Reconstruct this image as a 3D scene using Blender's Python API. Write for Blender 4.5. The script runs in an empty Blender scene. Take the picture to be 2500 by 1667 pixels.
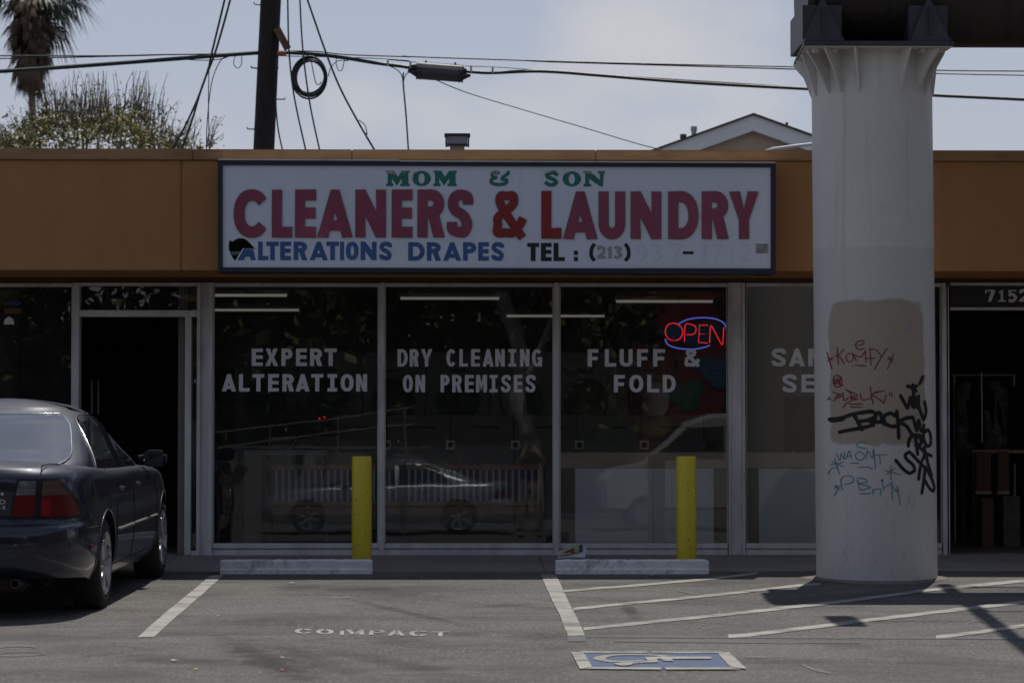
import bpy, bmesh, math, random
import numpy as np
from mathutils import Vector, Matrix
from mathutils.geometry import tessellate_polygon
R = math.radians
random.seed(7)
SC = bpy.context.scene
COL = SC.collection

# ------------------------------------------------------------------ camera, sky, sun, exposure
EYE = Vector((0.0, 0.0, 0.98))
FPX = 6944.0                                   # 100 mm lens on a 36 mm sensor, in pixels of the 2500 px photograph
YAW = math.atan(123 / FPX); PITCH = math.atan(241.5 / FPX)
cam_d = bpy.data.cameras.new('camera'); cam = bpy.data.objects.new('camera', cam_d); COL.objects.link(cam)
cam_d.lens = 100; cam_d.sensor_width = 36; cam_d.clip_end = 3000
cam_d.dof.use_dof = True; cam_d.dof.focus_distance = 23.6; cam_d.dof.aperture_fstop = 5.0
cam.location = EYE; cam.rotation_euler = (R(90) + PITCH, 0, -YAW)
SC.camera = cam
SUN = Vector((0.098, 0.40, 1.0)).normalized()
sun_d = bpy.data.lights.new('sun', 'SUN'); sun = bpy.data.objects.new('sun', sun_d); COL.objects.link(sun)
sun_d.energy = 3.6; sun_d.angle = R(0.5); sun_d.color = (1.0, 0.95, 0.87)
sun.rotation_euler = SUN.to_track_quat('Z', 'Y').to_euler(); sun.location = (0, 0, 30)
W = bpy.data.worlds.new("World"); SC.world = W; W.use_nodes = True
wn, wl = W.node_tree.nodes, W.node_tree.links
for n in list(wn): wn.remove(n)
wo = wn.new('ShaderNodeOutputWorld'); bg = wn.new('ShaderNodeBackground'); bg.inputs[1].default_value = 0.073
sky = wn.new('ShaderNodeTexSky'); sky.sky_type = 'NISHITA'; sky.sun_disc = False
sky.sun_elevation = math.asin(SUN.z); sky.sun_rotation = math.atan2(SUN.x, SUN.y)
sky.altitude = 50; sky.air_density = 1.0; sky.dust_density = 0.45; sky.ozone_density = 1.0
tc = wn.new('ShaderNodeTexCoord'); mp = wn.new('ShaderNodeMapping'); mp.inputs['Scale'].default_value = (1, 1, 1.9)
mp.inputs['Location'].default_value = (3.47, 3.16, 5.27)
cn = wn.new('ShaderNodeTexNoise'); cn.inputs['Scale'].default_value = 5.5; cn.inputs['Detail'].default_value = 7; cn.inputs['Roughness'].default_value = 0.5
cr = wn.new('ShaderNodeValToRGB'); cr.color_ramp.elements[0].position = 0.535; cr.color_ramp.elements[1].position = 0.67
cr.color_ramp.elements[1].color = (0.75, 0.75, 0.75, 1)
# thin haze, thickest towards the horizon all the way round
sx = wn.new('ShaderNodeSeparateXYZ'); hz = wn.new('ShaderNodeMapRange'); hz.inputs[1].default_value = 0.0; hz.inputs[2].default_value = 0.5; hz.inputs[3].default_value = 0.75; hz.inputs[4].default_value = 0.12
flat = wn.new('ShaderNodeMix'); flat.data_type = 'RGBA'; flat.inputs[7].default_value = (7.0, 6.95, 8.2, 1)
cm = wn.new('ShaderNodeMix'); cm.data_type = 'RGBA'; cm.inputs[7].default_value = (8.3, 8.25, 8.35, 1)
wl.new(tc.outputs['Generated'], sx.inputs[0]); wl.new(sx.outputs[2], hz.inputs[0]); wl.new(hz.outputs[0], flat.inputs[0])
wl.new(tc.outputs['Generated'], mp.inputs[0]); wl.new(mp.outputs[0], cn.inputs['Vector']); wl.new(cn.outputs[0], cr.inputs[0])
wl.new(sky.outputs[0], flat.inputs[6]); wl.new(cr.outputs[0], cm.inputs[0]); wl.new(flat.outputs[2], cm.inputs[6])
wl.new(cm.outputs[2], bg.inputs[0]); wl.new(bg.outputs[0], wo.inputs[0])
SC.view_settings.view_transform = 'Standard'; SC.view_settings.look = 'None'
SC.view_settings.exposure = 0.0; SC.view_settings.gamma = 1.0; SC.view_settings.use_curve_mapping = False
SC.render.engine = 'CYCLES'
SC.cycles.max_bounces = 8; SC.cycles.transparent_max_bounces = 16; SC.cycles.sample_clamp_indirect = 6
SC.cycles.use_denoising = True

# ------------------------------------------------------------------ surveying: a photo pixel plus a known distance gives a point
ROT = cam.rotation_euler.to_matrix()
SLOPE = 0.0279                                  # the lot rises towards the shops
def ray(px, py): return ROT @ Vector(((px - 1250) / FPX, -(py - 833.5) / FPX, -1.0))
def P(px, py, Y):
    d = ray(px, py); return EYE + d * (Y / d.y)
def gz(Y): return -SLOPE * (24.4 - Y) if Y > -1 else -SLOPE * 25.4
def G(px, py, h=0.0):
    d = ray(px, py)                             # z = -SLOPE*(24.4-y)
    t = (-SLOPE * 24.4 + h - EYE.z) / (d.z - SLOPE * d.y)
    return EYE + d * t

# ------------------------------------------------------------------ materials
def mat(name, col, rough=0.6, var=0.12, scale=4.0, bump=0.0, bscale=60.0, metal=0.0, grime=None, gscale=1.5, gamt=0.5, coat=0.0, stretch=(1, 1, 1), spec=0.5, emis=None, estr=0.0):
    m = bpy.data.materials.new(name); m.use_nodes = True
    nt = m.node_tree; N, L = nt.nodes, nt.links
    b = N['Principled BSDF']; b.inputs['Roughness'].default_value = rough; b.inputs['Metallic'].default_value = metal
    b.inputs['Specular IOR Level'].default_value = spec
    if coat: b.inputs['Coat Weight'].default_value = coat; b.inputs['Coat Roughness'].default_value = 0.06
    t = N.new('ShaderNodeTexCoord'); mp = N.new('ShaderNodeMapping'); mp.inputs['Scale'].default_value = stretch
    L.new(t.outputs['Object'], mp.inputs[0])
    n = N.new('ShaderNodeTexNoise'); n.inputs['Scale'].default_value = scale; n.inputs['Detail'].default_value = 8; n.inputs['Roughness'].default_value = 0.65
    L.new(mp.outputs[0], n.inputs['Vector'])
    mx = N.new('ShaderNodeMix'); mx.data_type = 'RGBA'
    mx.inputs[6].default_value = (*[c * (1 - var) for c in col], 1); mx.inputs[7].default_value = (*[min(1, c * (1 + var)) for c in col], 1)
    mr = N.new('ShaderNodeMapRange'); mr.inputs[1].default_value = 0.3; mr.inputs[2].default_value = 0.7
    L.new(n.outputs[0], mr.inputs[0]); L.new(mr.outputs[0], mx.inputs[0])
    out = mx.outputs[2]
    if grime:
        g = N.new('ShaderNodeTexNoise'); g.inputs['Scale'].default_value = gscale; g.inputs['Detail'].default_value = 10; g.inputs['Roughness'].default_value = 0.72
        L.new(mp.outputs[0], g.inputs['Vector'])
        gr = N.new('ShaderNodeMapRange'); gr.inputs[1].default_value = 0.5; gr.inputs[2].default_value = 0.75; gr.inputs[4].default_value = gamt
        L.new(g.outputs[0], gr.inputs[0])
        m2 = N.new('ShaderNodeMix'); m2.data_type = 'RGBA'; m2.inputs[7].default_value = (*grime, 1)
        L.new(gr.outputs[0], m2.inputs[0]); L.new(out, m2.inputs[6]); out = m2.outputs[2]
    L.new(out, b.inputs['Base Color'])
    if bump:
        n3 = N.new('ShaderNodeTexNoise'); n3.inputs['Scale'].default_value = bscale; n3.inputs['Detail'].default_value = 4
        L.new(mp.outputs[0], n3.inputs['Vector'])
        bp = N.new('ShaderNodeBump'); bp.inputs['Strength'].default_value = bump; bp.inputs['Distance'].default_value = 0.01
        L.new(n3.outputs[0], bp.inputs['Height']); L.new(bp.outputs[0], b.inputs['Normal'])
    if emis:
        b.inputs['Emission Color'].default_value = (*emis, 1); b.inputs['Emission Strength'].default_value = estr
    m['bsdf'] = 1
    return m

def add_dust(m, col=(0.085, 0.095, 0.12), amt=0.30):
    N, L = m.node_tree.nodes, m.node_tree.links; b = N['Principled BSDF']
    g = N.new('ShaderNodeNewGeometry'); sp = N.new('ShaderNodeSeparateXYZ'); L.new(g.outputs['Normal'], sp.inputs[0])
    r = N.new('ShaderNodeMapRange'); r.inputs[1].default_value = 0.35; r.inputs[2].default_value = 1.0; r.inputs[4].default_value = amt; L.new(sp.outputs[2], r.inputs[0])
    old = b.inputs['Base Color'].links[0].from_socket; x = N.new('ShaderNodeMix'); x.data_type = 'RGBA'; x.inputs[7].default_value = (*col, 1)
    L.new(r.outputs[0], x.inputs[0]); L.new(old, x.inputs[6]); L.new(x.outputs[2], b.inputs['Base Color'])
    r2 = N.new('ShaderNodeMapRange'); r2.inputs[1].default_value = 0.0; r2.inputs[2].default_value = amt; r2.inputs[3].default_value = 0.28; r2.inputs[4].default_value = 0.5
    L.new(r.outputs[0], r2.inputs[0]); L.new(r2.outputs[0], b.inputs['Roughness'])
    r3 = N.new('ShaderNodeMapRange'); r3.inputs[2].default_value = amt; r3.inputs[3].default_value = 0.8; r3.inputs[4].default_value = 0.15
    L.new(r.outputs[0], r3.inputs[0]); L.new(r3.outputs[0], b.inputs['Coat Weight'])

def glass_mat(name, tint, refl_rough=0.0, wobble=0.0, wscale=3.0):
    m = bpy.data.materials.new(name); m.use_nodes = True
    N, L = m.node_tree.nodes, m.node_tree.links
    for n in list(N): N.remove(n)
    o = N.new('ShaderNodeOutputMaterial'); mx = N.new('ShaderNodeMixShader'); tr = N.new('ShaderNodeBsdfTransparent'); gl = N.new('ShaderNodeBsdfGlossy')
    fr = N.new('ShaderNodeFresnel'); fr.inputs[0].default_value = 1.5
    tr.inputs[0].default_value = (*tint, 1); gl.inputs['Roughness'].default_value = refl_rough
    df = N.new('ShaderNodeBsdfDiffuse'); df.inputs[0].default_value = (.5, .5, .5, 1); dm = N.new('ShaderNodeMixShader'); dm.inputs[0].default_value = 0.02   # dust film
    L.new(tr.outputs[0], dm.inputs[1]); L.new(df.outputs[0], dm.inputs[2])
    L.new(fr.outputs[0], mx.inputs[0]); L.new(dm.outputs[0], mx.inputs[1]); L.new(gl.outputs[0], mx.inputs[2]); L.new(mx.outputs[0], o.inputs[0])
    if wobble:
        t = N.new('ShaderNodeTexCoord'); n = N.new('ShaderNodeTexNoise'); n.inputs['Scale'].default_value = wscale; n.inputs['Detail'].default_value = 1
        bp = N.new('ShaderNodeBump'); bp.inputs['Strength'].default_value = wobble; bp.inputs['Distance'].default_value = 0.02
        L.new(t.outputs['Object'], n.inputs['Vector']); L.new(n.outputs[0], bp.inputs['Height']); L.new(bp.outputs[0], gl.inputs['Normal'])
    return m

M = {}
M['orange'] = mat('orange_stucco', (0.385, 0.187, 0.072), 0.9, 0.14, 0.8, 0.3, 160, grime=(0.25, 0.125, 0.055), gscale=1.6, gamt=0.7, stretch=(1, 1, 0.35))
M['cap'] = mat('faded_parapet_cap', (0.34, 0.19, 0.09), 0.85, 0.2, 3, 0.2, 120, grime=(0.17, 0.10, 0.055), gscale=2, gamt=0.6, stretch=(1, 1, 4))
M['soffit'] = mat('soffit_paint', (0.50, 0.20, 0.045), 0.8, 0.12, 2, 0.15, 90)
M['header'] = mat('dark_brown_header', (0.09, 0.05, 0.025), 0.85, 0.2, 3)
M['wall_in'] = mat('interior_wall', (0.22, 0.19, 0.16), 0.9, 0.15, 2)
M['ceil'] = mat('interior_ceiling', (0.3, 0.28, 0.25), 0.9, 0.1, 2)
M['floor_in'] = mat('shop_floor_tile', (0.16, 0.14, 0.12), 0.55, 0.15, 5)
M['alu'] = mat('weathered_aluminium', (0.60, 0.60, 0.61), 0.55, 0.14, 6, 0.08, 90, metal=0.1, grime=(0.13, 0.12, 0.11), gscale=5, gamt=0.45, stretch=(1, 1, 0.35))
M['navy'] = mat('navy_sign_frame', (0.009, 0.012, 0.028), 0.5, 0.3, 8, grime=(0.03, 0.03, 0.035), gscale=6, gamt=0.3)
M['panel'] = mat('sign_acrylic', (0.64, 0.69, 0.80), 0.28, 0.03, 1.1, 0.06, 2.2, grime=(0.42, 0.44, 0.48), gscale=3.2, gamt=0.16)
M['seam'] = mat('panel_seam', (0.25, 0.26, 0.3), 0.7)
M['mag'] = mat('faded_magenta_acrylic', (0.25, 0.045, 0.095), 0.3, 0.22, 2.5, grime=(0.42, 0.10, 0.20), gscale=2.2, gamt=0.55)
M['red'] = mat('red_acrylic', (0.24, 0.014, 0.020), 0.3, 0.12, 4)
M['gold'] = mat('letter_trim_olive', (0.16, 0.13, 0.06), 0.5, 0.2, 6)
M['blue'] = mat('blue_vinyl', (0.035, 0.10, 0.28), 0.5, 0.12, 3)
M['green'] = mat('green_vinyl', (0.015, 0.16, 0.13), 0.6, 0.15, 4)
M['peel'] = mat('peeling_vinyl_back', (0.30, 0.31, 0.30), 0.7, 0.3, 60)
M['black'] = mat('black_vinyl', (0.006, 0.006, 0.009), 0.5, 0.1)
M['greyv'] = mat('grey_vinyl', (0.30, 0.31, 0.33), 0.6, 0.1)
M['ghost'] = mat('ghost_of_old_numbers', (0.595, 0.64, 0.735), 0.6, 0.12, 40)
M['hole'] = mat('sign_interior', (0.10, 0.09, 0.08), 0.9, 0.4, 10)
M['white_l'] = mat('white_window_vinyl', (0.72, 0.74, 0.78), 0.6, 0.06, 5)
M['glass'] = glass_mat('window_glass', (0.955, 0.965, 0.965), 0.0, 0.014, 2.2)
M['pole'] = mat('pole_grey_paint', (0.63, 0.61, 0.58), 0.55, 0.06, 1.3, 0.06, 40)
M['pole_dark'] = mat('dark_steel_paint', (0.045, 0.045, 0.054), 0.5, 0.2, 5, 0.1, 40, grime=(0.035, 0.024, 0.022), gscale=4, gamt=0.5)
M['pipe_black'] = mat('rusty_black_steel', (0.028, 0.020, 0.020), 0.6, 0.5, 2, 0.1, 30, grime=(0.05, 0.025, 0.018), gscale=2, gamt=0.6, stretch=(6, 1, 1))
M['yellow'] = mat('bollard_yellow', (0.62, 0.50, 0.02), 0.42, 0.06, 3, 0.05, 40, grime=(0.32, 0.24, 0.03), gscale=5, gamt=0.35, stretch=(1, 1, 0.3))
M['wood_pole'] = mat('creosote_pole', (0.026, 0.019, 0.018), 0.95, 0.45, 9, 0.4, 30, stretch=(6, 6, 0.25))
M['brace'] = mat('brown_brace_wood', (0.13, 0.075, 0.05), 0.9, 0.3, 12)
M['cable'] = mat('black_cable', (0.012, 0.022, 0.022), 0.45, 0.2, 8)
M['steel'] = mat('galvanised_steel', (0.35, 0.36, 0.37), 0.45, 0.15, 8, metal=0.6)
M['clamp'] = mat('orange_clamp', (0.45, 0.09, 0.03), 0.6)
M['stucco_house'] = mat('tan_house_stucco', (0.44, 0.35, 0.27), 0.9, 0.06, 3)
M['white_trim'] = mat('white_house_trim', (0.72, 0.73, 0.76), 0.6, 0.04, 2)
M['shingle'] = mat('dark_shingle', (0.06, 0.06, 0.055), 0.9, 0.3, 20)
M['carpaint'] = mat('dark_navy_car_paint', (0.007, 0.011, 0.027), 0.30, 0.10, 3, metal=0.3, coat=0.8, grime=(0.028, 0.032, 0.045), gscale=1.2, gamt=0.28)
add_dust(M['carpaint'])
M['silver'] = mat('silver_car_paint', (0.38, 0.39, 0.40), 0.3, 0.04, 3, metal=0.6, coat=0.8)
M['whitecar'] = mat('white_car_paint', (0.40, 0.40, 0.40), 0.3, 0.02, 3, coat=0.8)
M['carglass'] = mat('tinted_car_glass', (0.010, 0.012, 0.016), 0.05, 0.1, 5, spec=0.9, coat=0.4)
M['rearglass'] = mat('dusty_rear_glass', (0.085, 0.092, 0.115), 0.16, 0.08, 4, spec=0.9, coat=0.3, stretch=(1, 1, 12))
M['chrome'] = mat('bright_window_trim', (0.62, 0.63, 0.64), 0.22, 0.05, 5, metal=0.9)
M['rubber_grey'] = mat('faded_grey_moulding', (0.16, 0.155, 0.14), 0.5, 0.15, 8)
M['rubber'] = mat('black_rubber', (0.014, 0.014, 0.015), 0.85, 0.3, 20)
M['tyre'] = mat('tyre_rubber', (0.016, 0.015, 0.015), 0.9, 0.25, 20, 0.2, 60)
M['alloy'] = mat('alloy_wheel', (0.42, 0.43, 0.46), 0.32, 0.12, 20, metal=0.75)
M['muffler'] = mat('rusty_muffler', (0.06, 0.045, 0.035), 0.7, 0.3, 8)
M['under'] = mat('car_underbody', (0.006, 0.006, 0.006), 0.95)
M['lens_red'] = mat('red_lamp_lens', (0.12, 0.002, 0.005), 0.35, 0.1, 10, spec=0.25)
M['lens_bright'] = mat('red_reflector', (0.24, 0.004, 0.015), 0.35, 0.1, 10, spec=0.25)
M['lens_clear'] = mat('clear_ribbed_lens', (0.11, 0.11, 0.12), 0.15, 0.25, 3, coat=0.6, stretch=(1, 1, 30))
M['lens_amber'] = mat('amber_ribbed_lens', (0.085, 0.05, 0.035), 0.15, 0.25, 3, coat=0.6, stretch=(1, 1, 30))
M['headlamp'] = mat('headlamp_lens', (0.6, 0.62, 0.65), 0.1)
M['wstop'] = mat('painted_wheel_stop', (0.74, 0.74, 0.75), 0.85, 0.15, 6, 0.6, 45, grime=(0.13, 0.13, 0.15), gscale=6.5, gamt=1.0)
M['walk'] = mat('walkway_concrete', (0.23, 0.22, 0.21), 0.9, 0.15, 2, 0.25, 80, grime=(0.12, 0.11, 0.105), gscale=1.6, gamt=0.6, stretch=(0.6, 1.6, 1))
M['washer'] = mat('white_washer_enamel', (0.82, 0.83, 0.83), 0.3, 0.04, 2)
M['dryer'] = mat('stainless_dryer', (0.20, 0.20, 0.20), 0.35, 0.08, 4, metal=0.5)
M['darkpl'] = mat('dark_plastic', (0.02, 0.02, 0.022), 0.4)
M['bench_wood'] = mat('bench_wood', (0.34, 0.20, 0.11), 0.6, 0.25, 3, stretch=(1, 12, 12))
M['bench_slat'] = mat('grey_blue_slat', (0.42, 0.45, 0.50), 0.5, 0.08, 4)
M['iron'] = mat('black_iron', (0.02, 0.02, 0.02), 0.5)
M['tan_lam'] = mat('tan_laminate', (0.50, 0.40, 0.29), 0.45, 0.15, 3, stretch=(0.4, 1, 9))
M['white_lam'] = mat('white_counter_panel', (0.80, 0.85, 0.88), 0.4, 0.05, 2, grime=(0.40, 0.46, 0.54), gscale=0.8, gamt=0.5)
M['partition'] = mat('beige_partition', (0.34, 0.32, 0.28), 0.85, 0.06, 1.5)
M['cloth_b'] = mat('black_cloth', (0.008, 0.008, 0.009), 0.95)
M['cloth_g'] = mat('grey_patterned_cloth', (0.10, 0.10, 0.11), 0.9, 0.8, 14)
M['cardboard'] = mat('cardboard', (0.12, 0.07, 0.05), 0.85, 0.15, 3)
M['tube_lit'] = mat('lit_fluorescent_tube', (0.5, 0.48, 0.42), 0.5, emis=(1.0, 0.93, 0.82), estr=0.12)
M['neon_red'] = mat('neon_red_tube', (0.3, 0.0, 0.0), 0.4, emis=(1.0, 0.02, 0.04), estr=0.7)
M['neon_blue'] = mat('neon_blue_tube', (0.02, 0.03, 0.3), 0.4, emis=(0.14, 0.2, 1.0), estr=0.5)
M['led'] = mat('red_led', (0.3, 0, 0), 0.4, emis=(1, 0.02, 0.05), estr=1.6)
M['bark'] = mat('pale_bark', (0.20, 0.18, 0.15), 0.9, 0.3, 4)
M['pale_bark'] = mat('pale_bark_trunk', (0.42, 0.39, 0.34), 0.9, 0.25, 3)
M['twig'] = mat('twig_bark', (0.11, 0.082, 0.075), 0.9, 0.2, 4)
M['leaf_a'] = mat('leaf_olive', (0.15, 0.15, 0.045), 0.6, 0.25, 1.5)
M['leaf_b'] = mat('leaf_yellow_green', (0.34, 0.29, 0.08), 0.6, 0.3, 1.5)
M['leaf_c'] = mat('leaf_dark', (0.03, 0.045, 0.018), 0.6, 0.25, 1.5)
M['blossom'] = mat('pale_blossom', (0.50, 0.45, 0.28), 0.7, 0.2, 5)
M['palm_green'] = mat('palm_frond_green', (0.035, 0.058, 0.022), 0.55, 0.3, 2)
M['palm_dead'] = mat('dead_palm_frond', (0.105, 0.072, 0.048), 0.9, 0.35, 3)
M['palm_trunk'] = mat('palm_trunk_bark', (0.16, 0.125, 0.105), 0.95, 0.25, 6, stretch=(1, 1, 5))
M['mural_red'] = mat('mural_red', (0.17, 0.016, 0.02), 0.8, 0.45, 0.9)
M['mural_blue'] = mat('mural_blue', (0.03, 0.10, 0.22), 0.8, 0.3, 1)
M['mural_yel'] = mat('mural_yellow', (0.2, 0.17, 0.02), 0.8, 0.3, 1)
M['mural_grn'] = mat('mural_green', (0.02, 0.13, 0.09), 0.8, 0.3, 1)
M['mural_dark'] = mat('mural_dark', (0.03, 0.018, 0.02), 0.8, 0.3, 1)
M['wall_white'] = mat('whitewashed_wall', (0.22, 0.215, 0.20), 0.85, 0.1, 1)
M['skin'] = mat('skin', (0.42, 0.24, 0.17), 0.55, 0.08, 6)
M['shirt'] = mat('black_tshirt', (0.012, 0.012, 0.014), 0.9, 0.2, 8)
M['trouser'] = mat('khaki_trousers', (0.20, 0.16, 0.12), 0.9, 0.15, 8)
M['gr_black'] = mat('black_spray_paint', (0.006, 0.006, 0.007), 0.7, 0.1)
M['gr_red'] = mat('red_marker', (0.20, 0.012, 0.03), 0.7, 0.2, 30)
M['gr_teal'] = mat('teal_marker', (0.07, 0.20, 0.24), 0.7, 0.3, 30)
M['paper'] = mat('white_paper', (0.50, 0.50, 0.56), 0.8, 0.08, 20)
M['paper_y'] = mat('newspaper_yellow', (0.32, 0.30, 0.18), 0.8, 0.2, 30)
M['print_red'] = mat('print_red', (0.25, 0.03, 0.04), 0.8)
M['print_blue'] = mat('print_blue', (0.03, 0.06, 0.14), 0.8)
M['litter_o'] = mat('orange_litter', (0.55, 0.22, 0.06), 0.8)
M['litter_p'] = mat('pink_litter', (0.5, 0.12, 0.2), 0.8)
M['litter_b'] = mat('blue_litter', (0.05, 0.3, 0.6), 0.8)
M['litter_yy'] = mat('yellow_litter', (0.6, 0.5, 0.08), 0.8)
M['stone'] = mat('pebble', (0.25, 0.22, 0.18), 0.9)
M['street'] = mat('street_asphalt', (0.09, 0.09, 0.09), 0.9, 0.15, 2)

STAINS = [(560, 1560, 740, 1658, .16, .85), (270, 1596, 560, 1622, .22, .6), (640, 1560, 850, 1640, .14, .55), (800, 1585, 1120, 1648, .16, .55), (880, 1428, 1000, 1458, .35, .6), (690, 1431, 790, 1433, .35, .6),
          (850, 1462, 1150, 1530, .07, .6), (1250, 1552, 1400, 1555, .3, .5), (1528, 1478, 1552, 1508, .06, .85), (610, 1500, 730, 1526, .5, .5), (1080, 1546, 1170, 1550, .2, .6), (960, 1555, 1010, 1575, .25, .45),
          (300, 1508, 480, 1503, .12, .5), (1190, 1474, 1290, 1480, .25, .5), (2000, 1578, 2130, 1574, .25, .4), (150, 1570, 260, 1600, .5, .4), (1480, 1610, 1560, 1640, .3, .35), (1240, 1625, 1330, 1650, .25, .4), (1690, 1425, 1760, 1430, .3, .4), (2200, 1590, 2330, 1625, .3, .35)]
def asphalt_mat():
    m = bpy.data.materials.new('parking_lot_asphalt'); m.use_nodes = True
    N, L = m.node_tree.nodes, m.node_tree.links; b = N['Principled BSDF']; b.inputs['Roughness'].default_value = 0.88
    b.inputs['Specular IOR Level'].default_value = 0.35
    t = N.new('ShaderNodeTexCoord')
    def noise(scale, det, rough, stretch=(1, 1, 1), dist=0):
        mp = N.new('ShaderNodeMapping'); mp.inputs['Scale'].default_value = stretch; L.new(t.outputs['Object'], mp.inputs[0])
        n = N.new('ShaderNodeTexNoise'); n.inputs['Scale'].default_value = scale; n.inputs['Detail'].default_value = det
        n.inputs['Roughness'].default_value = rough; n.inputs['Distortion'].default_value = dist; L.new(mp.outputs[0], n.inputs['Vector']); return n.outputs[0]
    def rng(s, a, b_, c=0., d=1.):
        r = N.new('ShaderNodeMapRange'); r.inputs[1].default_value = a; r.inputs[2].default_value = b_; r.inputs[3].default_value = c; r.inputs[4].default_value = d
        L.new(s, r.inputs[0]); return r.outputs[0]
    def mix(f, a, b_):
        x = N.new('ShaderNodeMix'); x.data_type = 'RGBA'; L.new(f, x.inputs[0])
        for i, v in ((6, a), (7, b_)):
            if isinstance(v, tuple): x.inputs[i].default_value = (*v, 1)
            else: L.new(v, x.inputs[i])
        return x.outputs[2]
    c = mix(rng(noise(0.7, 6, 0.6), 0.38, 0.62), (0.078, 0.074, 0.070), (0.112, 0.107, 0.101))
    c = mix(rng(noise(48, 4, 0.8), 0.50, 0.70), c, (0.27, 0.265, 0.25))            # aggregate
    c = mix(rng(noise(38, 4, 0.8), 0.53, 0.68, 0, 0.8), c, (0.040, 0.038, 0.038))
    c = mix(rng(noise(0.55, 9, 0.62, (0.5, 1.0, 1), 1.6), 0.50, 0.70, 0, 0.75), c, (0.040, 0.037, 0.035))    # tyre grime
    c = mix(rng(noise(1.6, 8, 0.65, (0.35, 1.3, 1), 2.5), 0.54, 0.72, 0, 0.6), c, (0.042, 0.040, 0.038))
    c = mix(rng(noise(0.9, 9, 0.7, (0.6, 0.9, 1), 1.0), 0.54, 0.72, 0, 0.55), c, (0.165, 0.158, 0.145))      # dusty worn places
    vo = N.new('ShaderNodeTexVoronoi'); vo.feature = 'DISTANCE_TO_EDGE'; vo.inputs['Scale'].default_value = 0.33
    wn_ = N.new('ShaderNodeTexNoise'); wn_.inputs['Scale'].default_value = 2.2; wn_.inputs['Detail'].default_value = 6; L.new(t.outputs['Object'], wn_.inputs['Vector'])
    va = N.new('ShaderNodeMix'); va.data_type = 'RGBA'; va.inputs[0].default_value = 0.22; L.new(t.outputs['Object'], va.inputs[6]); L.new(wn_.outputs[1], va.inputs[7]); L.new(va.outputs[2], vo.inputs['Vector'])
    c = mix(rng(vo.outputs[0], 0.0, 0.0035, 0.22, 0.0), c, (0.03, 0.028, 0.027))                                # hairline cracks
    # oil drips and tyre rubber where cars turn and stand: soft ellipses broken up by noise, darkening the stone beneath
    nz_ = noise(5.0, 8, 0.7, (1, 1, 1), 0.6)
    for (x0, y0, x1, y1, wd, am) in STAINS:
        a, e = G(x0, y0), G(x1, y1); ctr = (a + e) / 2; dd_ = e - a; ang = math.atan2(dd_.y, dd_.x); hl = math.hypot(dd_.x, dd_.y) / 2 * 1.25
        mp_ = N.new('ShaderNodeMapping'); mp_.vector_type = 'TEXTURE'; mp_.inputs['Location'].default_value = (ctr.x, ctr.y, 0); mp_.inputs['Rotation'].default_value = (0, 0, ang); mp_.inputs['Scale'].default_value = (hl, wd, 1)
        L.new(t.outputs['Object'], mp_.inputs[0])
        fl_ = N.new('ShaderNodeVectorMath'); fl_.operation = 'MULTIPLY'; fl_.inputs[1].default_value = (1, 1, 0); L.new(mp_.outputs[0], fl_.inputs[0])
        ln_ = N.new('ShaderNodeVectorMath'); ln_.operation = 'LENGTH'; L.new(fl_.outputs[0], ln_.inputs[0])
        ad = N.new('ShaderNodeMath'); ad.operation = 'ADD'; L.new(ln_.outputs['Value'], ad.inputs[0]); L.new(rng(nz_, 0.3, 0.7, -0.45, 0.55), ad.inputs[1])
        f_ = rng(ad.outputs[0], 0.25, 1.15, am, 0.0)
        x = N.new('ShaderNodeMix'); x.data_type = 'RGBA'; x.blend_type = 'MULTIPLY'; L.new(f_, x.inputs[0]); L.new(c, x.inputs[6]); x.inputs[7].default_value = (0.30, 0.29, 0.29, 1); c = x.outputs[2]
    L.new(c, b.inputs['Base Color'])
    bp = N.new('ShaderNodeBump'); bp.inputs['Strength'].default_value = 0.5; bp.inputs['Distance'].default_value = 0.006
    L.new(noise(120, 3, 0.7), bp.inputs['Height']); L.new(bp.outputs[0], b.inputs['Normal'])
    return m
M['asphalt'] = asphalt_mat()

def marking_mat(name, col, wear_lo, wear_hi, amt):
    """road paint worn through to the asphalt beneath"""
    m = bpy.data.materials.new(name); m.use_nodes = True
    N, L = m.node_tree.nodes, m.node_tree.links; b = N['Principled BSDF']; b.inputs['Roughness'].default_value = 0.8
    t = N.new('ShaderNodeTexCoord')
    def noise(scale, det, stretch=(1, 1, 1)):
        mp = N.new('ShaderNodeMapping'); mp.inputs['Scale'].default_value = stretch; L.new(t.outputs['Object'], mp.inputs[0])
        n = N.new('ShaderNodeTexNoise'); n.inputs['Scale'].default_value = scale; n.inputs['Detail'].default_value = det
        n.inputs['Roughness'].default_value = 0.75; L.new(mp.outputs[0], n.inputs['Vector']); return n.outputs[0]
    r1 = N.new('ShaderNodeMapRange'); r1.inputs[1].default_value = wear_lo; r1.inputs[2].default_value = wear_hi; r1.inputs[4].default_value = amt
    L.new(noise(2.6, 12, (0.8, 2.2, 1)), r1.inputs[0])
    r2 = N.new('ShaderNodeMapRange'); r2.inputs[1].default_value = 0.52; r2.inputs[2].default_value = 0.7; r2.inputs[4].default_value = 0.55
    L.new(noise(80, 3), r2.inputs[0])
    mx = N.new('ShaderNodeMath'); mx.operation = 'MAXIMUM'; L.new(r1.outputs[0], mx.inputs[0]); L.new(r2.outputs[0], mx.inputs[1])
    c = N.new('ShaderNodeMix'); c.data_type = 'RGBA'; c.inputs[6].default_value = (*col, 1); c.inputs[7].default_value = (0.10, 0.097, 0.092, 1)
    L.new(mx.outputs[0], c.inputs[0]); L.new(c.outputs[2], b.inputs['Base Color'])
    return m
M['line'] = marking_mat('worn_white_line_paint', (0.36, 0.35, 0.32), 0.45, 0.62, 0.9)
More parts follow.
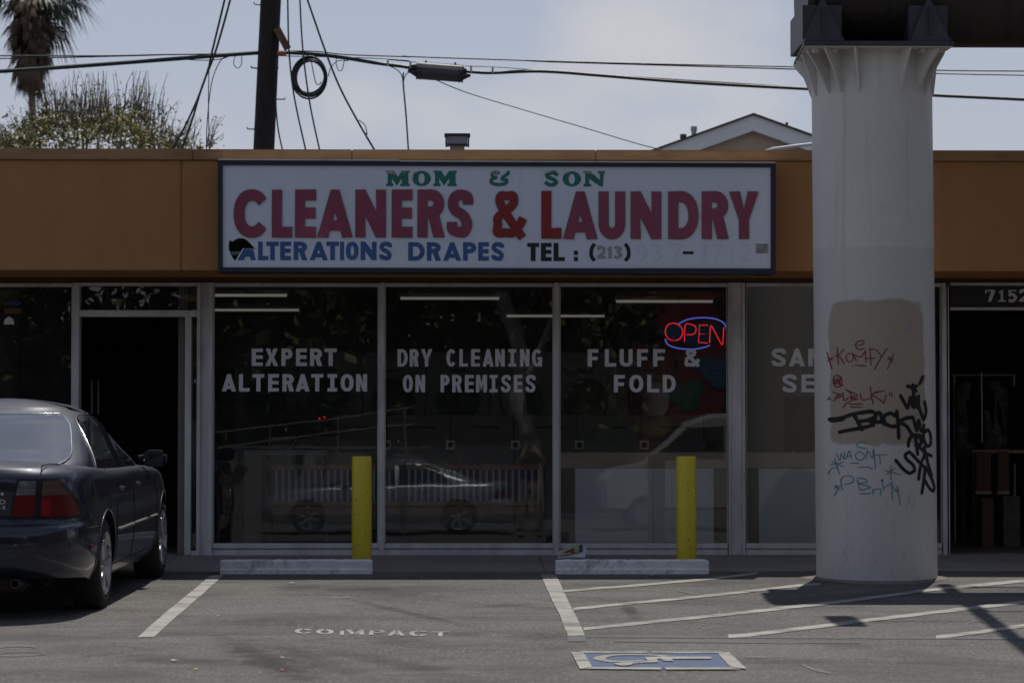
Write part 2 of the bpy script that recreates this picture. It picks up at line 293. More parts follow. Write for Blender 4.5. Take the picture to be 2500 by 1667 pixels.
M['line_thin'] = marking_mat('faint_white_line_paint', (0.33, 0.325, 0.30), 0.50, 0.68, 0.7)
M['hc_blue'] = marking_mat('worn_blue_paint', (0.062, 0.095, 0.185), 0.46, 0.66, 0.8)
M['hc_blue_faint'] = marking_mat('faint_blue_paint', (0.085, 0.098, 0.125), 0.34, 0.56, 1.0)
M['tyre_mark'] = marking_mat('rubber_tyre_mark', (0.062, 0.059, 0.056), 0.38, 0.58, 1.0)
M['patch_pale'] = marking_mat('pale_scuff', (0.17, 0.165, 0.155), 0.40, 0.60, 1.0)

# column paint: grey over the whole, a beige buffed patch, dirt near the ground and drips from the flange
def column_mat():
    m = M['pole'].copy(); m.name = 'column_paint'
    N, L = m.node_tree.nodes, m.node_tree.links; b = N['Principled BSDF']
    t = N.new('ShaderNodeTexCoord'); s = N.new('ShaderNodeSeparateXYZ'); L.new(t.outputs['Object'], s.inputs[0])
    n = N.new('ShaderNodeTexNoise'); n.inputs['Scale'].default_value = 7; n.inputs['Detail'].default_value = 8; L.new(t.outputs['Object'], n.inputs['Vector'])
    def math_(op, a, b_=None, c=None):
        x = N.new('ShaderNodeMath'); x.operation = op
        for i, v in enumerate((a, b_, c)):
            if v is None: continue
            if isinstance(v, (int, float)): x.inputs[i].default_value = v
            else: L.new(v, x.inputs[i])
        return x.outputs[0]
    wob = math_('MULTIPLY', math_('SUBTRACT', n.outputs[0], 0.5), 0.10)
    ang = math_('ARCTAN2', s.outputs[0], math_('MULTIPLY', s.outputs[1], -1))     # 0 = facing the lot
    arc = math_('ADD', math_('MULTIPLY', ang, 0.457), wob)
    z = math_('ADD', s.outputs[2], wob)
    # rounded rectangle mask: centre arc ua, half size; |.|^6 superellipse
    u = math_('DIVIDE', math_('SUBTRACT', arc, COLP['uc']), COLP['uh']); v = math_('DIVIDE', math_('SUBTRACT', z, COLP['zc']), COLP['zh'])
    e = math_('ADD', math_('POWER', math_('ABSOLUTE', u), 7), math_('POWER', math_('ABSOLUTE', v), 9))
    mr = N.new('ShaderNodeMapRange'); mr.inputs[1].default_value = 0.80; mr.inputs[2].default_value = 1.15; mr.inputs[3].default_value = 1; mr.inputs[4].default_value = 0
    L.new(e, mr.inputs[0])
    mx = N.new('ShaderNodeMix'); mx.data_type = 'RGBA'
    old = b.inputs['Base Color'].links[0].from_socket
    # drips
    n2 = N.new('ShaderNodeTexNoise'); n2.inputs['Scale'].default_value = 9; n2.inputs['Detail'].default_value = 5
    mp = N.new('ShaderNodeMapping'); mp.inputs['Scale'].default_value = (1, 1, 0.06); L.new(t.outputs['Object'], mp.inputs[0]); L.new(mp.outputs[0], n2.inputs['Vector'])
    dr = N.new('ShaderNodeMapRange'); dr.inputs[1].default_value = 0.57; dr.inputs[2].default_value = 0.75; dr.inputs[4].default_value = 0.5; L.new(n2.outputs[0], dr.inputs[0])
    d2 = N.new('ShaderNodeMix'); d2.data_type = 'RGBA'; d2.inputs[7].default_value = (0.33, 0.30, 0.25, 1); L.new(dr.outputs[0], d2.inputs[0]); L.new(old, d2.inputs[6])
    # older band of paint below 2.4 m
    lo = N.new('ShaderNodeMapRange'); lo.inputs[1].default_value = COLP['band']; lo.inputs[2].default_value = COLP['band'] + 0.01; lo.inputs[3].default_value = 0.55; lo.inputs[4].default_value = 0
    L.new(math_('ADD', s.outputs[2], math_('MULTIPLY', wob, 0.15)), lo.inputs[0])
    d3 = N.new('ShaderNodeMix'); d3.data_type = 'RGBA'; d3.inputs[7].default_value = (0.52, 0.51, 0.49, 1); L.new(lo.outputs[0], d3.inputs[0]); L.new(d2.outputs[2], d3.inputs[6])
    L.new(mr.outputs[0], mx.inputs[0]); L.new(d3.outputs[2], mx.inputs[6]); mx.inputs[7].default_value = (0.37, 0.315, 0.245, 1)
    # scuffs low down
    n4 = N.new('ShaderNodeTexNoise'); n4.inputs['Scale'].default_value = 16; n4.inputs['Detail'].default_value = 10; n4.inputs['Roughness'].default_value = 0.8
    mp4 = N.new('ShaderNodeMapping'); mp4.inputs['Scale'].default_value = (1, 1, 0.35); L.new(t.outputs['Object'], mp4.inputs[0]); L.new(mp4.outputs[0], n4.inputs['Vector'])
    sc = N.new('ShaderNodeMapRange'); sc.inputs[1].default_value = 0.56; sc.inputs[2].default_value = 0.72; L.new(n4.outputs[0], sc.inputs[0])
    hz = N.new('ShaderNodeMapRange'); hz.inputs[1].default_value = 0.1; hz.inputs[2].default_value = 1.0; hz.inputs[3].default_value = 1.0; hz.inputs[4].default_value = 0.25; L.new(s.outputs[2], hz.inputs[0])
    d4 = N.new('ShaderNodeMix'); d4.data_type = 'RGBA'; d4.inputs[7].default_value = (0.14, 0.13, 0.12, 1)
    L.new(math_('MULTIPLY', sc.outputs[0], hz.outputs[0]), d4.inputs[0]); L.new(mx.outputs[2], d4.inputs[6])
    L.new(d4.outputs[2], b.inputs['Base Color'])
    return m

# ------------------------------------------------------------------ mesh helpers
ORG = {}
def origin(o): return ORG.get(o.name, Vector((0, 0, 0))) if o else Vector((0, 0, 0))
def obj(name, data, m, parent=None, smooth=False, loc=None, ang=None):
    """data = (verts, faces) in world coordinates, linked as one mesh object"""
    v, f = data
    off = origin(parent) if parent else (Vector(loc) if loc is not None else Vector((0, 0, 0)))
    me = bpy.data.meshes.new(name)
    me.from_pydata([(p[0] - off[0], p[1] - off[1], p[2] - off[2]) for p in v], [], f)
    ms = m if isinstance(m, list) else [m]
    for x in ms: me.materials.append(x)
    if smooth:
        me.shade_smooth()
        if ang: me.set_sharp_from_angle(angle=R(ang))
    me.validate(); me.update()
    o = bpy.data.objects.new(name, me); COL.objects.link(o)
    if parent: o.parent = parent
    elif loc is not None: o.location = loc
    ORG[o.name] = Vector(off)
    return o
def tag(o, label=None, cat=None, group=None, kind=None):
    if label: o['label'] = label
    if cat: o['category'] = cat
    if group: o['group'] = group
    if kind: o['kind'] = kind
    return o
def thing(name, label, cat, loc=(0, 0, 0), group=None):
    o = bpy.data.objects.new(name, None); COL.objects.link(o); o.location = loc; o.empty_display_size = 0.1
    ORG[o.name] = Vector(loc); return tag(o, label, cat, group)
def copy_tree(o, parent=None):
    c = o.copy(); COL.objects.link(c); c.parent = parent
    for ch in list(o.children): copy_tree(ch, c)
    return c

def join(*ds):
    V, F = [], []
    for v, f in ds:
        n = len(V); V += list(v); F += [tuple(i + n for i in q) for q in f]
    return V, F
def box(x0, x1, y0, y1, z0, z1):
    v = [(x, y, z) for x in (x0, x1) for y in (y0, y1) for z in (z0, z1)]
    f = [(0, 1, 3, 2), (4, 6, 7, 5), (0, 4, 5, 1), (2, 3, 7, 6), (0, 2, 6, 4), (1, 5, 7, 3)]
    return v, f
def bbox(x0, x1, y0, y1, z0, z1, r=0.006, seg=2):
    bm = bmesh.new(); v, f = box(x0, x1, y0, y1, z0, z1)
    vs = [bm.verts.new(p) for p in v]
    for q in f: bm.faces.new([vs[i] for i in q])
    bmesh.ops.recalc_face_normals(bm, faces=bm.faces)
    bmesh.ops.bevel(bm, geom=list(bm.edges), offset=r, segments=seg, affect='EDGES')
    out = bm_data(bm); bm.free(); return out
def bm_data(bm):
    bm.verts.index_update(); return [tuple(v.co) for v in bm.verts], [tuple(v.index for v in f.verts) for f in bm.faces]
def pbox(px0, py0, px1, py1, Yf, Yb, r=0.004):
    """box whose front face spans the given photo rectangle at distance Yf"""
    a, b = P(px0, py0, Yf), P(px1, py1, Yf)
    return bbox(a.x, b.x, Yf, Yb, b.z, a.z, r) if r else box(a.x, b.x, Yf, Yb, b.z, a.z)
def catmull(pts, n=6, closed=False):
    pts = [Vector(p) for p in pts]
    if len(pts) < 3 and not closed: return pts
    out = []; k = len(pts)
    rngk = range(k) if closed else range(k - 1)
    for i in rngk:
        if closed: a, b, c, d = pts[i - 1], pts[i], pts[(i + 1) % k], pts[(i + 2) % k]
        else: a, b, c, d = pts[max(i - 1, 0)], pts[i], pts[i + 1], pts[min(i + 2, k - 1)]
        for j in range(n):
            t = j / n
            out.append(0.5 * ((2 * b) + (c - a) * t + (2 * a - 5 * b + 4 * c - d) * t * t + (3 * b - a - 3 * c + d) * t ** 3))
    if not closed: out.append(pts[-1])
    return out
def tube(pts, r, seg=6, closed=False, cap=True):
    pts = [Vector(p) for p in pts]; n = len(pts); V, F = [], []
    rr = r if hasattr(r, '__len__') else [r] * n
    up = None
    for i, p in enumerate(pts):
        if closed: t = pts[(i + 1) % n] - pts[i - 1]
        else: t = pts[min(i + 1, n - 1)] - pts[max(i - 1, 0)]
        if t.length < 1e-9: t = Vector((0, 0, 1))
        t.normalize()
        if up is None: up = t.orthogonal().normalized()
        else:
            up = up - t * up.dot(t)
            up = up.normalized() if up.length > 1e-6 else t.orthogonal().normalized()
        w = t.cross(up)
        for k in range(seg):
            a = 2 * math.pi * k / seg
            V.append(tuple(p + (up * math.cos(a) + w * math.sin(a)) * rr[i]))
    m = n if closed else n - 1
    for i in range(m):
        for k in range(seg):
            a, b = i * seg + k, i * seg + (k + 1) % seg; c, d = ((i + 1) % n) * seg + (k + 1) % seg, ((i + 1) % n) * seg + k
            F.append((a, b, c, d))
    if cap and not closed:
        F.append(tuple(range(seg))[::-1]); F.append(tuple((n - 1) * seg + k for k in range(seg)))
    return V, F
def cyl(p0, p1, r0, r1=None, seg=24): return tube([p0, p1], [r0, r0 if r1 is None else r1], seg)
def lathe(prof, cx, cy, seg=32, cz=0.0):
    V, F = [], []
    for (r, z) in prof:
        for k in range(seg):
            a = 2 * math.pi * k / seg; V.append((cx + r * math.cos(a), cy + r * math.sin(a), cz + z))
    for i in range(len(prof) - 1):
        for k in range(seg):
            F.append((i * seg + k, i * seg + (k + 1) % seg, (i + 1) * seg + (k + 1) % seg, (i + 1) * seg + k))
    F.append(tuple(range(seg))[::-1]); F.append(tuple((len(prof) - 1) * seg + k for k in range(seg)))
    return V, F
def poly_faces(contours):
    """triangulate contours (outer first, then holes) of 2-D points"""
    c3 = [[Vector((p[0], p[1], 0)) for p in c] for c in contours]
    tris = tessellate_polygon(c3); flat = [p for c in contours for p in c]
    return flat, [tuple(t) for t in tris]

# ------------------------------------------------------------------ lettering: outlines of heavy block capitals in a unit-free box
def arc(cx, cy, rx, ry, a0, a1, n=14, e=1.0):
    out = []
    for i in range(n + 1):
        a = R(a0 + (a1 - a0) * i / n); c, s = math.cos(a), math.sin(a)
        out.append((cx + rx * math.copysign(abs(c) ** e, c), cy + ry * math.copysign(abs(s) ** e, s)))
    return out
def ribbon2(path, w, smooth=5):
    """flat stroke along a 2-D path -> one closed contour"""
    p = catmull([(x, y, 0) for x, y in path], smooth) if smooth else [Vector((x, y, 0)) for x, y in path]
    n = len(p); ww = w if hasattr(w, '__len__') else [w] * n; Lf, Rt = [], []
    for i in range(n):
        t = p[min(i + 1, n - 1)] - p[max(i - 1, 0)]; t.normalize(); q = Vector((-t.y, t.x, 0)) * (ww[min(i, len(ww) - 1)] / 2)
        Lf.append(p[i] + q); Rt.append(p[i] - q)
    return [(v.x, v.y) for v in Lf], [(v.x, v.y) for v in Rt]
def glyph(ch, w, h, t, b=None):
    """list of pieces; a piece is ('poly', [contours]) or ('rib', left, right)"""
    b = b or t
    if ch == 'L': return [('poly', [[(0, 0), (0, h), (t, h), (t, b), (w, b), (w, 0)]])]
    if ch == 'I': return [('poly', [[(0, 0), (0, h), (w, h), (w, 0)]])]
    if ch == 'J': return [('poly', [[(0, 0), (0, b), (w/2 - t/2, b), (w/2 - t/2, h - b), (0, h - b), (0, h), (w, h), (w, h - b), (w/2 + t/2, h - b), (w/2 + t/2, b), (w, b), (w, 0)]])]  # slab I
    if ch == '-': return [('poly', [[(0, 0), (0, h), (w, h), (w, 0)]])]
    if ch == ':': return [('poly', [[(0, 0), (0, w), (w, w), (w, 0)]]), ('poly', [[(0, h - w), (0, h), (w, h), (w, h - w)]])]
    if ch == 'T': return [('poly', [[(w/2 - t/2, 0), (w/2 - t/2, h - b), (0, h - b), (0, h), (w, h), (w, h - b), (w/2 + t/2, h - b), (w/2 + t/2, 0)]])]
    if ch == 'E':
        m0 = h * .51 - b / 2
        return [('poly', [[(0, 0), (0, h), (w, h), (w, h - b), (t, h - b), (t, m0 + b), (w * .97, m0 + b), (w * .97, m0), (t, m0), (t, b), (w, b), (w, 0)]])]
    if ch == 'F':
        m0 = h * .47 - b / 2
        return [('poly', [[(0, 0), (0, h), (w, h), (w, h - b), (t, h - b), (t, m0 + b), (w * .92, m0 + b), (w * .92, m0), (t, m0), (t, 0)]])]
    if ch == 'N':
        k = min(.52, .9 * t / w + .28) * h
        return [('poly', [[(0, 0), (0, h), (t, h), (w - t, h - (h - k) ), (w - t, h), (w, h), (w, 0), (w - t, 0), (t, h - k), (t, 0)]])]
    if ch == 'M':
        return [('poly', [[(0, 0), (0, h), (t * 1.15, h), (w/2, h * .50), (w - t * 1.15, h), (w, h), (w, 0), (w - t, 0), (w - t, h * .56), (w/2, h * .10), (t, h * .56), (t, 0)]])]
    if ch == 'A':
        a = w/2 - t * .42; tt = t * 1.08; hb = h * .15; hc = hb + b * .95
        sl = a / h
        xl = lambda y: sl * y + tt * .98        # inner left edge
        apex = (w/2 - tt * .98) / sl
        return [('poly', [[(0, 0), (a, h), (w - a, h), (w, 0), (w - tt, 0), (w - xl(hb), hb), (xl(hb), hb), (tt, 0)], [(xl(hc), hc), (w - xl(hc), hc), (w/2, min(apex, h * .8))]])]
    if ch == 'Y': return [('poly', [[(w/2 - t/2, 0), (w/2 - t/2, h * .40), (0, h), (t * 1.1, h), (w/2, h * .62), (w - t * 1.1, h), (w, h), (w/2 + t/2, h * .40), (w/2 + t/2, 0)]])]
    if ch == 'V': return [('poly', [[(w/2 - t/2, 0), (0, h), (t, h), (w/2, h * .3), (w - t, h), (w, h), (w/2 + t/2, 0)]])]
    if ch == 'X':
        c = t * 1.1; mx, my = w/2, h/2; g = c * .52
        return [('poly', [[(0, 0), (mx - g, my), (0.03 * w, h), (0.03 * w + c, h), (mx, my + g * 1.35), (w * .97 - c, h), (w * .97, h), (mx + g, my), (w, 0), (w - c, 0), (mx, my - g * 1.35), (c, 0)]])]
    if ch in 'O0': return [('poly', [arc(w/2, h/2, w/2, h/2, 0, 348, 29, .88), arc(w/2, h/2, w/2 - t, h/2 - b, 0, 345, 23, .9)])]
    if ch == 'C': return [('poly', [arc(w/2 + .01*w, h/2, w/2 + .01*w, h/2, 38, 322, 26, .92) + arc(w/2 + .02*w, h/2, w/2 - t, h/2 - b, 322, 38, 22, .92)])]
    if ch == 'G': return [('poly', [arc(w/2, h/2, w/2, h/2, 40, 330, 26, .9) + arc(w/2, h/2, w/2 - t, h/2 - b, 330, 40, 22, .9)]), ('poly', [[(w * .55, h * .38), (w * .55, h * .38 + b * .9), (w, h * .38 + b * .9), (w, 0), (w - t * .8, 0), (w - t * .8, h * .38)]])]
    if ch == 'D': return [('poly', [[(0, 0), (0, h)] + arc(w * .42, h/2, w * .58, h/2, 90, -90, 18, .95), [(t, b), (t, h - b)] + arc(w * .42, h/2, w * .58 - t, h/2 - b, 90, -90, 14, .95)])]
    if ch == 'U': return [('poly', [[(0, h), (t, h), (t, h * .32)] + arc(w/2, h * .32, w/2 - t, h * .32 - b, 180, 360, 14) + [(w - t, h), (w, h)] + arc(w/2, h * .32, w/2, h * .32, 360, 180, 18)])]
    if ch in 'PR':
        c = .40 if ch == 'P' else .42
        bc, br = (1 + c) / 2 * h, (1 - c) / 2 * h
        o = [(0, 0), (0, h)] + arc(w * .48, bc, w * .50, br, 90, -90, 14, .95) + [(t, c * h), (t, 0)]
        i = [(t, bc - br + b), (t, bc + br - b)] + arc(w * .46, bc, w * .50 - t, br - b, 90, -90, 12, .95)
        r = [('poly', [o, i])]
        if ch == 'R': r.append(('poly', [[(w * .40, c * h + .06 * h), (w * .40 + t * 1.1, c * h + .06 * h), (w, 0), (w - t * 1.15, 0)]]))
        return r
    if ch == 'S':
        q = [(w - t * .45, h * .70), (w * .80, h - b * .70), (w * .5, h - b/2), (t * .75, h * .86 - .02*h), (t * .55, h * .70), (w * .32, h * .565), (w * .62, h * .46), (w - t * .55, h * .30), (w - t * .8, h * .13), (w * .5, b/2), (w * .2, b * .75), (t * .45, h * .31)]
        return [('rib', *ribbon2(q, (t + b) / 2 * .98, 5))]
    if ch == '&':
        q = [(w, h * .42), (w * .88, h * .28), (w * .68, h * .12), (w * .42, b * .55), (w * .14, h * .12), (t * .5, h * .28), (w * .16, h * .44), (w * .44, h * .58), (w * .68, h * .74), (w * .66, h * .90), (w * .46, h - b/2), (w * .26, h * .90), (w * .22, h * .76), (w * .40, h * .55), (w * .66, h * .30), (w * .98, 0.02 * h)]
        return [('rib', *ribbon2(q, t * .86, 5))]
    if ch == '(': return [('rib', *ribbon2([(w * .85, h), (t * .6, h * .72), (t * .5, h * .28), (w * .85, 0)], t, 6))]
    if ch == ')': return [('rib', *ribbon2([(w * .15, h), (w - t * .6, h * .72), (w - t * .5, h * .28), (w * .15, 0)], t, 6))]
    if ch == '1': return [('poly', [[(w - t, 0), (w - t, h * .72), (0, h * .62), (0, h * .80), (w - t * .6, h), (w, h), (w, 0)]])]
    if ch == '2': return [('rib', *ribbon2([(t/2, h * .70), (w * .22, h * .92), (w * .55, h - b/2), (w - t * .55, h * .76), (w * .78, h * .52), (w * .42, h * .28), (t * .5, b * .6)], t, 5)), ('poly', [[(0, 0), (0, b), (w, b), (w, 0)]])]
    if ch == '3': return [('rib', *ribbon2([(t * .4, h * .84), (w * .4, h - b/2), (w - t * .6, h * .78), (w * .45, h * .53), (w * .5, h * .52), (w - t * .5, h * .28), (w * .45, b/2), (t * .4, h * .18)], t, 5))]
    if ch == '5': return [('rib', *ribbon2([(w * .16, h * .52), (w * .5, h * .62), (w - t * .5, h * .36), (w * .5, b/2), (t * .4, h * .14)], t, 5)), ('poly', [[(w * .12, h * .46), (w * .12, h), (w * .9, h), (w * .9, h - b), (w * .12 + t * .8, h - b), (w * .12 + t * .8, h * .50)]])]
    if ch == '7': return [('poly', [[(0, h), (w, h), (w, h - b), (w * .45 + t/2, 0), (w * .45 - t * .6, 0), (w - t * 1.3, h - b), (0, h - b)]])]
    if ch == '9': return [('rib', *ribbon2([(w - t/2, h * .62), (w * .5, h - b/2), (t/2, h * .68), (w * .5, h * .40), (w - t/2, h * .62), (w * .86, h * .3), (w * .4, 0.04 * h)], t, 5))]
    raise ValueError(ch)

def serif_glyph(ch, w, h):
    """fat bracketed slab letters"""
    s = h * .13; t = w * .27
    if ch == 'M':
        return [('poly', [[(0, 0), (0, s), (w * .07, s * 1.4), (w * .07, h - s * 1.2), (0, h - s * .7), (0, h), (w * .33, h), (w * .5, h * .60), (w * .67, h), (w, h), (w, h - s * .7), (w * .94, h - s * 1.2), (w * .95, s * 1.4), (w, s), (w, 0),
                           (w * .60, 0), (w * .60, s), (w * .68, s * 1.6), (w * .66, h * .50), (w * .46, h * .02), (w * .25, h * .50), (w * .24, s * 1.5), (w * .31, s), (w * .31, 0)]])]
    if ch == 'N':
        return [('poly', [[(0, 0), (0, s), (w * .08, s * 1.5), (w * .08, h - s * 1.2), (0, h - s * .6), (0, h), (w * .32, h), (w * .76, h * .42), (w * .76, h - s * 1.4), (w * .66, h - s * .8), (w * .66, h), (w, h), (w, h - s * .7), (w * .94, h - s * 1.3),
                           (w * .90, 0), (w * .78, 0), (w * .26, h * .52), (w * .26, s * 1.5), (w * .36, s), (w * .36, 0)]])]
    if ch == 'O':
        return [('poly', [arc(w/2, h/2, w/2, h/2, 0, 345, 13, .96), arc(w/2, h/2, w * .17, h * .34, 12, 350, 15, .96)])]
    if ch == 'S':
        q = [(w * .86, h * .70), (w * .70, h * .90), (w * .40, h * .88), (w * .22, h * .74), (w * .30, h * .60), (w * .62, h * .46), (w * .80, h * .30), (w * .66, h * .14), (w * .34, h * .12), (w * .10, h * .30)]
        return [('rib', *ribbon2(q, h * .25, 4))]
    if ch == '&':
        q = [(w * .50, h * .80), (w * .34, h * .93), (w * .16, h * .80), (w * .20, h * .62), (w * .40, h * .58)]
        q2 = [(w * .40, h * .60), (w * .14, h * .42), (w * .16, h * .20), (w * .44, h * .10), (w * .78, h * .18), (w * .84, h * .38), (w * .62, h * .46), (w * .74, h * .66), (w * .92, h * .84), (w * .84, h * .92)]
        return [('rib', *ribbon2(q, h * .18, 4)), ('rib', *ribbon2(q2, h * .22, 4))]
def slab_digit(ch, w, h):
    t = w * .30; b = h * .12
    g = glyph(ch, w, h, t, b)
    if ch == '1': g = [('poly', [[(w/2 - t/2, b), (w/2 - t/2, h * .78), (w * .12, h * .70), (w * .12, h * .82), (w/2, h), (w/2 + t/2, h), (w/2 + t/2, b)]]), ('poly', [[(0.02 * w, 0), (0.02 * w, b), (w * .98, b), (w * .98, 0)]])]
    if ch == '7': g += [('poly', [[(0, h * .68), (0, h - b), (w * .16, h - b), (w * .12, h * .68)]])]
    return g

def glyph_mesh(pieces, x0, z0, Yf, depth=0.0, shear=0.0):
    """front face at Yf (towards the camera), optional side walls going back by depth"""
    V, F, outlines = [], [], []
    k = 0
    for pc in pieces:
        yy = Yf - k * 0.0003; k += 1
        if pc[0] == 'poly':
            flat, tr = poly_faces(pc[1]); n = len(V)
            V += [(x0 + x, yy, z0 + z + shear * x) for x, z in flat]; F += [tuple(i + n for i in t) for t in tr]
            conts = pc[1]
        else:
            Lf, Rt = pc[1], pc[2]; n = len(V); m = len(Lf)
            for i in range(m):
                V.append((x0 + Lf[i][0], yy - i * 2e-5, z0 + Lf[i][1] + shear * Lf[i][0])); V.append((x0 + Rt[i][0], yy - i * 2e-5, z0 + Rt[i][1] + shear * Rt[i][0]))
            F += [(n + 2*i, n + 2*i + 1, n + 2*i + 3, n + 2*i + 2) for i in range(m - 1)]
            conts = [Lf + Rt[::-1]]
        for c in conts:
            if depth:
                n = len(V); q = len(c)
                V += [(x0 + x, yy, z0 + z + shear * x) for x, z in c] + [(x0 + x, Yf + depth, z0 + z + shear * x) for x, z in c]
                F += [(n + i, n + (i + 1) % q, n + q + (i + 1) % q, n + q + i) for i in range(q)]
            outlines.append([(x0 + x, Yf + depth * .45, z0 + z + shear * x) for x, z in c])
    return (V, F), outlines

def put_letter(ch, px0, py0, px1, py1, Y, m, parent, stem=0.2, bar=0.17, depth=0.0, trim=None, fn=None, name='letter', tr=0.0055):
    a, b = P(px0, py0, Y), P(px1, py1, Y); w, h = b.x - a.x, a.z - b.z
    pcs = fn(ch, w, h) if fn else glyph(ch, w, h, stem * h, bar * h)
    d, outl = glyph_mesh(pcs, a.x, b.z, Y, depth)
    o = obj(name, d, m, parent)
    if trim:
        obj('letter_trim', join(*[tube(c, tr, 5, closed=True) for c in outl]), trim, o, smooth=True)
    return o

# ================================================================== SETTING
def grid_sheet(xs, ys, zf):
    V = [(x, y, zf(x, y)) for y in ys for x in xs]; n = len(xs)
    return V, [(j*n+i, j*n+i+1, (j+1)*n+i+1, (j+1)*n+i) for j in range(len(ys)-1) for i in range(n-1)]
tag(obj('parking_lot', grid_sheet([-60, -12, 0, 12, 60], [-1, 4, 10, 16, 22.3, 24.4], lambda x, y: gz(y)), M['asphalt']), kind='structure')
tag(obj('street', grid_sheet([-1500, -60, 60, 1500], [-1500, -60, -1], lambda x, y: gz(-1) - 0.004), M['street']), kind='structure')
tag(obj('ground', grid_sheet([-1500, -60, 60, 1500], [24.4, 60, 1500], lambda x, y: -0.008), M['street']), kind='structure')
tag(obj('side_ground', join(grid_sheet([-1500, -60], [-1, 24.4], lambda x, y: gz(y) - .003), grid_sheet([60, 1500], [-1, 24.4], lambda x, y: gz(y) - .003)), M['street']), kind='structure')
# concrete walkway in slabs
wk = thing('walkway', None, None, (0, 22.45, 0)); wk['kind'] = 'structure'
xj = [-10.0, -8.1, -6.2, -4.3, -2.42, -1.28, 0.66, 1.9, 3.06, 4.5, 6.2, 8.1, 10.0]
for i in range(len(xj) - 1):
    x0, x1 = xj[i] + .004, xj[i+1] - .004
    for (y0, y1) in ((22.47, 23.42), (23.43, 24.34)):
        v, f = box(x0, x1, y0, y1, -.2, 0)
        v = [(x, y, (gz(y) + .006 + random.uniform(0, .001)) if z == 0 else gz(y) - .05) for x, y, z in v]
        obj('slab', (v, f), M['walk'], wk)

# ---- painted markings (sheets a few millimetres above the asphalt)
def ground_poly(name, px, m, h=0.004, wob=0.0):
    pts = []
    for i, (x, y) in enumerate(px):
        x2, y2 = px[(i + 1) % len(px)]
        L = math.hypot(x2 - x, y2 - y); k = max(1, int(L / 14)) if wob else 1
        for j in range(k):
            t = j / k; pts.append(G(x + (x2 - x) * t + random.uniform(-wob, wob), y + (y2 - y) * t + random.uniform(-wob, wob) * .5, h))
    tris = tessellate_polygon([[Vector((p.x, p.y, 0)) for p in pts]])
    return [tuple(p) for p in pts], [tuple(t) for t in tris]
def ground_ribbon(px, wpx, h=0.004):
    """stroke along pixel points, wpx = thickness seen in the photo (vertical)"""
    V, F = [], []
    p = catmull([(x, y, 0) for x, y in px], 6); n = len(p)
    for i, q in enumerate(p):
        V.append(tuple(G(q.x, q.y - wpx/2 + random.uniform(-.5, .5), h))); V.append(tuple(G(q.x, q.y + wpx/2 + random.uniform(-.5, .5), h)))
    return V, [(2*i, 2*i+1, 2*i+3, 2*i+2) for i in range(n-1)]
mk = thing('parking_markings', None, None, (0, 20, 0)); mk['kind'] = 'structure'
obj('stall_line', ground_poly('l', [(514, 1404), (547, 1403), (428, 1507), (377, 1554), (337, 1554), (383, 1512)], M['line'], wob=1.0), M['line'], mk)
obj('stall_line', ground_poly('l', [(1320, 1401.5), (1357, 1401.5), (1376, 1442), (1400, 1490), (1428, 1550), (1386, 1550), (1364, 1495), (1339, 1446)], M['line'], h=.006, wob=1.0), M['line'], mk)
for pts, w in (([(1374, 1442), (1500, 1432), (1724, 1413), (1850, 1398)], 5.2), ([(1399, 1486), (1520, 1473), (1700, 1456), (1900, 1434), (1975, 1426), (2003, 1425)], 6),
               ([(1425, 1534), (1560, 1520), (1760, 1500), (1887, 1486), (2100, 1462), (2255, 1441), (2380, 1428), (2500, 1417)], 7),
               ([(1778, 1552), (1830, 1548), (2008, 1527), (2200, 1503), (2365, 1484), (2500, 1468)], 8), ([(2285, 1554), (2380, 1543), (2500, 1526)], 8)):
    obj('hatch_line', ground_ribbon(pts, w), M['line'], mk)
obj('blue_line', ground_ribbon([(1385, 1552), (1600, 1554), (1900, 1555), (2200, 1556), (2560, 1558)], 4, .003), M['hc_blue_faint'], mk)
obj('blue_line', ground_ribbon([(1500, 1564), (1700, 1566), (1900, 1568), (2100, 1567)], 3, .003), M['hc_blue_faint'], mk)
obj('blue_patch', ground_poly('b', [(1386, 1551.5), (1428, 1551.5), (1431, 1565), (1386, 1565)], M['hc_blue'], wob=.8), M['hc_blue_faint'], mk)
for q in ([(1995, 1640), (2015, 1632)], ):
    pass
for pts, w in (([(-5, 1579), (40, 1575), (90, 1578)], 5), ([(-5, 1594), (60, 1590), (115, 1594), (60, 1600), (0, 1600)], 2), ([(815, 1458), (857, 1457)], 4),
               ([(2355, 1533), (2362, 1520), (2400, 1516), (2430, 1540), (2470, 1562)], 3), ([(2390, 1515), (2440, 1505)], 3), ([(1820, 1602), (1872, 1603)], 4), ([(1650, 1440), (1700, 1450)], 3), ([(1960, 1622), (1990, 1634), (2030, 1642)], 5)):
    obj('paint_scuff', ground_ribbon(pts, w, .003), M['patch_pale'], mk)
# wheelchair symbol: pixel outlines measured in a crop (x = 1300 + .2551 u, y = 1380 + .2551 v)
cv = lambda L_: [(1300 + .2551 * u, 1380 + .2551 * v) for u, v in L_]
sym = thing('accessible_parking_symbol', None, None, (0, 16.5, 0)); sym['kind'] = 'structure'
obj('blue_field', ground_poly('f', cv([(430, 822), (1860, 828), (2030, 985), (470, 985)]), M['hc_blue'], .004, wob=.8), M['hc_blue'], sym)
for c in ([(370, 825), (492, 829), (572, 966), (455, 988)], [(1775, 840), (1880, 824), (2052, 986), (1900, 968)], [(445, 816), (1095, 818), (1100, 832), (510, 833)], [(1143, 818), (1840, 822), (1790, 834), (1150, 833)],
          [(505, 984), (575, 970), (1225, 972), (1235, 991)], [(1278, 991), (1268, 972), (1895, 972), (2005, 991)]):
    obj('white_border', ground_poly('w', cv(c), M['line'], .008, wob=.5), M['line'], sym)
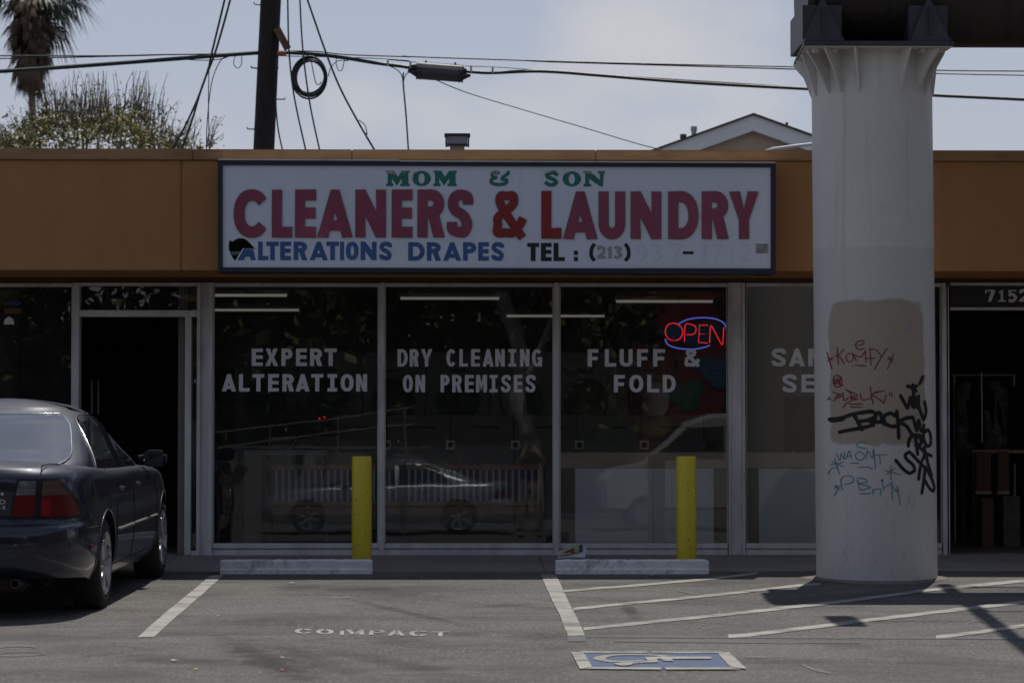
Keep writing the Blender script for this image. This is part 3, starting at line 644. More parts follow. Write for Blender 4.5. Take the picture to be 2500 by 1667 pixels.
wh = [G(x, y, .008) for x, y in cv([(1290, 866), (1180, 856), (1000, 850), (820, 851), (700, 862), (642, 884), (690, 905), (800, 915), (950, 912), (1070, 902)])]
V_, F_ = [], []
p_ = catmull(wh, 6)
for i, q in enumerate(p_):
    t_ = (p_[min(i+1, len(p_)-1)] - p_[max(i-1, 0)]); t_.z = 0; t_.normalize(); n_ = Vector((-t_.y, t_.x, 0)) * .035
    V_ += [tuple(q + n_ - Vector((0, 0, i * 1e-5))), tuple(q - n_ - Vector((0, 0, i * 1e-5)))]
obj('wheel_arc', (V_, [(2*i, 2*i+1, 2*i+3, 2*i+2) for i in range(len(p_)-1)]), M['line'], sym)
obj('figure', ground_poly('g', cv([(1075, 870), (1640, 869), (1700, 871), (1722, 881), (1700, 890), (1640, 891), (1330, 890), (1355, 909), (1255, 909), (1235, 888), (1190, 889), (1208, 920), (1050, 925), (950, 935), (955, 944), (900, 955), (830, 952), (770, 932), (860, 926), (1000, 921), (1105, 912)]), M['line'], .010, wob=.2), M['line'], sym)
# COMPACT stencil (x = 600 + .3827 u, y = 1380 + .3827 v)
cv2 = lambda L_: [(600 + .3827 * u, 1380 + .3827 * v) for u, v in L_]
cs = thing('compact_stencil', None, None, (0, 17.5, 0)); cs['kind'] = 'structure'
def st(ch, u0, u1, v0, v1):
    s = lambda pts: cv2([(u0 + (u1-u0)*a, v1 - (v1-v0)*b) for a, b in pts])
    pcs = {'C': [[(.45, 0), (.15, .1), (0, .35), (0, .65), (.15, .9), (.45, 1), (.45, .8), (.3, .72), (.26, .5), (.3, .28), (.45, .2)], [(.55, 1), (.85, .92), (1, .7), (.78, .68), (.55, .8)], [(.55, 0), (.85, .1), (1, .3), (.78, .32), (.55, .2)]],
           'O': [[(.45, 0), (.15, .1), (0, .35), (0, .65), (.15, .9), (.45, 1), (.45, .8), (.3, .72), (.26, .5), (.3, .28), (.45, .2)], [(.55, 1), (.85, .9), (1, .65), (1, .35), (.85, .1), (.55, 0), (.55, .2), (.7, .28), (.74, .5), (.7, .72), (.55, .8)]],
           'M': [[(0, 0), (.04, .8), (.18, .8), (.16, 0)], [(.24, 1), (.46, 1), (.60, .35), (.50, 0)], [(.60, 0), (.68, .5), (.86, 1), (1, 1), (1, 0), (.80, 0), (.80, .6)]],
           'P': [[(0, 0), (.05, 1), (.28, 1), (.26, 0)], [(.34, 1), (.85, 1), (1, .78), (.9, .5), (.60, .42), (.34, .42), (.34, .58), (.65, .62), (.70, .78), (.6, .84), (.34, .84)]],
           'A': [[(0, 0), (.35, 1), (.50, 1), (.46, .6), (.22, 0)], [(.54, 1), (.68, 1), (1, 0), (.74, 0), (.68, .25), (.42, .25), (.48, .42), (.62, .42)]],
           'T': [[(0, 1), (.42, 1), (.42, .8), (0, .8)], [(.46, 1), (1, 1), (1, .8), (.62, .8), (.62, 0), (.38, 0), (.40, .72), (.46, .78)]]}[ch]
    obj('letter', join(*[ground_poly('c', s(c), M['line'], wob=.3) for c in pcs]), M['line'], cs)
for ch, a, b_, v0, v1 in (('C', 313, 425, 402, 432), ('O', 450, 560, 404, 437), ('M', 600, 755, 407, 441), ('P', 787, 890, 409, 441), ('A', 905, 1015, 411, 445), ('C', 1045, 1160, 412, 448), ('T', 1180, 1302, 418, 449)):
    st(ch, a, b_, v0, v1)

# ================================================================== THE SHOP BUILDING
YF, YG = 23.28, 24.4
Z0 = P(1250, 661, YF).z; ZT = P(1250, 366, YF).z
bl = thing('shop_building', 'long single-storey shop row with orange stucco fascia over aluminium framed shopfronts', 'building', (0, YG, 0))
xw0, xw1 = -10, 10
zc = P(1250, 393, YF).z
# fascia in two stucco fields with the control joint left of the sign
xj0 = P(443, 500, YF).x
obj('fascia', join(bbox(xw0, xj0 - .006, YF, YF + .14, Z0, zc, .004), bbox(xj0 + .006, xw1, YF, YF + .14, Z0, zc, .004), box(xj0 - .01, xj0 + .01, YF + .012, YF + .13, Z0 + .01, zc)), M['orange'], bl)
capd = []
xs = [xw0, -5.2, -2.2, -.9, 1.1, 2.95, 5.3, xw1]
for i in range(len(xs) - 1):
    capd.append(bbox(xs[i] + .001, xs[i+1] - .001, YF - .028, YF + .22, zc + .002, ZT + random.uniform(-.004, .004), .006))
for c in capd: obj('parapet_cap', c, M['cap'], bl)
obj('soffit', box(xw0, xw1, YF + .142, YG + .02, Z0 + .004, Z0 + .05), M['soffit'], bl)
obj('roof', box(xw0, xw1, YF + .141, 37.4, ZT - .35, ZT - .25), M['shingle'], bl)
zh = P(1250, 694, 24.33).z
obj('header', box(xw0, xw1, YG - .03, YG + .12, zh, Z0 + .003), M['header'], bl)
obj('wall', join(box(xw0, xw0 + .15, YG + .2, 37.2, -.05, ZT - .36), box(xw1 - .15, xw1, YG + .2, 37.2, -.05, ZT - .36), box(xw0, xw1, 37.2, 37.4, -.05, ZT - .36)), M['wall_in'], bl)
obj('wall', box(xw0, xw1, YG + .121, YG + .2, Z0, ZT - .36), M['wall_in'], bl)
obj('ceiling', box(xw0 + .15, xw1 - .15, YG + .121, 37.19, 2.60, 2.66), M['ceil'], bl)
obj('shop_floor', box(xw0 + .15, xw1 - .15, YG + .09, 37.19, -.06, .012), M['floor_in'], bl)
# partitions between the units
xpL = P(500, 1000, 26).x
obj('partition', box(-2.44, -2.36, YG + .13, 26.5, .013, 2.59), M['wall_in'], bl)
obj('partition', box(-4.2, -4.12, YG + .13, 37.1, .013, 2.59), M['wall_in'], bl)
obj('doorway_dark_backing', box(-4.11, -2.45, 26.44, 26.49, .013, 2.59), M['cloth_b'], bl)  # black sheet added behind the open doorway to keep it dark
obj('partition', box(4.0, 4.1, YG + .13, 37.1, .013, 2.59), M['wall_in'], bl)
SILL, BASE = 1328, 1356          # pixel rows of glass bottom and frame foot
FD = 24.33                       # front of the frames
def pane(px0, px1, py0=697, py1=1328):
    a, b = P(px0, py0, YG), P(px1, py1, YG)
    return box(a.x, b.x, YG - .003, YG + .003, b.z, a.z)
def window(px0, px1, label=None):
    """frame rails between the mullions, sill with stepped foot, one pane"""
    w = obj('window', pbox(px0, 691, px1, 700, FD + .01, YG + .04), M['alu'], bl)
    if label: w['label'] = label
    obj('sill', pbox(px0, 1326, px1, 1338, FD - .01, YG + .05, .003), M['alu'], w); obj('kick_plate', pbox(px0, 1340, px1, 1357, FD + .005, YG + .05, .003), M['alu'], w)
    obj('pane', pane(px0 - 1, px1 + 1, 699, 1327), M['glass'], w)
    # thin glazing beads up the sides
    for q in (px0, px1 - 3): obj('glazing_bead', pbox(q, 700, q + 3, 1326, FD + .02, YG + .02, 0), M['alu'], w)
    return w
def mullion(px0, px1, y0=690, y1=1357, yf=FD - .02):
    return obj('mullion', pbox(px0, y0, px1, y1, yf, YG + .06, .005), M['alu'], bl)
wL = window(-260, 178, 'window behind the dark sedan with small stickers')
w1 = window(518, 925, 'window lettered EXPERT ALTERATION'); w2 = window(938, 1352, 'window lettered DRY CLEANING ON PREMISES')
w3 = window(1366, 1777, 'window lettered FLUFF & FOLD'); w4 = window(1821, 2300, 'window half hidden behind the grey column')
for a, b_ in ((178, 191), (925, 938), (1352, 1366), (-274, -260)): mullion(a, b_)
# broad posts made of two flanges with a flat face
for a, b_ in ((481, 518), (1777, 1821)):
    po = obj('post', pbox(a, 690, b_, 1357, FD + .015, YG + .06, .003), M['alu'], bl)
    for q0, q1 in ((a + 1, a + 6), (b_ - 9, b_ - 1)): obj('flange', pbox(q0, 690, q1, 1357, FD - .02, FD + .014, .002), M['alu'], po)
mullion(2300, 2314)
# left doorway: header bar, transom pane, jamb of the open door, open doorway beyond
dl = obj('door_frame', pbox(191, 757, 481, 773, FD - .02, YG + .06, .003), M['alu'], bl)
obj('head_rail', pbox(191, 690, 481, 698, FD, YG + .04, .003), M['alu'], dl); obj('door_jamb', pbox(452, 773, 465, 1354, FD - .01, YG + .05, .003), M['alu'], dl); obj('sidelight_foot', pbox(466, 1344, 481, 1356, FD, YG + .05, .002), M['alu'], dl)
obj('transom_pane', pane(191, 481, 697, 758), M['glass'], dl)
obj('sidelight_pane', pane(464, 482, 772, 1345), M['glass'], dl)
for px in (224, 240): obj('door_pull', cyl(tuple(P(px, 928, 25.6)), tuple(P(px, 1010, 25.6)), .007, seg=8), M['steel'], dl)
for px, y0, y1 in ((268, 900, 1010), (285, 890, 1030), (296, 903, 1080), (314, 915, 1100), (337, 906, 1090), (380, 940, 1090), (397, 950, 1100)):
    obj('bead_strand', cyl(tuple(P(px, y0, 25.9)), tuple(P(px + 1, y1, 25.9)), .0024, seg=5), M['wood_pole'], dl)
# right doorway
dr = obj('door_frame', pbox(2320, 750, 2620, 757, FD - .01, YG + .05, .003), M['alu'], bl)
for q in ((2314, 697, 2320, 1356), (2620, 690, 2660, 1356)): obj('door_jamb', pbox(*q, FD, YG + .05, .002), M['alu'], dr)
obj('head_rail', pbox(2320, 690, 2620, 697, FD, YG + .05, .002), M['alu'], dr)
obj('transom_panel', pbox(2320, 697, 2620, 750, YG - .005, YG + .01, 0), M['darkpl'], dr)
for ch, u0, u1 in (('7', 320, 370), ('1', 384, 425), ('5', 432, 482), ('2', 490, 541)):
    put_letter(ch, 2250 + u0 * .4845, 640 + 140 * .4845, 2250 + u1 * .4845, 640 + 199 * .4845, YG - .012, M['white_l'], dr, fn=slab_digit, name='numeral')
obj('door_pull', cyl(tuple(P(2396, 908, 25.2)), tuple(P(2398, 1080, 25.2)), .006, seg=8), M['steel'], dr)
# window lettering
def row(text, xs, v0, v1, ox, oy, k, win, stem=.235, bar=.2):
    for ch, (a, b_) in zip(text, xs):
        put_letter('J' if ch == 'I' else ch, ox + a * k, oy + v0 * k, ox + b_ * k, oy + v1 * k, YG - .006, M['white_l'], win, stem, bar)
K7 = .4717
row('EXPERT', [(243, 300), (313, 380), (397, 455), (472, 528), (545, 608), (620, 683)], 362, 452, 500, 680, K7, w1)
row('ALTERATION', [(88, 162), (177, 232), (247, 308), (328, 383), (402, 462), (470, 543), (551, 613), (635, 685), (703, 770), (783, 840)], 494, 584, 500, 680, K7, w1)
row('DRYCLEANING', [(107, 160), (170, 217), (228, 287), (360, 410), (427, 472), (488, 534), (547, 605), (613, 662), (680, 722), (741, 790), (803, 855)], 365, 455, 920, 680, K7, w2, .2, .18)
row('ONPREMISES', [(135, 186), (200, 250), (330, 377), (390, 440), (456, 502), (513, 570), (583, 625), (643, 693), (709, 753), (770, 822)], 498, 588, 920, 680, K7, w2, .2, .18)
row('FLUFF&', [(180, 235), (268, 327), (345, 412), (435, 492), (518, 580), (680, 755)], 365, 455, 1350, 680, .472, w3)
row('FOLD', [(315, 372), (395, 467), (487, 550), (568, 635)], 498, 588, 1350, 680, .472, w3)
row('SAMEDAY', [(207, 280), (293, 373), (388, 470), (485, 545), (640, 705), (720, 800), (810, 885)], 343, 430, 1780, 680, .4975, w4, .25, .2)
row('SERVICE', [(260, 333), (355, 425), (445, 520), (535, 610), (625, 675), (690, 765), (780, 850)], 470, 557, 1780, 680, .4975, w4, .25, .2)
# small stickers high on the left window
obj('sticker', pbox(8, 735, 52, 745, YG - .008, YG - .005, 0), M['print_blue'], wL); obj('sticker', pbox(10, 752, 52, 766, YG - .008, YG - .005, 0), M['brace'], wL)
c0 = P(22, 782, YG - .006)
obj('sticker', (lambda a: ([(c0.x + .045 * x, c0.y, c0.z + .035 * z) for x, z in a], [tuple(range(len(a)))]))([(-1, -1), (-.8, .3), (0, 1), (.8, .3), (1, -1)]), M['white_l'], wL)
# scratched tag on the kick plate under the middle window
sc_ = []
for i in range(9):
    x0 = 1005 + i * 22; sc_.append(tube([P(x0 + u, 1347 + v, FD - .008) for u, v in ((0, 4), (5, -5), (9, 3), (14, -4), (18, 4))], .0012, 4))
obj('scratched_tag', join(*sc_), M['hole'], w2)

# ---- the sign box
sg = thing('shop_sign', 'wide white lightbox sign in navy frame reading MOM & SON CLEANERS & LAUNDRY', 'sign', (0, 23.0, 2.3))
YS = 23.0
c4 = [P(531.5, 391.5, YS), P(1894, 397.5, YS), P(1894, 667.5, YS), P(531.5, 664, YS)]   # tl tr br bl
def lerp2(u, v):                                 # u right, v down
    return (c4[0].lerp(c4[1], u)).lerp(c4[3].lerp(c4[2], u), v)
def sbox(u0, v0, u1, v1, y0, y1):
    q = [lerp2(u0, v0), lerp2(u1, v0), lerp2(u1, v1), lerp2(u0, v1)]
    V = [(p.x, y, p.z) for y in (y0, y1) for p in q]
    return V, [(0, 1, 2, 3), (7, 6, 5, 4), (0, 4, 5, 1), (1, 5, 6, 2), (2, 6, 7, 3), (3, 7, 4, 0)]
fu, fv = .0088, .042
obj('frame', join(sbox(0, 0, .325, fv, YS, YF - .035), sbox(.3253, 0.006, 1, fv, YS, YF - .035), sbox(0, 1 - fv, .2, 1, YS, YF - .002), sbox(.2003, 1 - fv, .745, 1, YS, YF - .002), sbox(.7453, 1 - fv - .002, 1, 1 + .004, YS - .003, YF - .002), sbox(0, fv + .001, fu, 1 - fv - .001, YS, YF - .032), sbox(1 - fu, fv + .001, 1, 1 - fv - .003, YS, YF - .032)), M['navy'], sg)
obj('drip_edge', join(sbox(.001, -.012, .324, -.001, YS - .004, YF - .05), sbox(.326, -.006, .999, .005, YS - .003, YF - .05)), M['alu'], sg)
# acrylic face in two panels; the left one is broken open in its lower left corner
YP = YS + .018
def cropA(u, v): return P(500 + .3189 * u, 370 + .3189 * v, YP)
hole = [(190, 678), (213, 690), (235, 672), (262, 664), (295, 664), (322, 678), (345, 700), (365, 722), (387, 745), (292, 741), (262, 790), (232, 838), (212, 812), (195, 780), (183, 745), (183, 708)]
us = .5410
def face(u0, u1, holes):
    q = [lerp2(u0, fv), lerp2(u1, fv), lerp2(u1, 1 - fv), lerp2(u0, 1 - fv)]
    cs_ = [[(p.x, p.z) for p in q]] + holes
    fl, tr = poly_faces(cs_)
    return [(x, YP, z) for x, z in fl], tr
hz_ = [(p.x, p.z) for p in (cropA(*h) for h in hole)]
sf = obj('sign_face', face(fu, us - .0001, [hz_]), M['panel'], sg)
obj('crack', join(tube([cropA(385, 744) + Vector((0, -.002, 0)), cropA(410, 741) + Vector((0, -.002, 0)), cropA(440, 738) + Vector((0, -.002, 0))], .0018, 4), tube([cropA(232, 838) + Vector((0, -.002, 0)), cropA(228, 862) + Vector((0, -.002, 0)), cropA(262, 885) + Vector((0, -.002, 0))], .0012, 4), tube([cropA(312, 832) + Vector((0, -.002, 0)), cropA(333, 878) + Vector((0, -.002, 0))], .0010, 4)), M['seam'], sf)
obj('sign_face', face(us + .0001, 1 - fu, []), M['panel'], sg)
obj('sign_back', sbox(.01, .05, .99, .95, YF - .06, YF - .036), M['hole'], sg)
obj('lamp_tube', cyl(tuple(cropA(150, 775) + Vector((0, .1, 0))), tuple(cropA(2200, 775) + Vector((0, .1, 0))), .019, seg=10), M['greyv'], sg)
YL = YP - .014
def LA(text, xs, y0, y1, m, ox, oy=370, stem=.19, bar=.17, trim=None, depth=0.012, k=.3189, fn=None):
    for ch, (a, b_) in zip(text, xs):
        if ch != ' ': put_letter(ch, ox + a * k, oy + y0 * k, ox + b_ * k, oy + y1 * k, YL if depth else YP - .003, m, sg, stem, bar, depth, trim, fn)
LA('CLEANERS', [(225, 487), (518, 667), (695, 849), (866, 1128), (1157, 1383), (1435, 1587), (1632, 1833), (1862, 2045)], 293, 656, M['mag'], 500, trim=M['gold'], stem=.192, bar=.215)
LA('&L', [(14, 240), (385, 533)], 302, 664, M['red'], 1200, trim=M['gold'], stem=.192, bar=.215)
LA('AUNDRY', [(552, 807), (823, 1020), (1069, 1297), (1356, 1582), (1613, 1813), (1823, 2043)], 307, 668, M['mag'], 1200, trim=M['gold'], stem=.192, bar=.215)
LA('LTERATIONS', [(408, 487), (470, 566), (577, 660), (680, 785), (803, 942), (930, 1027), (1035, 1066), (1080, 1178), (1193, 1315), (1335, 1433)], 690, 832, M['blue'], 500, stem=.25, bar=.23, depth=0)
LA('DRAPES', [(1557, 1683), (1700, 1808), (1825, 1963), (1977, 2080), (2093, 2175), (2193, 2292)], 694, 836, M['blue'], 500, stem=.25, bar=.23, depth=0)
LA('TEL', [(273, 364), (378, 460), (475, 561)], 700, 839, M['black'], 1200, stem=.27, bar=.22, depth=0)
LA(':', [(630, 662)], 760, 839, M['black'], 1200, depth=0); LA('(', [(750, 797)], 707, 836, M['black'], 1200, stem=.22, depth=0); LA(')', [(1015, 1063)], 707, 836, M['black'], 1200, stem=.22, depth=0)
LA('213', [(808, 875), (886, 920), (930, 1003)], 724, 820, M['greyv'], 1200, stem=.26, bar=.2, depth=0)
LA('-', [(1465, 1547)], 764, 786, M['black'], 1200, depth=0)
LA('937', [(1105, 1190), (1215, 1310), (1365, 1445)], 705, 840, M['ghost'], 1200, stem=.12, bar=.1, depth=0)
LA('7772', [(1590, 1655), (1685, 1760), (1800, 1860), (1905, 1985)], 708, 838, M['ghost'], 1200, stem=.13, bar=.11, depth=0)
# broken A beside the hole
q = [cropA(*p) for p in ((250, 832), (268, 800), (300, 743), (338, 745), (372, 748), (390, 832), (352, 832), (346, 806), (312, 806), (298, 832))]
obj('letter', ([(p.x, YP - .003, p.z) for p in q], [tuple(t) for t in tessellate_polygon([[Vector((p.x, p.z, 0)) for p in q]])]), M['blue'], sg)
LA('MOM', [(92, 325), (350, 535), (560, 792)], 70, 222, M['green'], 920, 400, depth=0, k=.2466, fn=serif_glyph)
LA('&', [(1105, 1320)], 70, 222, M['green'], 920, 400, depth=0, k=.2466, fn=serif_glyph)
LA('SON', [(1650, 1808), (1838, 2022), (2045, 2260)], 74, 226, M['green'], 920, 400, depth=0, k=.2466, fn=serif_glyph)
def peel(pts):
    q = [P(920 + .2466 * u, 400 + .2466 * v, YP - .003) for u, v in pts]
    V = [(p.x, YP - .006 - .004 * (i % 2), p.z) for i, p in enumerate(q)]
    c = sum((Vector(v) for v in V), Vector()) / len(V); V.append((c.x, YP - .016, c.z)); n = len(q)
    return V, [(i, (i + 1) % n, n) for i in range(n)]
for pts in ([(90, 84), (120, 70), (165, 76), (192, 124), (150, 108), (118, 102)], [(245, 92), (290, 72), (300, 78), (262, 104)], [(352, 118), (362, 92), (385, 78), (372, 110), (362, 180)], [(1122, 98), (1140, 74), (1200, 70), (1222, 84), (1190, 104), (1150, 104)],
            [(1655, 98), (1700, 78), (1765, 76), (1720, 96), (1672, 108)], [(1852, 104), (1880, 84), (1930, 78), (1890, 100)], [(2046, 92), (2070, 76), (2120, 84), (2160, 118), (2110, 108)], [(2195, 80), (2255, 80), (2235, 92)]):
    obj('peeled_vinyl', peel(pts), M['peel'], sg)
scr = []
for i in range(5):
    pts = [P(1200 + .3189 * (2028 + random.uniform(0, 85)), 370 + .3189 * (712 + i * 14 + random.uniform(-6, 6)), YP - .005) for _ in range(8)]
    scr.append(tube(sorted(pts, key=lambda p: p.x + random.uniform(-.012, .012)), .0011, 4))
a_, b_ = P(1200 + .3189 * 2022, 370 + .3189 * 706, YP - .003), P(1200 + .3189 * 2118, 370 + .3189 * 780, YP - .003)
stk = obj('sticker', ([(a_.x, a_.y, a_.z), (b_.x, a_.y, a_.z), (b_.x, a_.y, b_.z), (a_.x, a_.y, b_.z)], [(0, 1, 2, 3)]), M['greyv'], sg)
obj('scribble', join(*scr), M['black'], stk)

# ================================================================== COLUMN AND BILLBOARD SUPPORT
CC = Vector((3.174, 21.74, 0)); CR = 0.4605
ppm = FPX / 21.3
def col_arc(px): return math.asin(max(-.999, min(.999, (px - 2141) / 147))) * .457
def col_z(py): return P(2141, py, CC.y - CR).z - gz(21.3)
COLP = dict(uc=(col_arc(2018) + col_arc(2246)) / 2, uh=(col_arc(2246) - col_arc(2018)) / 2, zc=(col_z(730) + col_z(1086)) / 2, zh=(col_z(730) - col_z(1086)) / 2, band=col_z(602))
colz = gz(21.3)
cl = thing('billboard_column', 'thick grey steel column with finned head, beige buffed patch and graffiti at the right of the lot', 'column', (CC.x, CC.y, colz))
M['column'] = column_mat()
zfl = P(2141, 112, 21.15).z; zft = P(2141, 100, 21.15).z
LEAN = lambda z: -.024 * (z - colz) / 4
obj('shaft', (lambda d: ([(x + LEAN(z), y, z) for x, y, z in d[0]], d[1]))(lathe([(CR + .002, -.12), (CR, .0), (CR, zfl - colz)], CC.x, CC.y, 96, colz)), M['column'], cl, smooth=True, ang=40)
fx0, fx1, fy0, fy1 = 2.560, 3.690, CC.y - .59, CC.y + .59
def taper_plate(d, k): return [(x + (k if x < CC.x else -k) * (y - fy0) / (fy1 - fy0), y, z) for x, y, z in d[0]], d[1]
obj('flange_plate', taper_plate(bbox(fx0, fx1, fy0, fy1, zfl, zft, .006), .06), M['pole_dark'], cl)
obj('flange_underside', taper_plate(box(fx0 + .01, fx1 - .01, fy0 + .01, fy1 - .01, zfl - .006, zfl - .001), .06), M['pole'], cl)
zlow = P(2141, 222, 21.3).z
for a in (-128, -112, -74, -52, -38, -20, 20, 38, 52, 74, 112, 128, 160, 200):     # radial fins, 0 = towards the lot
    dx, dy = math.sin(R(a)), -math.cos(R(a))
    reach = min((.50 if dx > 0 else .56) / max(abs(dx), 1e-6), .575 / max(abs(dy), 1e-6)); reach = min(reach, .70)
    n = Vector((-dy, dx, 0)) * .008
    prof = [(CR - .01, zlow), (CR + .012, zlow), (CR + (reach - CR) * .58, zfl - .13), (reach - .01, zfl - .035), (reach, zfl - .007), (CR - .01, zfl - .007)]
    V = [tuple(Vector((CC.x - .022 + dx * r, CC.y + dy * r, z)) + s * n) for s in (1, -1) for r, z in prof]; k = len(prof)
    obj('fin', (V, [tuple(range(k)), tuple(range(2*k - 1, k - 1, -1))] + [(i, i + k, (i + 1) % k + k, (i + 1) % k) for i in range(k)]), M['pole'], cl)
for px, py in ((1991, 122), (2037, 122), (2252, 121), (2293, 120)):
    p = P(px, py, 21.28); obj('bolt', lathe([(.030, -.028), (.032, 0)], p.x, p.y, 6, zfl - .007), M['pole'], cl)
# saddles and the big horizontal pipe
PZ = zft + .035 + .46; PRr = .46; PY = CC.y
px0_ = 2.63
pp = thing('billboard_pipe', 'massive black horizontal steel pipe lying on the head of the grey column', 'steel pipe', (CC.x, PY, PZ))
def disc(x0, x1, r, seg=64):
    V = [(x, PY + r * math.cos(2*math.pi*k/seg), PZ + r * math.sin(2*math.pi*k/seg)) for x in (x0, x1) for k in range(seg)]
    return V, [tuple(range(seg))[::-1], tuple(range(seg, 2*seg))] + [(k, (k+1) % seg, seg + (k+1) % seg, seg + k) for k in range(seg)]
obj('pipe', disc(px0_ + .03, 12, PRr), M['pipe_black'], pp, smooth=True, ang=40)
obj('end_plate', disc(px0_ - .02, px0_ + .029, PRr + .015), M['pole_dark'], pp, smooth=True, ang=40)
yb = fy0 + .10
for xs0 in (2.712, 3.512):
    obj('saddle_plate', bbox(xs0 - .147, xs0 + .147, yb + .02, fy1 - .25, zft + .002, zft + .285, .004), M['pole_dark'], pp)
    obj('saddle_foot', bbox(xs0 - .145, xs0 + .150, fy0 + .01, yb + .25, zft + .001, zft + .022, .003), M['pole_dark'], pp)
    V = [(xs0 - .142, yb - .065, zft + .024), (xs0 + .145, yb - .065, zft + .024), (xs0 + .012, yb - .012, zft + .325), (xs0 - .012, yb - .012, zft + .325)]
    V += [(x, y + .016, z) for x, y, z in V]
    obj('stiffener', (V, [(0, 1, 2, 3), (7, 6, 5, 4), (0, 4, 5, 1), (1, 5, 6, 2), (2, 6, 7, 3), (3, 7, 4, 0)]), M['pole_dark'], pp)
    obj('centre_rib', box(xs0 - .006, xs0 + .006, yb - .085, yb - .030, zft + .05, zft + .27), M['pole_dark'], pp)
# catwalk steel above the picture (its shadow falls on the lot)
HZ = 5.6
def shp(px, py, h=HZ):
    g = G(px, py); dh = h - g.z; return Vector((g.x + .098 * dh, g.y + .4 * dh, h))
ck = thing('billboard', 'long steel beam with rods high above the column, end-on to the shops', 'billboard', (4, 21, HZ))
a1, a2 = shp(2305, 1426), shp(2520, 1590)
dv = (a2 - a1).normalized(); a2 = a1 + dv * 12.5
def slab_between(a, b, t, z0, z1):
    n = (b - a).normalized().cross(Vector((0, 0, 1))) * t / 2
    V = [tuple(Vector((p.x, p.y, z)) + n * sg_) for p in (a, b) for z in (z0, z1) for sg_ in (1, -1)]
    return V, [(0, 1, 3, 2), (4, 6, 7, 5), (0, 4, 5, 1), (2, 3, 7, 6), (0, 2, 6, 4), (1, 5, 7, 3)]
obj('panel_face', slab_between(a1, a2, .09, HZ - .1, HZ + .35), M['pole_dark'], ck)
for q in range(0, 13, 2):
    c = a1 + dv * (q + .2); obj('strut', tube([c + Vector((.02, 0, -.12)), c + Vector((.02, 0, .36))], .06, 4), M['pole_dark'], ck)
for py, r, xa in ((1433, .032, a1.x), (1441, .012, a1.x), (1446, .012, a1.x), (1492, .030, None), (1516, .011, None)):
    s = shp(2370, py); x0 = a1.x - .1 if xa else (shp(2375, py).x if py < 1500 else shp(2120, py).x)
    obj('rod', cyl((x0, s.y, s.z + r), (12, s.y, s.z + r), r, seg=8), M['pole_dark'], ck)
b0, b1 = shp(2010, 1503), shp(2120, 1528)
fb = obj('floodlight_box', bbox(b0.x, b1.x, b1.y, b0.y, HZ - .05, HZ + .10, .02), M['pole_dark'], ck)

# ---- graffiti, wrapped round the column as thin paint strokes
def on_col(px, py, off):
    th = math.asin(max(-.995, min(.995, (px - 2141) / 147)))
    r = CR + off
    x, y = CC.x + r * math.sin(th), CC.y - r * math.cos(th)
    z = P(px, py, y).z
    return Vector((x + LEAN(z), y, z)), Vector((math.sin(th), -math.cos(th), 0))
gk = [0]
def stroke(px, w, smooth=9):
    """px: list of crop coordinates (x = 1980 + .3445 u, y = 700 + .3445 v); w in crop pixels"""
    pts = catmull([(1980 + .3445 * u, 700 + .3445 * v, 0) for u, v in px], smooth) if len(px) > 2 else [Vector((1980 + .3445 * u, 700 + .3445 * v, 0)) for u, v in px]
    n = len(pts)
    if n == 2:
        pts = [pts[0].lerp(pts[1], i / 6) for i in range(7)]; n = 7
    V = []; gk[0] += 1; half = w * .3445 / 2
    # round ends
    for i in range(n):
        t = pts[min(i+1, n-1)] - pts[max(i-1, 0)]
        t = t.normalized() if t.length > 1e-6 else Vector((1, 0, 0)); q = Vector((-t.y, t.x, 0)) * half * (0.55 if i in (0, n-1) else 1) * random.uniform(.93, 1.07)
        e = -t * half * .6 if i == 0 else (t * half * .6 if i == n-1 else Vector())
        off = .0012 + (gk[0] % 40) * .00006 + i * 1e-5
        for s in (1, -1):
            c = pts[i] + q * s + e; V.append(tuple(on_col(c.x, c.y, off)[0]))
    return V, [(2*i, 2*i+1, 2*i+3, 2*i+2) for i in range(n-1)]
def graffiti(name, m, strokes, w, label):
    o = obj(name, join(*[stroke(s, w) for s in strokes]), m, cl); o['label'] = label
graffiti('graffiti', M['gr_red'], [[(103, 462), (112, 500), (120, 540), (130, 582)], [(103, 505), (120, 512), (138, 516)], [(104, 530), (122, 515), (137, 495)],
    [(163, 428), (166, 480), (170, 550)], [(206, 440), (180, 475), (152, 492)], [(152, 492), (180, 498), (196, 525), (206, 550)], [(240, 470), (220, 490), (222, 520), (242, 532), (262, 515), (262, 480), (240, 470)],
    [(262, 470), (276, 500), (284, 528)], [(276, 480), (310, 498), (345, 455)], [(345, 452), (346, 495), (350, 535)], [(374, 430), (378, 490), (382, 555)], [(372, 448), (405, 440)], [(352, 508), (412, 506)],
    [(408, 440), (432, 462), (450, 490)], [(497, 432), (452, 500), (402, 588)], [(541, 468), (520, 520), (493, 584)], [(497, 513), (538, 514)], [(502, 490), (534, 540)],
    [(258, 562), (264, 562)], [(275, 556), (350, 560)], [(300, 412), (322, 408), (338, 395), (325, 382), (300, 385), (282, 405), (290, 435), (312, 444), (340, 435)]], 7.5, 'thin red tag with a spiral and stars reading KOMFY')
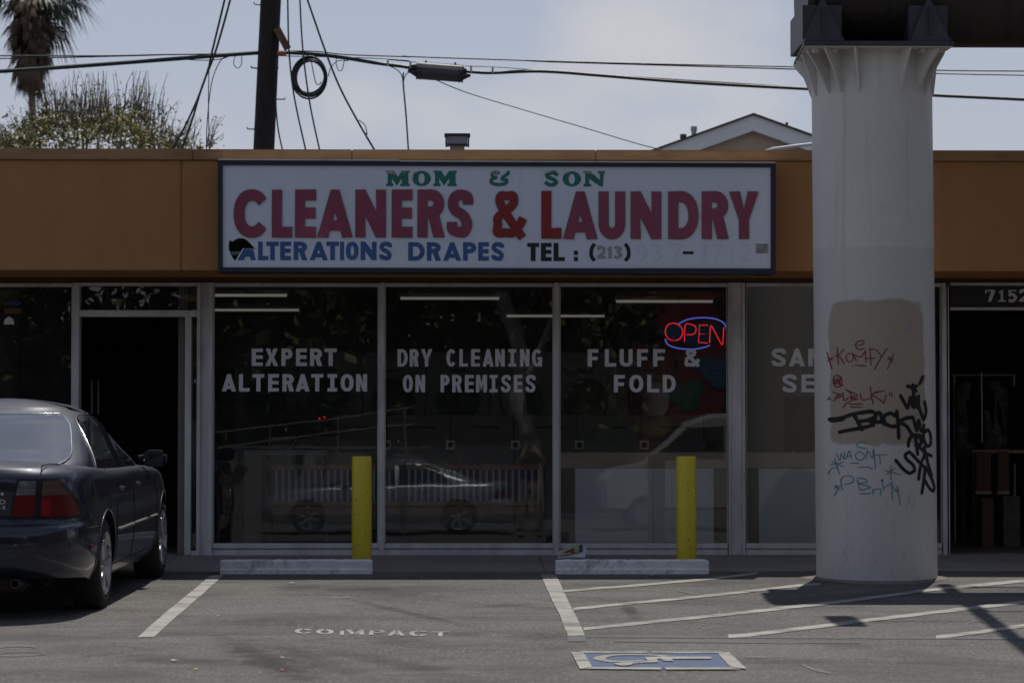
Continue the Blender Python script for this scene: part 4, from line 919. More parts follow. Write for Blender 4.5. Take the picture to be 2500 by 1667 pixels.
graffiti('graffiti', M['gr_red'], [[(162, 626), (142, 640), (138, 680), (152, 708), (178, 705), (190, 675), (184, 640), (162, 626)], [(146, 655), (152, 690), (164, 645), (172, 692), (182, 640)], [(176, 702), (200, 698)],
    [(133, 746), (180, 760), (200, 752)], [(166, 762), (140, 808)], [(165, 768), (188, 776), (150, 790)], [(196, 750), (204, 805), (232, 782)], [(216, 730), (250, 760), (246, 798)], [(215, 728), (290, 768), (240, 782), (292, 794), (246, 800)],
    [(310, 752), (320, 800), (385, 785)], [(375, 706), (382, 770), (394, 830)], [(435, 745), (388, 762), (440, 800), (468, 826)], [(400, 745), (474, 738)], [(482, 766), (468, 828)],
    [(196, 860), (215, 828), (250, 808)], [(232, 830), (325, 830)], [(240, 850), (322, 852)], [(104, 790), (110, 802)], [(112, 776), (118, 800)], [(506, 746), (510, 770)], [(520, 745), (527, 782)]], 7.5, 'thin red tag with quote marks and underlines')
graffiti('graffiti', M['gr_black'], [[(110, 938), (180, 930), (260, 902), (385, 878)], [(118, 950), (200, 938)], [(262, 900), (290, 955), (318, 1015)], [(300, 895), (385, 885), (410, 915), (350, 945), (300, 952)], [(350, 945), (395, 960), (370, 985), (300, 1002)],
    [(170, 1030), (230, 1015), (318, 1000)], [(390, 985), (412, 905), (440, 895), (455, 950), (470, 975)], [(410, 955), (460, 958)], [(545, 915), (515, 895), (470, 915), (475, 965), (520, 988), (556, 985)],
    [(556, 876), (566, 960), (570, 1075)], [(672, 922), (610, 935), (575, 960)], [(575, 960), (625, 985), (665, 1040), (700, 1062)]], 27, 'wide black spray tag reading BACK')
graffiti('graffiti', M['gr_black'], [[(584, 768), (610, 815), (636, 862)], [(636, 862), (655, 800), (665, 780)], [(655, 780), (672, 840), (690, 855)], [(690, 855), (682, 740), (678, 690)], [(634, 702), (672, 715), (706, 740)], [(668, 720), (712, 700)],
    [(700, 780), (705, 830), (718, 858)], [(722, 770), (722, 840), (745, 905), (762, 945)], [(770, 812), (782, 880), (765, 940)], [(762, 632), (730, 690)],
    [(676, 920), (690, 970), (705, 1020)], [(705, 1020), (715, 965), (722, 940)], [(722, 945), (735, 1010), (756, 1020), (762, 975)]], 25, 'black spray tag of upright letters running down the right side')
graffiti('graffiti', M['gr_black'], [[(762, 980), (760, 1070), (785, 1125), (818, 1112), (818, 1050), (795, 1012), (770, 1030)], [(735, 1100), (740, 1060), (690, 1048), (650, 1075), (638, 1130)], [(690, 1060), (702, 1120), (710, 1190)], [(690, 1120), (735, 1112), (748, 1075), (710, 1065)], [(710, 1120), (770, 1175), (828, 1198)],
    [(762, 1130), (768, 1180), (745, 1230)], [(652, 1168), (615, 1190), (630, 1225), (672, 1260), (682, 1300), (640, 1318), (590, 1280), (545, 1225)], [(660, 1180), (720, 1240), (775, 1285)], [(740, 1240), (725, 1300), (715, 1365)], [(775, 1190), (800, 1270), (828, 1340)],
    [(770, 1270), (755, 1380), (738, 1465)], [(775, 1280), (820, 1350), (850, 1420), (835, 1448)], [(835, 1448), (800, 1420), (768, 1370)]], 24, 'black spray tag of looping letters lowest on the right side')
graffiti('graffiti', M['gr_teal'], [[(152, 1178), (172, 1228), (182, 1180), (198, 1220), (205, 1170)], [(212, 1222), (232, 1160), (246, 1218)], [(215, 1200), (250, 1198)], [(300, 1165), (272, 1190), (285, 1222), (320, 1222), (332, 1190), (300, 1165)], [(345, 1218), (352, 1160), (385, 1212), (390, 1150)],
    [(395, 1150), (400, 1220), (405, 1290)], [(400, 1190), (485, 1188)], [(432, 1190), (440, 1255)], [(282, 1130), (290, 1105), (330, 1098), (348, 1112)], [(290, 1135), (320, 1140), (348, 1148)], [(140, 1215), (155, 1270), (172, 1325)], [(112, 1262), (200, 1240)], [(120, 1235), (195, 1275)], [(160, 1275), (120, 1290), (102, 1330)],
    [(240, 1250), (300, 1246)], [(288, 1280), (350, 1275), (388, 1292)], [(470, 1300), (585, 1332)], [(510, 1260), (512, 1370)], [(480, 1330), (545, 1280)]], 6.5, 'upper thin teal tag below the beige patch')
graffiti('graffiti', M['gr_teal'], [[(190, 1438), (178, 1370), (205, 1340), (250, 1345), (255, 1380), (200, 1400)], [(280, 1360), (300, 1440)], [(285, 1352), (335, 1362), (345, 1385), (290, 1392), (370, 1420), (300, 1440)], [(292, 1465), (375, 1462)], [(385, 1430), (388, 1475)], [(385, 1440), (435, 1432), (437, 1475)],
    [(450, 1385), (460, 1440)], [(465, 1420), (500, 1400), (525, 1380)], [(515, 1395), (520, 1515)], [(515, 1400), (550, 1450), (556, 1410)], [(556, 1410), (565, 1480), (578, 1545)], [(135, 1425), (178, 1410)], [(140, 1405), (175, 1440)], [(150, 1400), (155, 1440), (135, 1482)]], 6.5, 'lower thin teal tag beside a small star')
p, n = on_col(2205, 800, .003)
obj('sticker', ([tuple(on_col(x, y, .002)[0]) for x, y in ((2199, 793), (2211, 792), (2212, 807), (2198, 806))], [(0, 1, 2, 3)]), M['greyv'], cl)
p, n = on_col(2135, 1172, 0); obj('weep_hole', cyl(tuple(p + n * .002), tuple(p - n * .01), .009, seg=10), M['black'], cl)

# ================================================================== WHEEL STOPS, BOLLARDS
def wheel_stop(px0, px1, label, seed):
    rnd = random.Random(seed)
    a, b = G(px0, 1401), G(px1, 1402); yb = a.y + .16; n = 34
    prof = [(0, 0), (.004, .035), (.026, .040), (.030, .098), (.045, .108), (.115, .108), (.132, .098), (.16, 0)]
    V = []
    for i in range(n + 1):
        t = i / n; x = a.x + (b.x - a.x) * t; e = min(1, .2 + min(t, 1 - t) * 45)
        for j, (dy, dz) in enumerate(prof):
            cy_ = .08 + (dy - .08) * (.82 + .18 * e)
            jit = 0 if j in (0, 7) else rnd.gauss(0, .0016)
            chip = -.006 * (rnd.random() < .10) if j in (3, 4) else 0
            V.append((x, a.y + cy_ + jit, gz(a.y + dy) + dz * (.90 + .10 * e) + jit + chip - (.01 if dz == 0 else 0)))
    k = len(prof); F = [(i*k+j, i*k+j+1, (i+1)*k+j+1, (i+1)*k+j) for i in range(n) for j in range(k-1)]
    F += [tuple(range(k))[::-1], tuple(n*k + j for j in range(k))]
    o = obj('wheel_stop', (V, F), M['wstop'], loc=(a.x, a.y, gz(a.y)))
    return tag(o, label, 'wheel stop', 'concrete wheel stops along the walkway')
wheel_stop(537, 908, 'white painted concrete wheel stop in front of the EXPERT ALTERATION window', 3)
wheel_stop(1357, 1733, 'white painted concrete wheel stop beside the hatched area, in front of the FLUFF & FOLD window', 5)
def bollard(px0, px1, pyt, label):
    Y = 22.66; a, b = P(px0, pyt, Y), P(px1, pyt, Y); r = (b.x - a.x) / 2; cx_ = (a.x + b.x) / 2; zt = a.z; g = gz(Y)
    prof = [(r, -.03), (r, zt - g - .012), (r - .004, zt - g - .004), (r - .014, zt - g), (.001, zt - g)]
    t = thing('bollard', label, 'bollard', (cx_, Y, g), 'yellow pipe bollards')
    obj('post', lathe(prof, cx_, Y, 40, g), M['yellow'], t, smooth=True, ang=40)
    rn = random.Random(px0)
    for _ in range(16):
        th = rn.uniform(-1.1, 1.1); z = g + .05 + .8 * rn.random() ** 1.5; c = Vector((cx_ + (r + .0008) * math.sin(th), Y - (r + .0008) * math.cos(th), z)); s = rn.uniform(.002, .0065)
        tx = Vector((math.cos(th), math.sin(th), 0))
        obj('chip', ([tuple(c + tx * s * math.cos(q) + Vector((0, 0, s * 1.2 * math.sin(q + rn.uniform(-.3, .3))))) for q in (0, 1.1, 2.3, 3.4, 4.6, 5.5)], [(0, 1, 2, 3, 4, 5)]), M['hole'], t)
bollard(859, 908, 1113, 'yellow steel bollard behind the left wheel stop, between the first two lettered windows')
bollard(1651, 1700, 1113, 'yellow steel bollard in front of the FLUFF & FOLD window')

# crumpled newspaper behind the right wheel stop
nw = thing('newspaper', 'crumpled colour newspaper lying behind the right wheel stop', 'newspaper', tuple(P(1397, 1362, 22.6)))
def sheet(pxs, Y, m, name, dz=.004, lean=.10):
    ps = [P(x, y, Y + lean * (1362 - y) / 30) for x, y in pxs]
    V = [tuple(p) for p in ps] + [(p.x, p.y + .012, p.z - dz) for p in ps]; n = len(ps)
    tri = [tuple(t) for t in tessellate_polygon([[Vector((p.x, p.z, 0)) for p in ps]])]
    obj(name, (V, tri + [tuple(i + n for i in t) for t in tri] + [(i, (i+1) % n, n + (i+1) % n, n + i) for i in range(n)]), m, nw)
sheet([(1361, 1362), (1366, 1345), (1385, 1336), (1410, 1330), (1424, 1328), (1432, 1342), (1428, 1361), (1395, 1359)], 22.62, M['paper'], 'folded_page')
sheet([(1364, 1356), (1374, 1340), (1400, 1332), (1414, 1330), (1413, 1347), (1392, 1352)], 22.60, M['paper_y'], 'front_page')
sheet([(1379, 1346), (1402, 1336), (1403, 1346), (1396, 1349), (1394, 1343), (1381, 1349)], 22.585, M['print_red'], 'printed_picture')
sheet([(1414, 1329), (1423, 1328), (1422, 1343), (1414, 1345)], 22.595, M['print_blue'], 'printed_column')

# ================================================================== SEDAN
def smooth_interp(x, xs, ys):
    x = min(max(x, xs[0]), xs[-1])
    for i in range(len(xs) - 1):
        if x <= xs[i+1]:
            h = xs[i+1] - xs[i]; t = (x - xs[i]) / h
            def sl(j):
                if j <= 0 or j >= len(xs) - 1: return 0
                d0, d1 = (ys[j]-ys[j-1])/(xs[j]-xs[j-1]), (ys[j+1]-ys[j])/(xs[j+1]-xs[j])
                return 0 if d0 * d1 <= 0 else 2 * d0 * d1 / (d0 + d1)
            m0, m1 = sl(i), sl(i+1)
            return (2*t**3-3*t*t+1)*ys[i] + (t**3-2*t*t+t)*h*m0 + (-2*t**3+3*t*t)*ys[i+1] + (t**3-t*t)*h*m1
    return ys[-1]
LEN = 4.67
zb_ = lambda y: smooth_interp(y, [0, .5, .8, 3.9, 4.4, 4.67], [.27, .25, .20, .19, .22, .24])
zt_ = lambda y: smooth_interp(y, [0, .2, .8, 1.5, 3.1, 3.5, 4.0, 4.4, 4.67], [.965, .972, .962, .920, .878, .862, .815, .75, .68])
yr_ = lambda z: smooth_interp(z, [.24, .30, .42, .54, .595, .615, .64, .80, .90, .95, .99], [.10, .04, .0, .005, .03, .085, .10, .095, .10, .135, .17])
yf_ = lambda z: smooth_interp(z, [.2, .3, .45, .56, .60, .68], [4.58, 4.65, 4.67, 4.66, 4.60, 4.52])
w_ = lambda z, zt: (smooth_interp(z, [.18, .22, .32, .45, .6, .75, .88, 1.0], [.79, .815, .845, .862, .866, .855, .825, .78])) - .05 * max(0, 1 - (zt - z) / .05) ** 2
def taper(y): return smooth_interp(y, [0, .5, 1.2, 3.2, 4.2, 4.67], [.955, .975, 1.0, 1.0, .975, .93])
_bo = {}
def body_outline(s):
    s = round(s, 3)
    if s not in _bo: _bo[s] = _body_outline(s)
    return _bo[s]
def _body_outline(s):
    """half outline (x>=0) from rear centre to front centre at height fraction s"""
    zr = zb_(0) + s * (zt_(.05) - zb_(0)); zf = zb_(4.6) + s * (zt_(4.6) - zb_(4.6))
    y0, y1 = yr_(zr), yf_(zf); out = []; Lr, Lf = .62, .95
    n = 22
    for i in range(n + 1):
        a = math.pi/2 * i / n; v = math.cos(a) ** (2/2.3); x = math.sin(a) ** (2/4.6); out.append((x, y0 + Lr * (1 - v)))
    m = 40
    for i in range(1, m): out.append((1.0, y0 + Lr + (y1 - Lf - y0 - Lr) * i / m))
    for i in range(n + 1):
        a = math.pi/2 * (1 - i / n); v = math.cos(a) ** (2/2.1); x = math.sin(a) ** (2/3.6); out.append((x, y1 - Lf * (1 - v)))
    res = []
    for x, y in out:
        z = zb_(y) + s * (zt_(y) - zb_(y)); res.append(Vector((x * w_(z, zt_(y)) * taper(y), y, z)))
    return res
def body_point(y, z):
    """side surface x at (y,z) in the straight flank"""
    s = (z - zb_(y)) / (zt_(y) - zb_(y)); o = body_outline(max(0, min(1, s)))
    for i in range(5, len(o) - 1):
        if o[i].y <= y <= o[i+1].y:
            t = (y - o[i].y) / max(1e-6, o[i+1].y - o[i].y); return o[i].x + (o[i+1].x - o[i].x) * t
    return .8
def rear_point(x, z):
    """rear surface y at (x,z)"""
    s = (z - zb_(0.1)) / (zt_(0.1) - zb_(0.1)); o = body_outline(max(0, min(1, s)))
    for i in range(len(o) - 1):
        if o[i].x <= x <= o[i+1].x + 1e-9:
            t = (x - o[i].x) / max(1e-6, o[i+1].x - o[i].x); return o[i].y + (o[i+1].y - o[i].y) * t
    return .3
SL = [0, .03, .08, .14, .2, .26, .32, .38, .42, .45, .47, .49, .51, .54, .6, .66, .72, .78, .84, .89, .93, .96, .98, 1.0]
def mirror(V, F):
    n = len(V); return list(V) + [(-x, y, z) for x, y, z in V], list(F) + [tuple(i + n for i in f)[::-1] for f in F]
# greenhouse
GW = lambda t: smooth_interp(t, [0, .5, .8, .93, 1.0], [.755, .672, .602, .552, .475])
GR = lambda t: smooth_interp(t, [0, .35, .8, 1.0], [.60, .92, 1.36, 1.62])
GF = lambda t: smooth_interp(t, [0, .4, .8, 1.0], [3.52, 3.02, 2.55, 2.30])
GB = lambda y: zt_(y) - .035
GT = 1.335
_go = {}
def gh_outline(t, n=18, m=24):
    t = round(t, 3)
    if t not in _go: _go[t] = _gh_outline(t, n, m)
    return _go[t]
def _gh_outline(t, n, m):
    y0, y1 = GR(t), GF(t); Lr, Lf = .42, .50; out = []
    for i in range(n + 1):
        a = math.pi/2 * i / n; out.append((math.sin(a) ** (2/4.2), y0 + Lr * (1 - math.cos(a) ** (2/2.2))))
    for i in range(1, m): out.append((1, y0 + Lr + (y1 - Lf - y0 - Lr) * i / m))
    for i in range(n + 1):
        a = math.pi/2 * (1 - i / n); out.append((math.sin(a) ** (2/3.4), y1 - Lf * (1 - math.cos(a) ** (2/2.1))))
    r = []
    for x, y in out:
        zb = GB(y); r.append(Vector((x * GW(t), y, zb + t * (GT - zb))))
    return r
def gh_rear(x, t):
    o = gh_outline(t)
    for i in range(len(o) - 1):
        if o[i].x <= x <= o[i+1].x + 1e-9:
            u = (x - o[i].x) / max(1e-6, o[i+1].x - o[i].x); return o[i].lerp(o[i+1], u)
    return o[18]
def gh_front(x, t):
    o = gh_outline(t)[::-1]
    for i in range(len(o) - 1):
        if o[i].x <= x <= o[i+1].x + 1e-9:
            u = (x - o[i].x) / max(1e-6, o[i+1].x - o[i].x); return o[i].lerp(o[i+1], u)
    return o[18]
def gh_side(y, t):
    o = gh_outline(t)
    for i in range(6, len(o) - 1):
        if o[i].y <= y <= o[i+1].y + 1e-9:
            u = (y - o[i].y) / max(1e-6, o[i+1].y - o[i].y); return o[i].lerp(o[i+1], u)
    return o[-10]
def boolean_cut(o, cutters):
    bpy.context.view_layer.update()
    cs_ = []
    for c in cutters:
        co = obj('cutter', c, M['under']); cs_.append(co)
        md = o.modifiers.new('b', 'BOOLEAN'); md.operation = 'DIFFERENCE'; md.solver = 'EXACT'; md.object = co
    bpy.context.view_layer.update()
    dg = bpy.context.evaluated_depsgraph_get(); me = bpy.data.meshes.new_from_object(o.evaluated_get(dg))
    o.modifiers.clear(); o.data = me
    for co in cs_: bpy.data.objects.remove(co)
    me.shade_smooth(); me.set_sharp_from_angle(angle=R(38))

def build_sedan(label, paint, group=None, full=True):
    car = thing('sedan', label, 'car', (0, 0, 0), group)
    # lower body
    V, F = [], []; rings = [body_outline(s) for s in SL]; k = len(rings[0])
    for r in rings: V += [tuple(p) for p in r]
    for i in range(len(SL) - 1):
        for j in range(k - 1): F.append((i*k+j, i*k+j+1, (i+1)*k+j+1, (i+1)*k+j))
    top = rings[-1]; base = (len(SL) - 1) * k; T = [.04, .1, .2, .35, .5, .7, .85, 1.0]
    for t in T:
        for p in top:
            e = max(0, min(1, (p.y - top[0].y) / .16)) ** .6 * max(0, min(1, (top[-1].y - p.y) / .8)) ** .5
            V.append((p.x * (1 - t), p.y, p.z + .045 * e * (1 - (1 - t) ** 2.2)))
    for i in range(len(T)):
        for j in range(k - 1): F.append((base + i*k+j, base + i*k+j+1, base + (i+1)*k+j+1, base + (i+1)*k+j))
    b0 = len(V); V += [(0, p.y, p.z) for p in rings[0]]
    F += [(b0+j, b0+j+1, j+1, j) for j in range(k-1)]
    V, F = mirror(V, F)
    bm = bmesh.new(); vs = [bm.verts.new(p) for p in V]
    for f in F:
        try: bm.faces.new([vs[i] for i in f])
        except ValueError: pass
    bmesh.ops.remove_doubles(bm, verts=bm.verts, dist=.0006); bmesh.ops.dissolve_degenerate(bm, dist=.0004, edges=bm.edges)
    bmesh.ops.recalc_face_normals(bm, faces=bm.faces)
    body = obj('body', bm_data(bm), paint, car, smooth=True); bm.free()
    cut = []
    for ya in (1.05, 3.765):
        cut.append(tube([(-1.2, ya, .315), (-.62, ya, .315)], .345, 40)); cut.append(tube([(.62, ya, .315), (1.2, ya, .315)], .345, 40))
    boolean_cut(body, cut)
    # greenhouse shell with crowned roof
    TL = [0, .06, .15, .3, .45, .6, .75, .85, .92, .97, 1.0]
    rings = [gh_outline(t) for t in TL]; k = len(rings[0]); V, F = [], []
    for r in rings: V += [tuple(p) for p in r]
    for i in range(len(TL) - 1):
        for j in range(k - 1): F.append((i*k+j, i*k+j+1, (i+1)*k+j+1, (i+1)*k+j))
    base = (len(TL) - 1) * k; top = rings[-1]; yc = (top[0].y + top[-1].y) / 2
    for t in T:
        for p in top: V.append((p.x * (1 - t), yc + (p.y - yc) * (1 - t * .9), p.z + .060 * (1 - (1 - t) ** 2)))
    for i in range(len(T)):
        for j in range(k - 1): F.append((base + i*k+j, base + i*k+j+1, base + (i+1)*k+j+1, base + (i+1)*k+j))
    V, F = mirror(V, F)
    bm = bmesh.new(); vs = [bm.verts.new(p) for p in V]
    for f in F:
        try: bm.faces.new([vs[i] for i in f])
        except ValueError: pass
    bmesh.ops.remove_doubles(bm, verts=bm.verts, dist=.0006); bmesh.ops.recalc_face_normals(bm, faces=bm.faces)
    obj('roof', bm_data(bm), paint, car, smooth=True, ang=50); bm.free()
    # rear window and windscreen
    def patch(fn, t0, t1, wfun, n=26, m=14, sgn=-1, off=.004):
        V = []; edge = []
        for i in range(m + 1):
            t = t0 + (t1 - t0) * i / m; c = 2 * i / m - 1; wx = wfun(t) * (1 - abs(c) ** 5 * .12)
            for j in range(n + 1):
                u = 2 * j / n - 1; p = fn(abs(u) * wx, t); V.append((math.copysign(p.x, u), p.y + sgn * off * 1.3, p.z + off * .9))
        F = [(i*(n+1)+j, i*(n+1)+j+1, (i+1)*(n+1)+j+1, (i+1)*(n+1)+j) for i in range(m) for j in range(n)]
        edge = [V[j] for j in range(n)] + [V[i*(n+1)+n] for i in range(m)] + [V[m*(n+1)+j] for j in range(n, 0, -1)] + [V[i*(n+1)] for i in range(m, 0, -1)]
        return (V, F), edge
    (d, e) = patch(gh_rear, .10, .90, lambda t: GW(t) * .875); rg = obj('rear_window', d, M['rearglass'], car, smooth=True); obj('trim', tube(e, .008, 6, closed=True), M['chrome'], rg, smooth=True)
    (d, e) = patch(gh_front, .06, .84, lambda t: GW(t) * .90, sgn=1); fg = obj('windscreen', d, M['carglass'], car, smooth=True); obj('trim', tube(e, .009, 6, closed=True), M['rubber'], fg, smooth=True)
    # side glass, both sides: columns of (y, t low, t high)
    def side_glass(cols, s, frame=True):
        V = []; m = 8
        for y, a, b in cols:
            for i in range(m + 1):
                p = gh_side(y, a + (b - a) * i / m); V.append((s * (p.x + .004), p.y, p.z))
        n = len(cols); F = [(j*(m+1)+i, j*(m+1)+i+1, (j+1)*(m+1)+i+1, (j+1)*(m+1)+i) for j in range(n-1) for i in range(m)]
        if s > 0: F = [f[::-1] for f in F]
        g = obj('side_window', (V, F), M['carglass'], car, smooth=True)
        return V, n, m, g
    for s in (1, -1):
        tb = .05; rearcols = [(1.18 + .44 * q, tb, .05 + .80 * (1 - (1 - q) ** 1.5) ** .95) for q in (0.01, .05, .1, .2, .3, .4, .5, .6, .7, .8, .9, 1)] + [(1.70, tb, .885), (1.85, tb, .89), (2.0, tb, .90), (2.13, tb, .90)]
        V1, n1, m1, g1 = side_glass(rearcols, s)
        frontcols = [(2.22, tb, .90), (2.32, tb, .90), (2.42, tb, .895), (2.5, tb, .87), (2.62, tb, .78), (2.75, tb, .665), (2.88, tb, .55), (3.02, tb, .42), (3.14, tb, .32)]
        V2, n2, m2, g2 = side_glass(frontcols, s)
        topl = [V1[j*(m1+1)+m1] for j in range(n1)] + [V2[j*(m2+1)+m2] for j in range(n2)]
        botl = [V1[j*(m1+1)] for j in range(n1)] + [V2[j*(m2+1)] for j in range(n2)]
        obj('window_trim', tube(topl, .005, 6), M['chrome'], car, smooth=True)
        obj('belt_moulding', tube([(x + s * .004, y, z - .012) for x, y, z in botl], .009, 6), M['rubber_grey'], car, smooth=True)
        obj('pillar_cover', join(*[tube([V1[(n1-1)*(m1+1)+i] for i in range(m1+1)], .012, 5)], tube([V2[i] for i in range(m2+1)], .012, 5)), M['rubber'], car)
        # corner sail behind the mirror
        a, b_, c = gh_side(3.14, tb), gh_side(3.14, .32), gh_side(3.36, tb)
        obj('mirror_sail', ([(s * (p.x + .006), p.y, p.z) for p in (a, b_, c)], [(0, 1, 2)]), M['rubber'], car)
        # mirror
        my, mz, mx = 3.02, .935, .885
        mo = obj('door_mirror', (lambda d: ([(s * x, y, z) for x, y, z in d[0]], d[1]))(bbox(mx - .085, mx + .085, my - .01, my + .13, mz - .060, mz + .062, .034, 4)), paint, car, smooth=True, ang=60)
        obj('mirror_glass', (lambda d: ([(s * x, y, z) for x, y, z in d[0]], d[1]))(bbox(mx - .07, mx + .07, my - .014, my - .009, mz - .047, mz + .051, .0015, 1)), M['carglass'], mo)
        obj('mirror_arm', (lambda d: ([(s * x, y, z) for x, y, z in d[0]], d[1]))(join(tube([(.76, my + .10, .93), (.88, my + .08, .95), (.93, my + .06, .96)], [.03, .024, .024], 8))), M['rubber'], mo, smooth=True)
        # shut lines, handles, mouldings
        def side_line(pts, r, m, name, lift=.001):
            ps = []
            for (y0, z0), (y1, z1) in zip(pts[:-1], pts[1:]):
                kk = max(1, int(math.hypot(y1-y0, z1-z0) / .05))
                for i in range(kk): ps.append((y0 + (y1-y0) * i / kk, z0 + (z1-z0) * i / kk))
            ps.append(pts[-1])
            return obj(name, tube([(s * (body_point(y, z) + lift), y, z) for y, z in ps], r, 5), m, car, smooth=True)
        side_line([(1.46, .93), (1.50, .80), (1.44, .68), (1.42, .50), (1.48, .27)], .0032, M['rubber'], 'door_seam')
        side_line([(2.20, .90), (2.20, .6), (2.18, .27)], .0032, M['rubber'], 'door_seam')
        side_line([(3.30, .86), (3.34, .6), (3.30, .27)], .0032, M['rubber'], 'door_seam')
        side_line([(1.48, .27), (3.30, .27)], .004, M['rubber'], 'sill_seam')
        side_line([(1.47, .505), (2.16, .505)], .014, M['rubber_grey'], 'side_moulding', -.002); side_line([(2.22, .505), (3.31, .505)], .014, M['rubber_grey'], 'side_moulding', -.002)
        side_line([(.42, .575), (.68, .57)], .004, M['rubber'], 'bumper_seam')
        side_line([(4.14, .56), (4.4, .56)], .004, M['rubber'], 'bumper_seam')
        for hy in (1.66, 2.40):
            hx = body_point(hy, .775)
            hd = obj('door_handle', (lambda d: ([(s * x, y, z) for x, y, z in d[0]], d[1]))(bbox(hx - .012, hx + .022, hy - .085, hy + .085, .762, .792, .010, 3)), paint, car, smooth=True, ang=60)
            obj('handle_recess', (lambda d: ([(s * x, y, z) for x, y, z in d[0]], d[1]))(bbox(hx - .02, hx + .003, hy - .10, hy + .07, .745, .762, .004, 1)), M['rubber'], hd)
        obj('side_marker', (lambda d: ([(s * x, y, z) for x, y, z in d[0]], d[1]))((lambda x: bbox(x - .01, x + .003, .47, .56, .435, .462, .002, 1))(body_point(.52, .45))), M['lens_red'], car)
        # wheel arch lips
        for ya in (1.05, 3.765):
            ps = []
            for i in range(25):
                a = math.pi * (-.05 + 1.10 * i / 24); y, z = ya + .347 * math.cos(a), .315 + .347 * math.sin(a)
                if z > zb_(y) + .01: ps.append((s * (body_point(y, min(z, zt_(y) - .02)) - .002), y, z))
            obj('arch_lip', tube(ps, .009, 6), paint, car, smooth=True)
        # wheels
        for ya in (1.05, 3.765):
            xo = s * .845
            def q(r, x, seg=48): return [(xo + s * x, ya + r * math.cos(2*math.pi*i/seg), .305 + r * math.sin(2*math.pi*i/seg)) for i in range(seg)]
            prof = [(.20, -.19), (.285, -.195), (.303, -.175), (.307, -.10), (.303, -.025), (.285, -.004), (.235, .004), (.212, -.004), (.208, -.03)]
            V = sum([q(r, x) for r, x in prof], []); F = [(i*48+j, i*48+(j+1) % 48, (i+1)*48+(j+1) % 48, (i+1)*48+j) for i in range(len(prof)-1) for j in range(48)]
            wl_ = obj('wheel', (V, F), M['tyre'], car, smooth=True, ang=50)
            prof = [(.213, .002), (.207, .006), (.198, -.004), (.190, -.05), (.17, -.09)]
            V = sum([q(r, x) for r, x in prof], []); F = [(i*48+j, i*48+(j+1) % 48, (i+1)*48+(j+1) % 48, (i+1)*48+j) for i in range(len(prof)-1) for j in range(48)]
            obj('rim', (V, F), M['alloy'], wl_, smooth=True)
            V = q(.185, -.075, 24); obj('brake_disc', (V, [tuple(range(24))]), M['rubber'], wl_)
            sp = []
            for i in range(6):
                a = 2 * math.pi * i / 6 + .3
                for da in (-.17, .17):
                    p0 = Vector((xo - s * .022, ya + .035 * math.cos(a), .305 + .035 * math.sin(a))); p1 = Vector((xo - s * .012, ya + .12 * math.cos(a + da * .55), .305 + .12 * math.sin(a + da * .55))); p2 = Vector((xo - s * .004, ya + .198 * math.cos(a + da), .305 + .198 * math.sin(a + da)))
                    sp.append(tube([p0, p1, p2], [.020, .013, .012], 6))
            sp.append(tube([(xo - s * .04, ya, .305), (xo - s * .008, ya, .305)], [.055, .035], 16))
            obj('spokes', join(*sp), M['alloy'], wl_, smooth=True, ang=50)
        # tail lamps: on the lid and on the quarter
        def rear_patch(x0f, x1f, z0, z1, off, n=10, m=8):
            V = []
            for i in range(m + 1):
                z = z0 + (z1 - z0) * i / m; a, b_ = x0f(z), x1f(z)
                for j in range(n + 1):
                    x = a + (b_ - a) * j / n; V.append((s * x, rear_point(x, z) - off, z))
            F = [(i*(n+1)+j, i*(n+1)+j+1, (i+1)*(n+1)+j+1, (i+1)*(n+1)+j) for i in range(m) for j in range(n)]
            if s < 0: F = [f[::-1] for f in F]
            k = len(V); V2 = V + [(x, y + off + .01, z) for x, y, z in V]
            rim = [j for j in range(n)] + [i*(n+1)+n for i in range(m)] + [m*(n+1)+j for j in range(n, 0, -1)] + [i*(n+1) for i in range(m, 0, -1)]
            F += [(rim[i], rim[(i+1) % len(rim)], rim[(i+1) % len(rim)] + k, rim[i] + k) for i in range(len(rim))]
            return V2, F
        o_in = lambda z: .395 + .045 * ((z - .66) / .235); o_out = lambda z: .785 - .13 * max(0, (z - .66) / .235) ** 1.6
        gap0 = lambda z: .545 + .012 * ((z - .66) / .235)
        hs = obj('tail_lamp_surround', join(rear_patch(lambda z: o_in(z) - .016, lambda z: gap0(z) + .002, .642, .905, .003), rear_patch(lambda z: gap0(z) + .012, lambda z: min(.81, o_out(z) + .026), .642, .905, .003)), M['rubber'], car)
        tl_ = obj('tail_lamp', join(rear_patch(o_in, lambda z: gap0(z) - .012, .665, .800, .010), rear_patch(lambda z: gap0(z) + .026, o_out, .660, .795, .010)), M['lens_red'], car, smooth=True, ang=40)
        obj('reverse_lens', rear_patch(o_in, lambda z: gap0(z) - .012, .802, .892, .010), M['lens_clear'], tl_, smooth=True, ang=40)
        obj('indicator_lens', rear_patch(lambda z: gap0(z) + .026, o_out, .797, .890, .010), M['lens_amber'], tl_, smooth=True, ang=40)
        obj('reflector', rear_patch(lambda z: gap0(z) + .030, lambda z: gap0(z) + .082, .668, .775, .0125, 4, 4), M['lens_bright'], tl_, smooth=True, ang=40)
        obj('headlamp', (lambda: ([(s * x, yf_(.62) - .26 * (x / .72) ** 4 + .012, z) for z in (.60, .64, .68) for x in (.36, .46, .56, .66, .70)], [(i*5+j, i*5+j+1, (i+1)*5+j+1, (i+1)*5+j) for i in range(2) for j in range(4)]))(), M['headlamp'], car, smooth=True)
    # lid shut line, lip, badge, exhaust, underbody
    ps = [(0, rear_point(0, .635) - .002, .632)]
    for x in (.15, .3, .42, .535): ps.append((x, rear_point(x, .632) - .001, .632))
    for z in (.66, .72, .78, .84, .90, .935): ps.append((.552 + .012 * ((z - .66) / .235), rear_point(.556, z) - .0015, z))
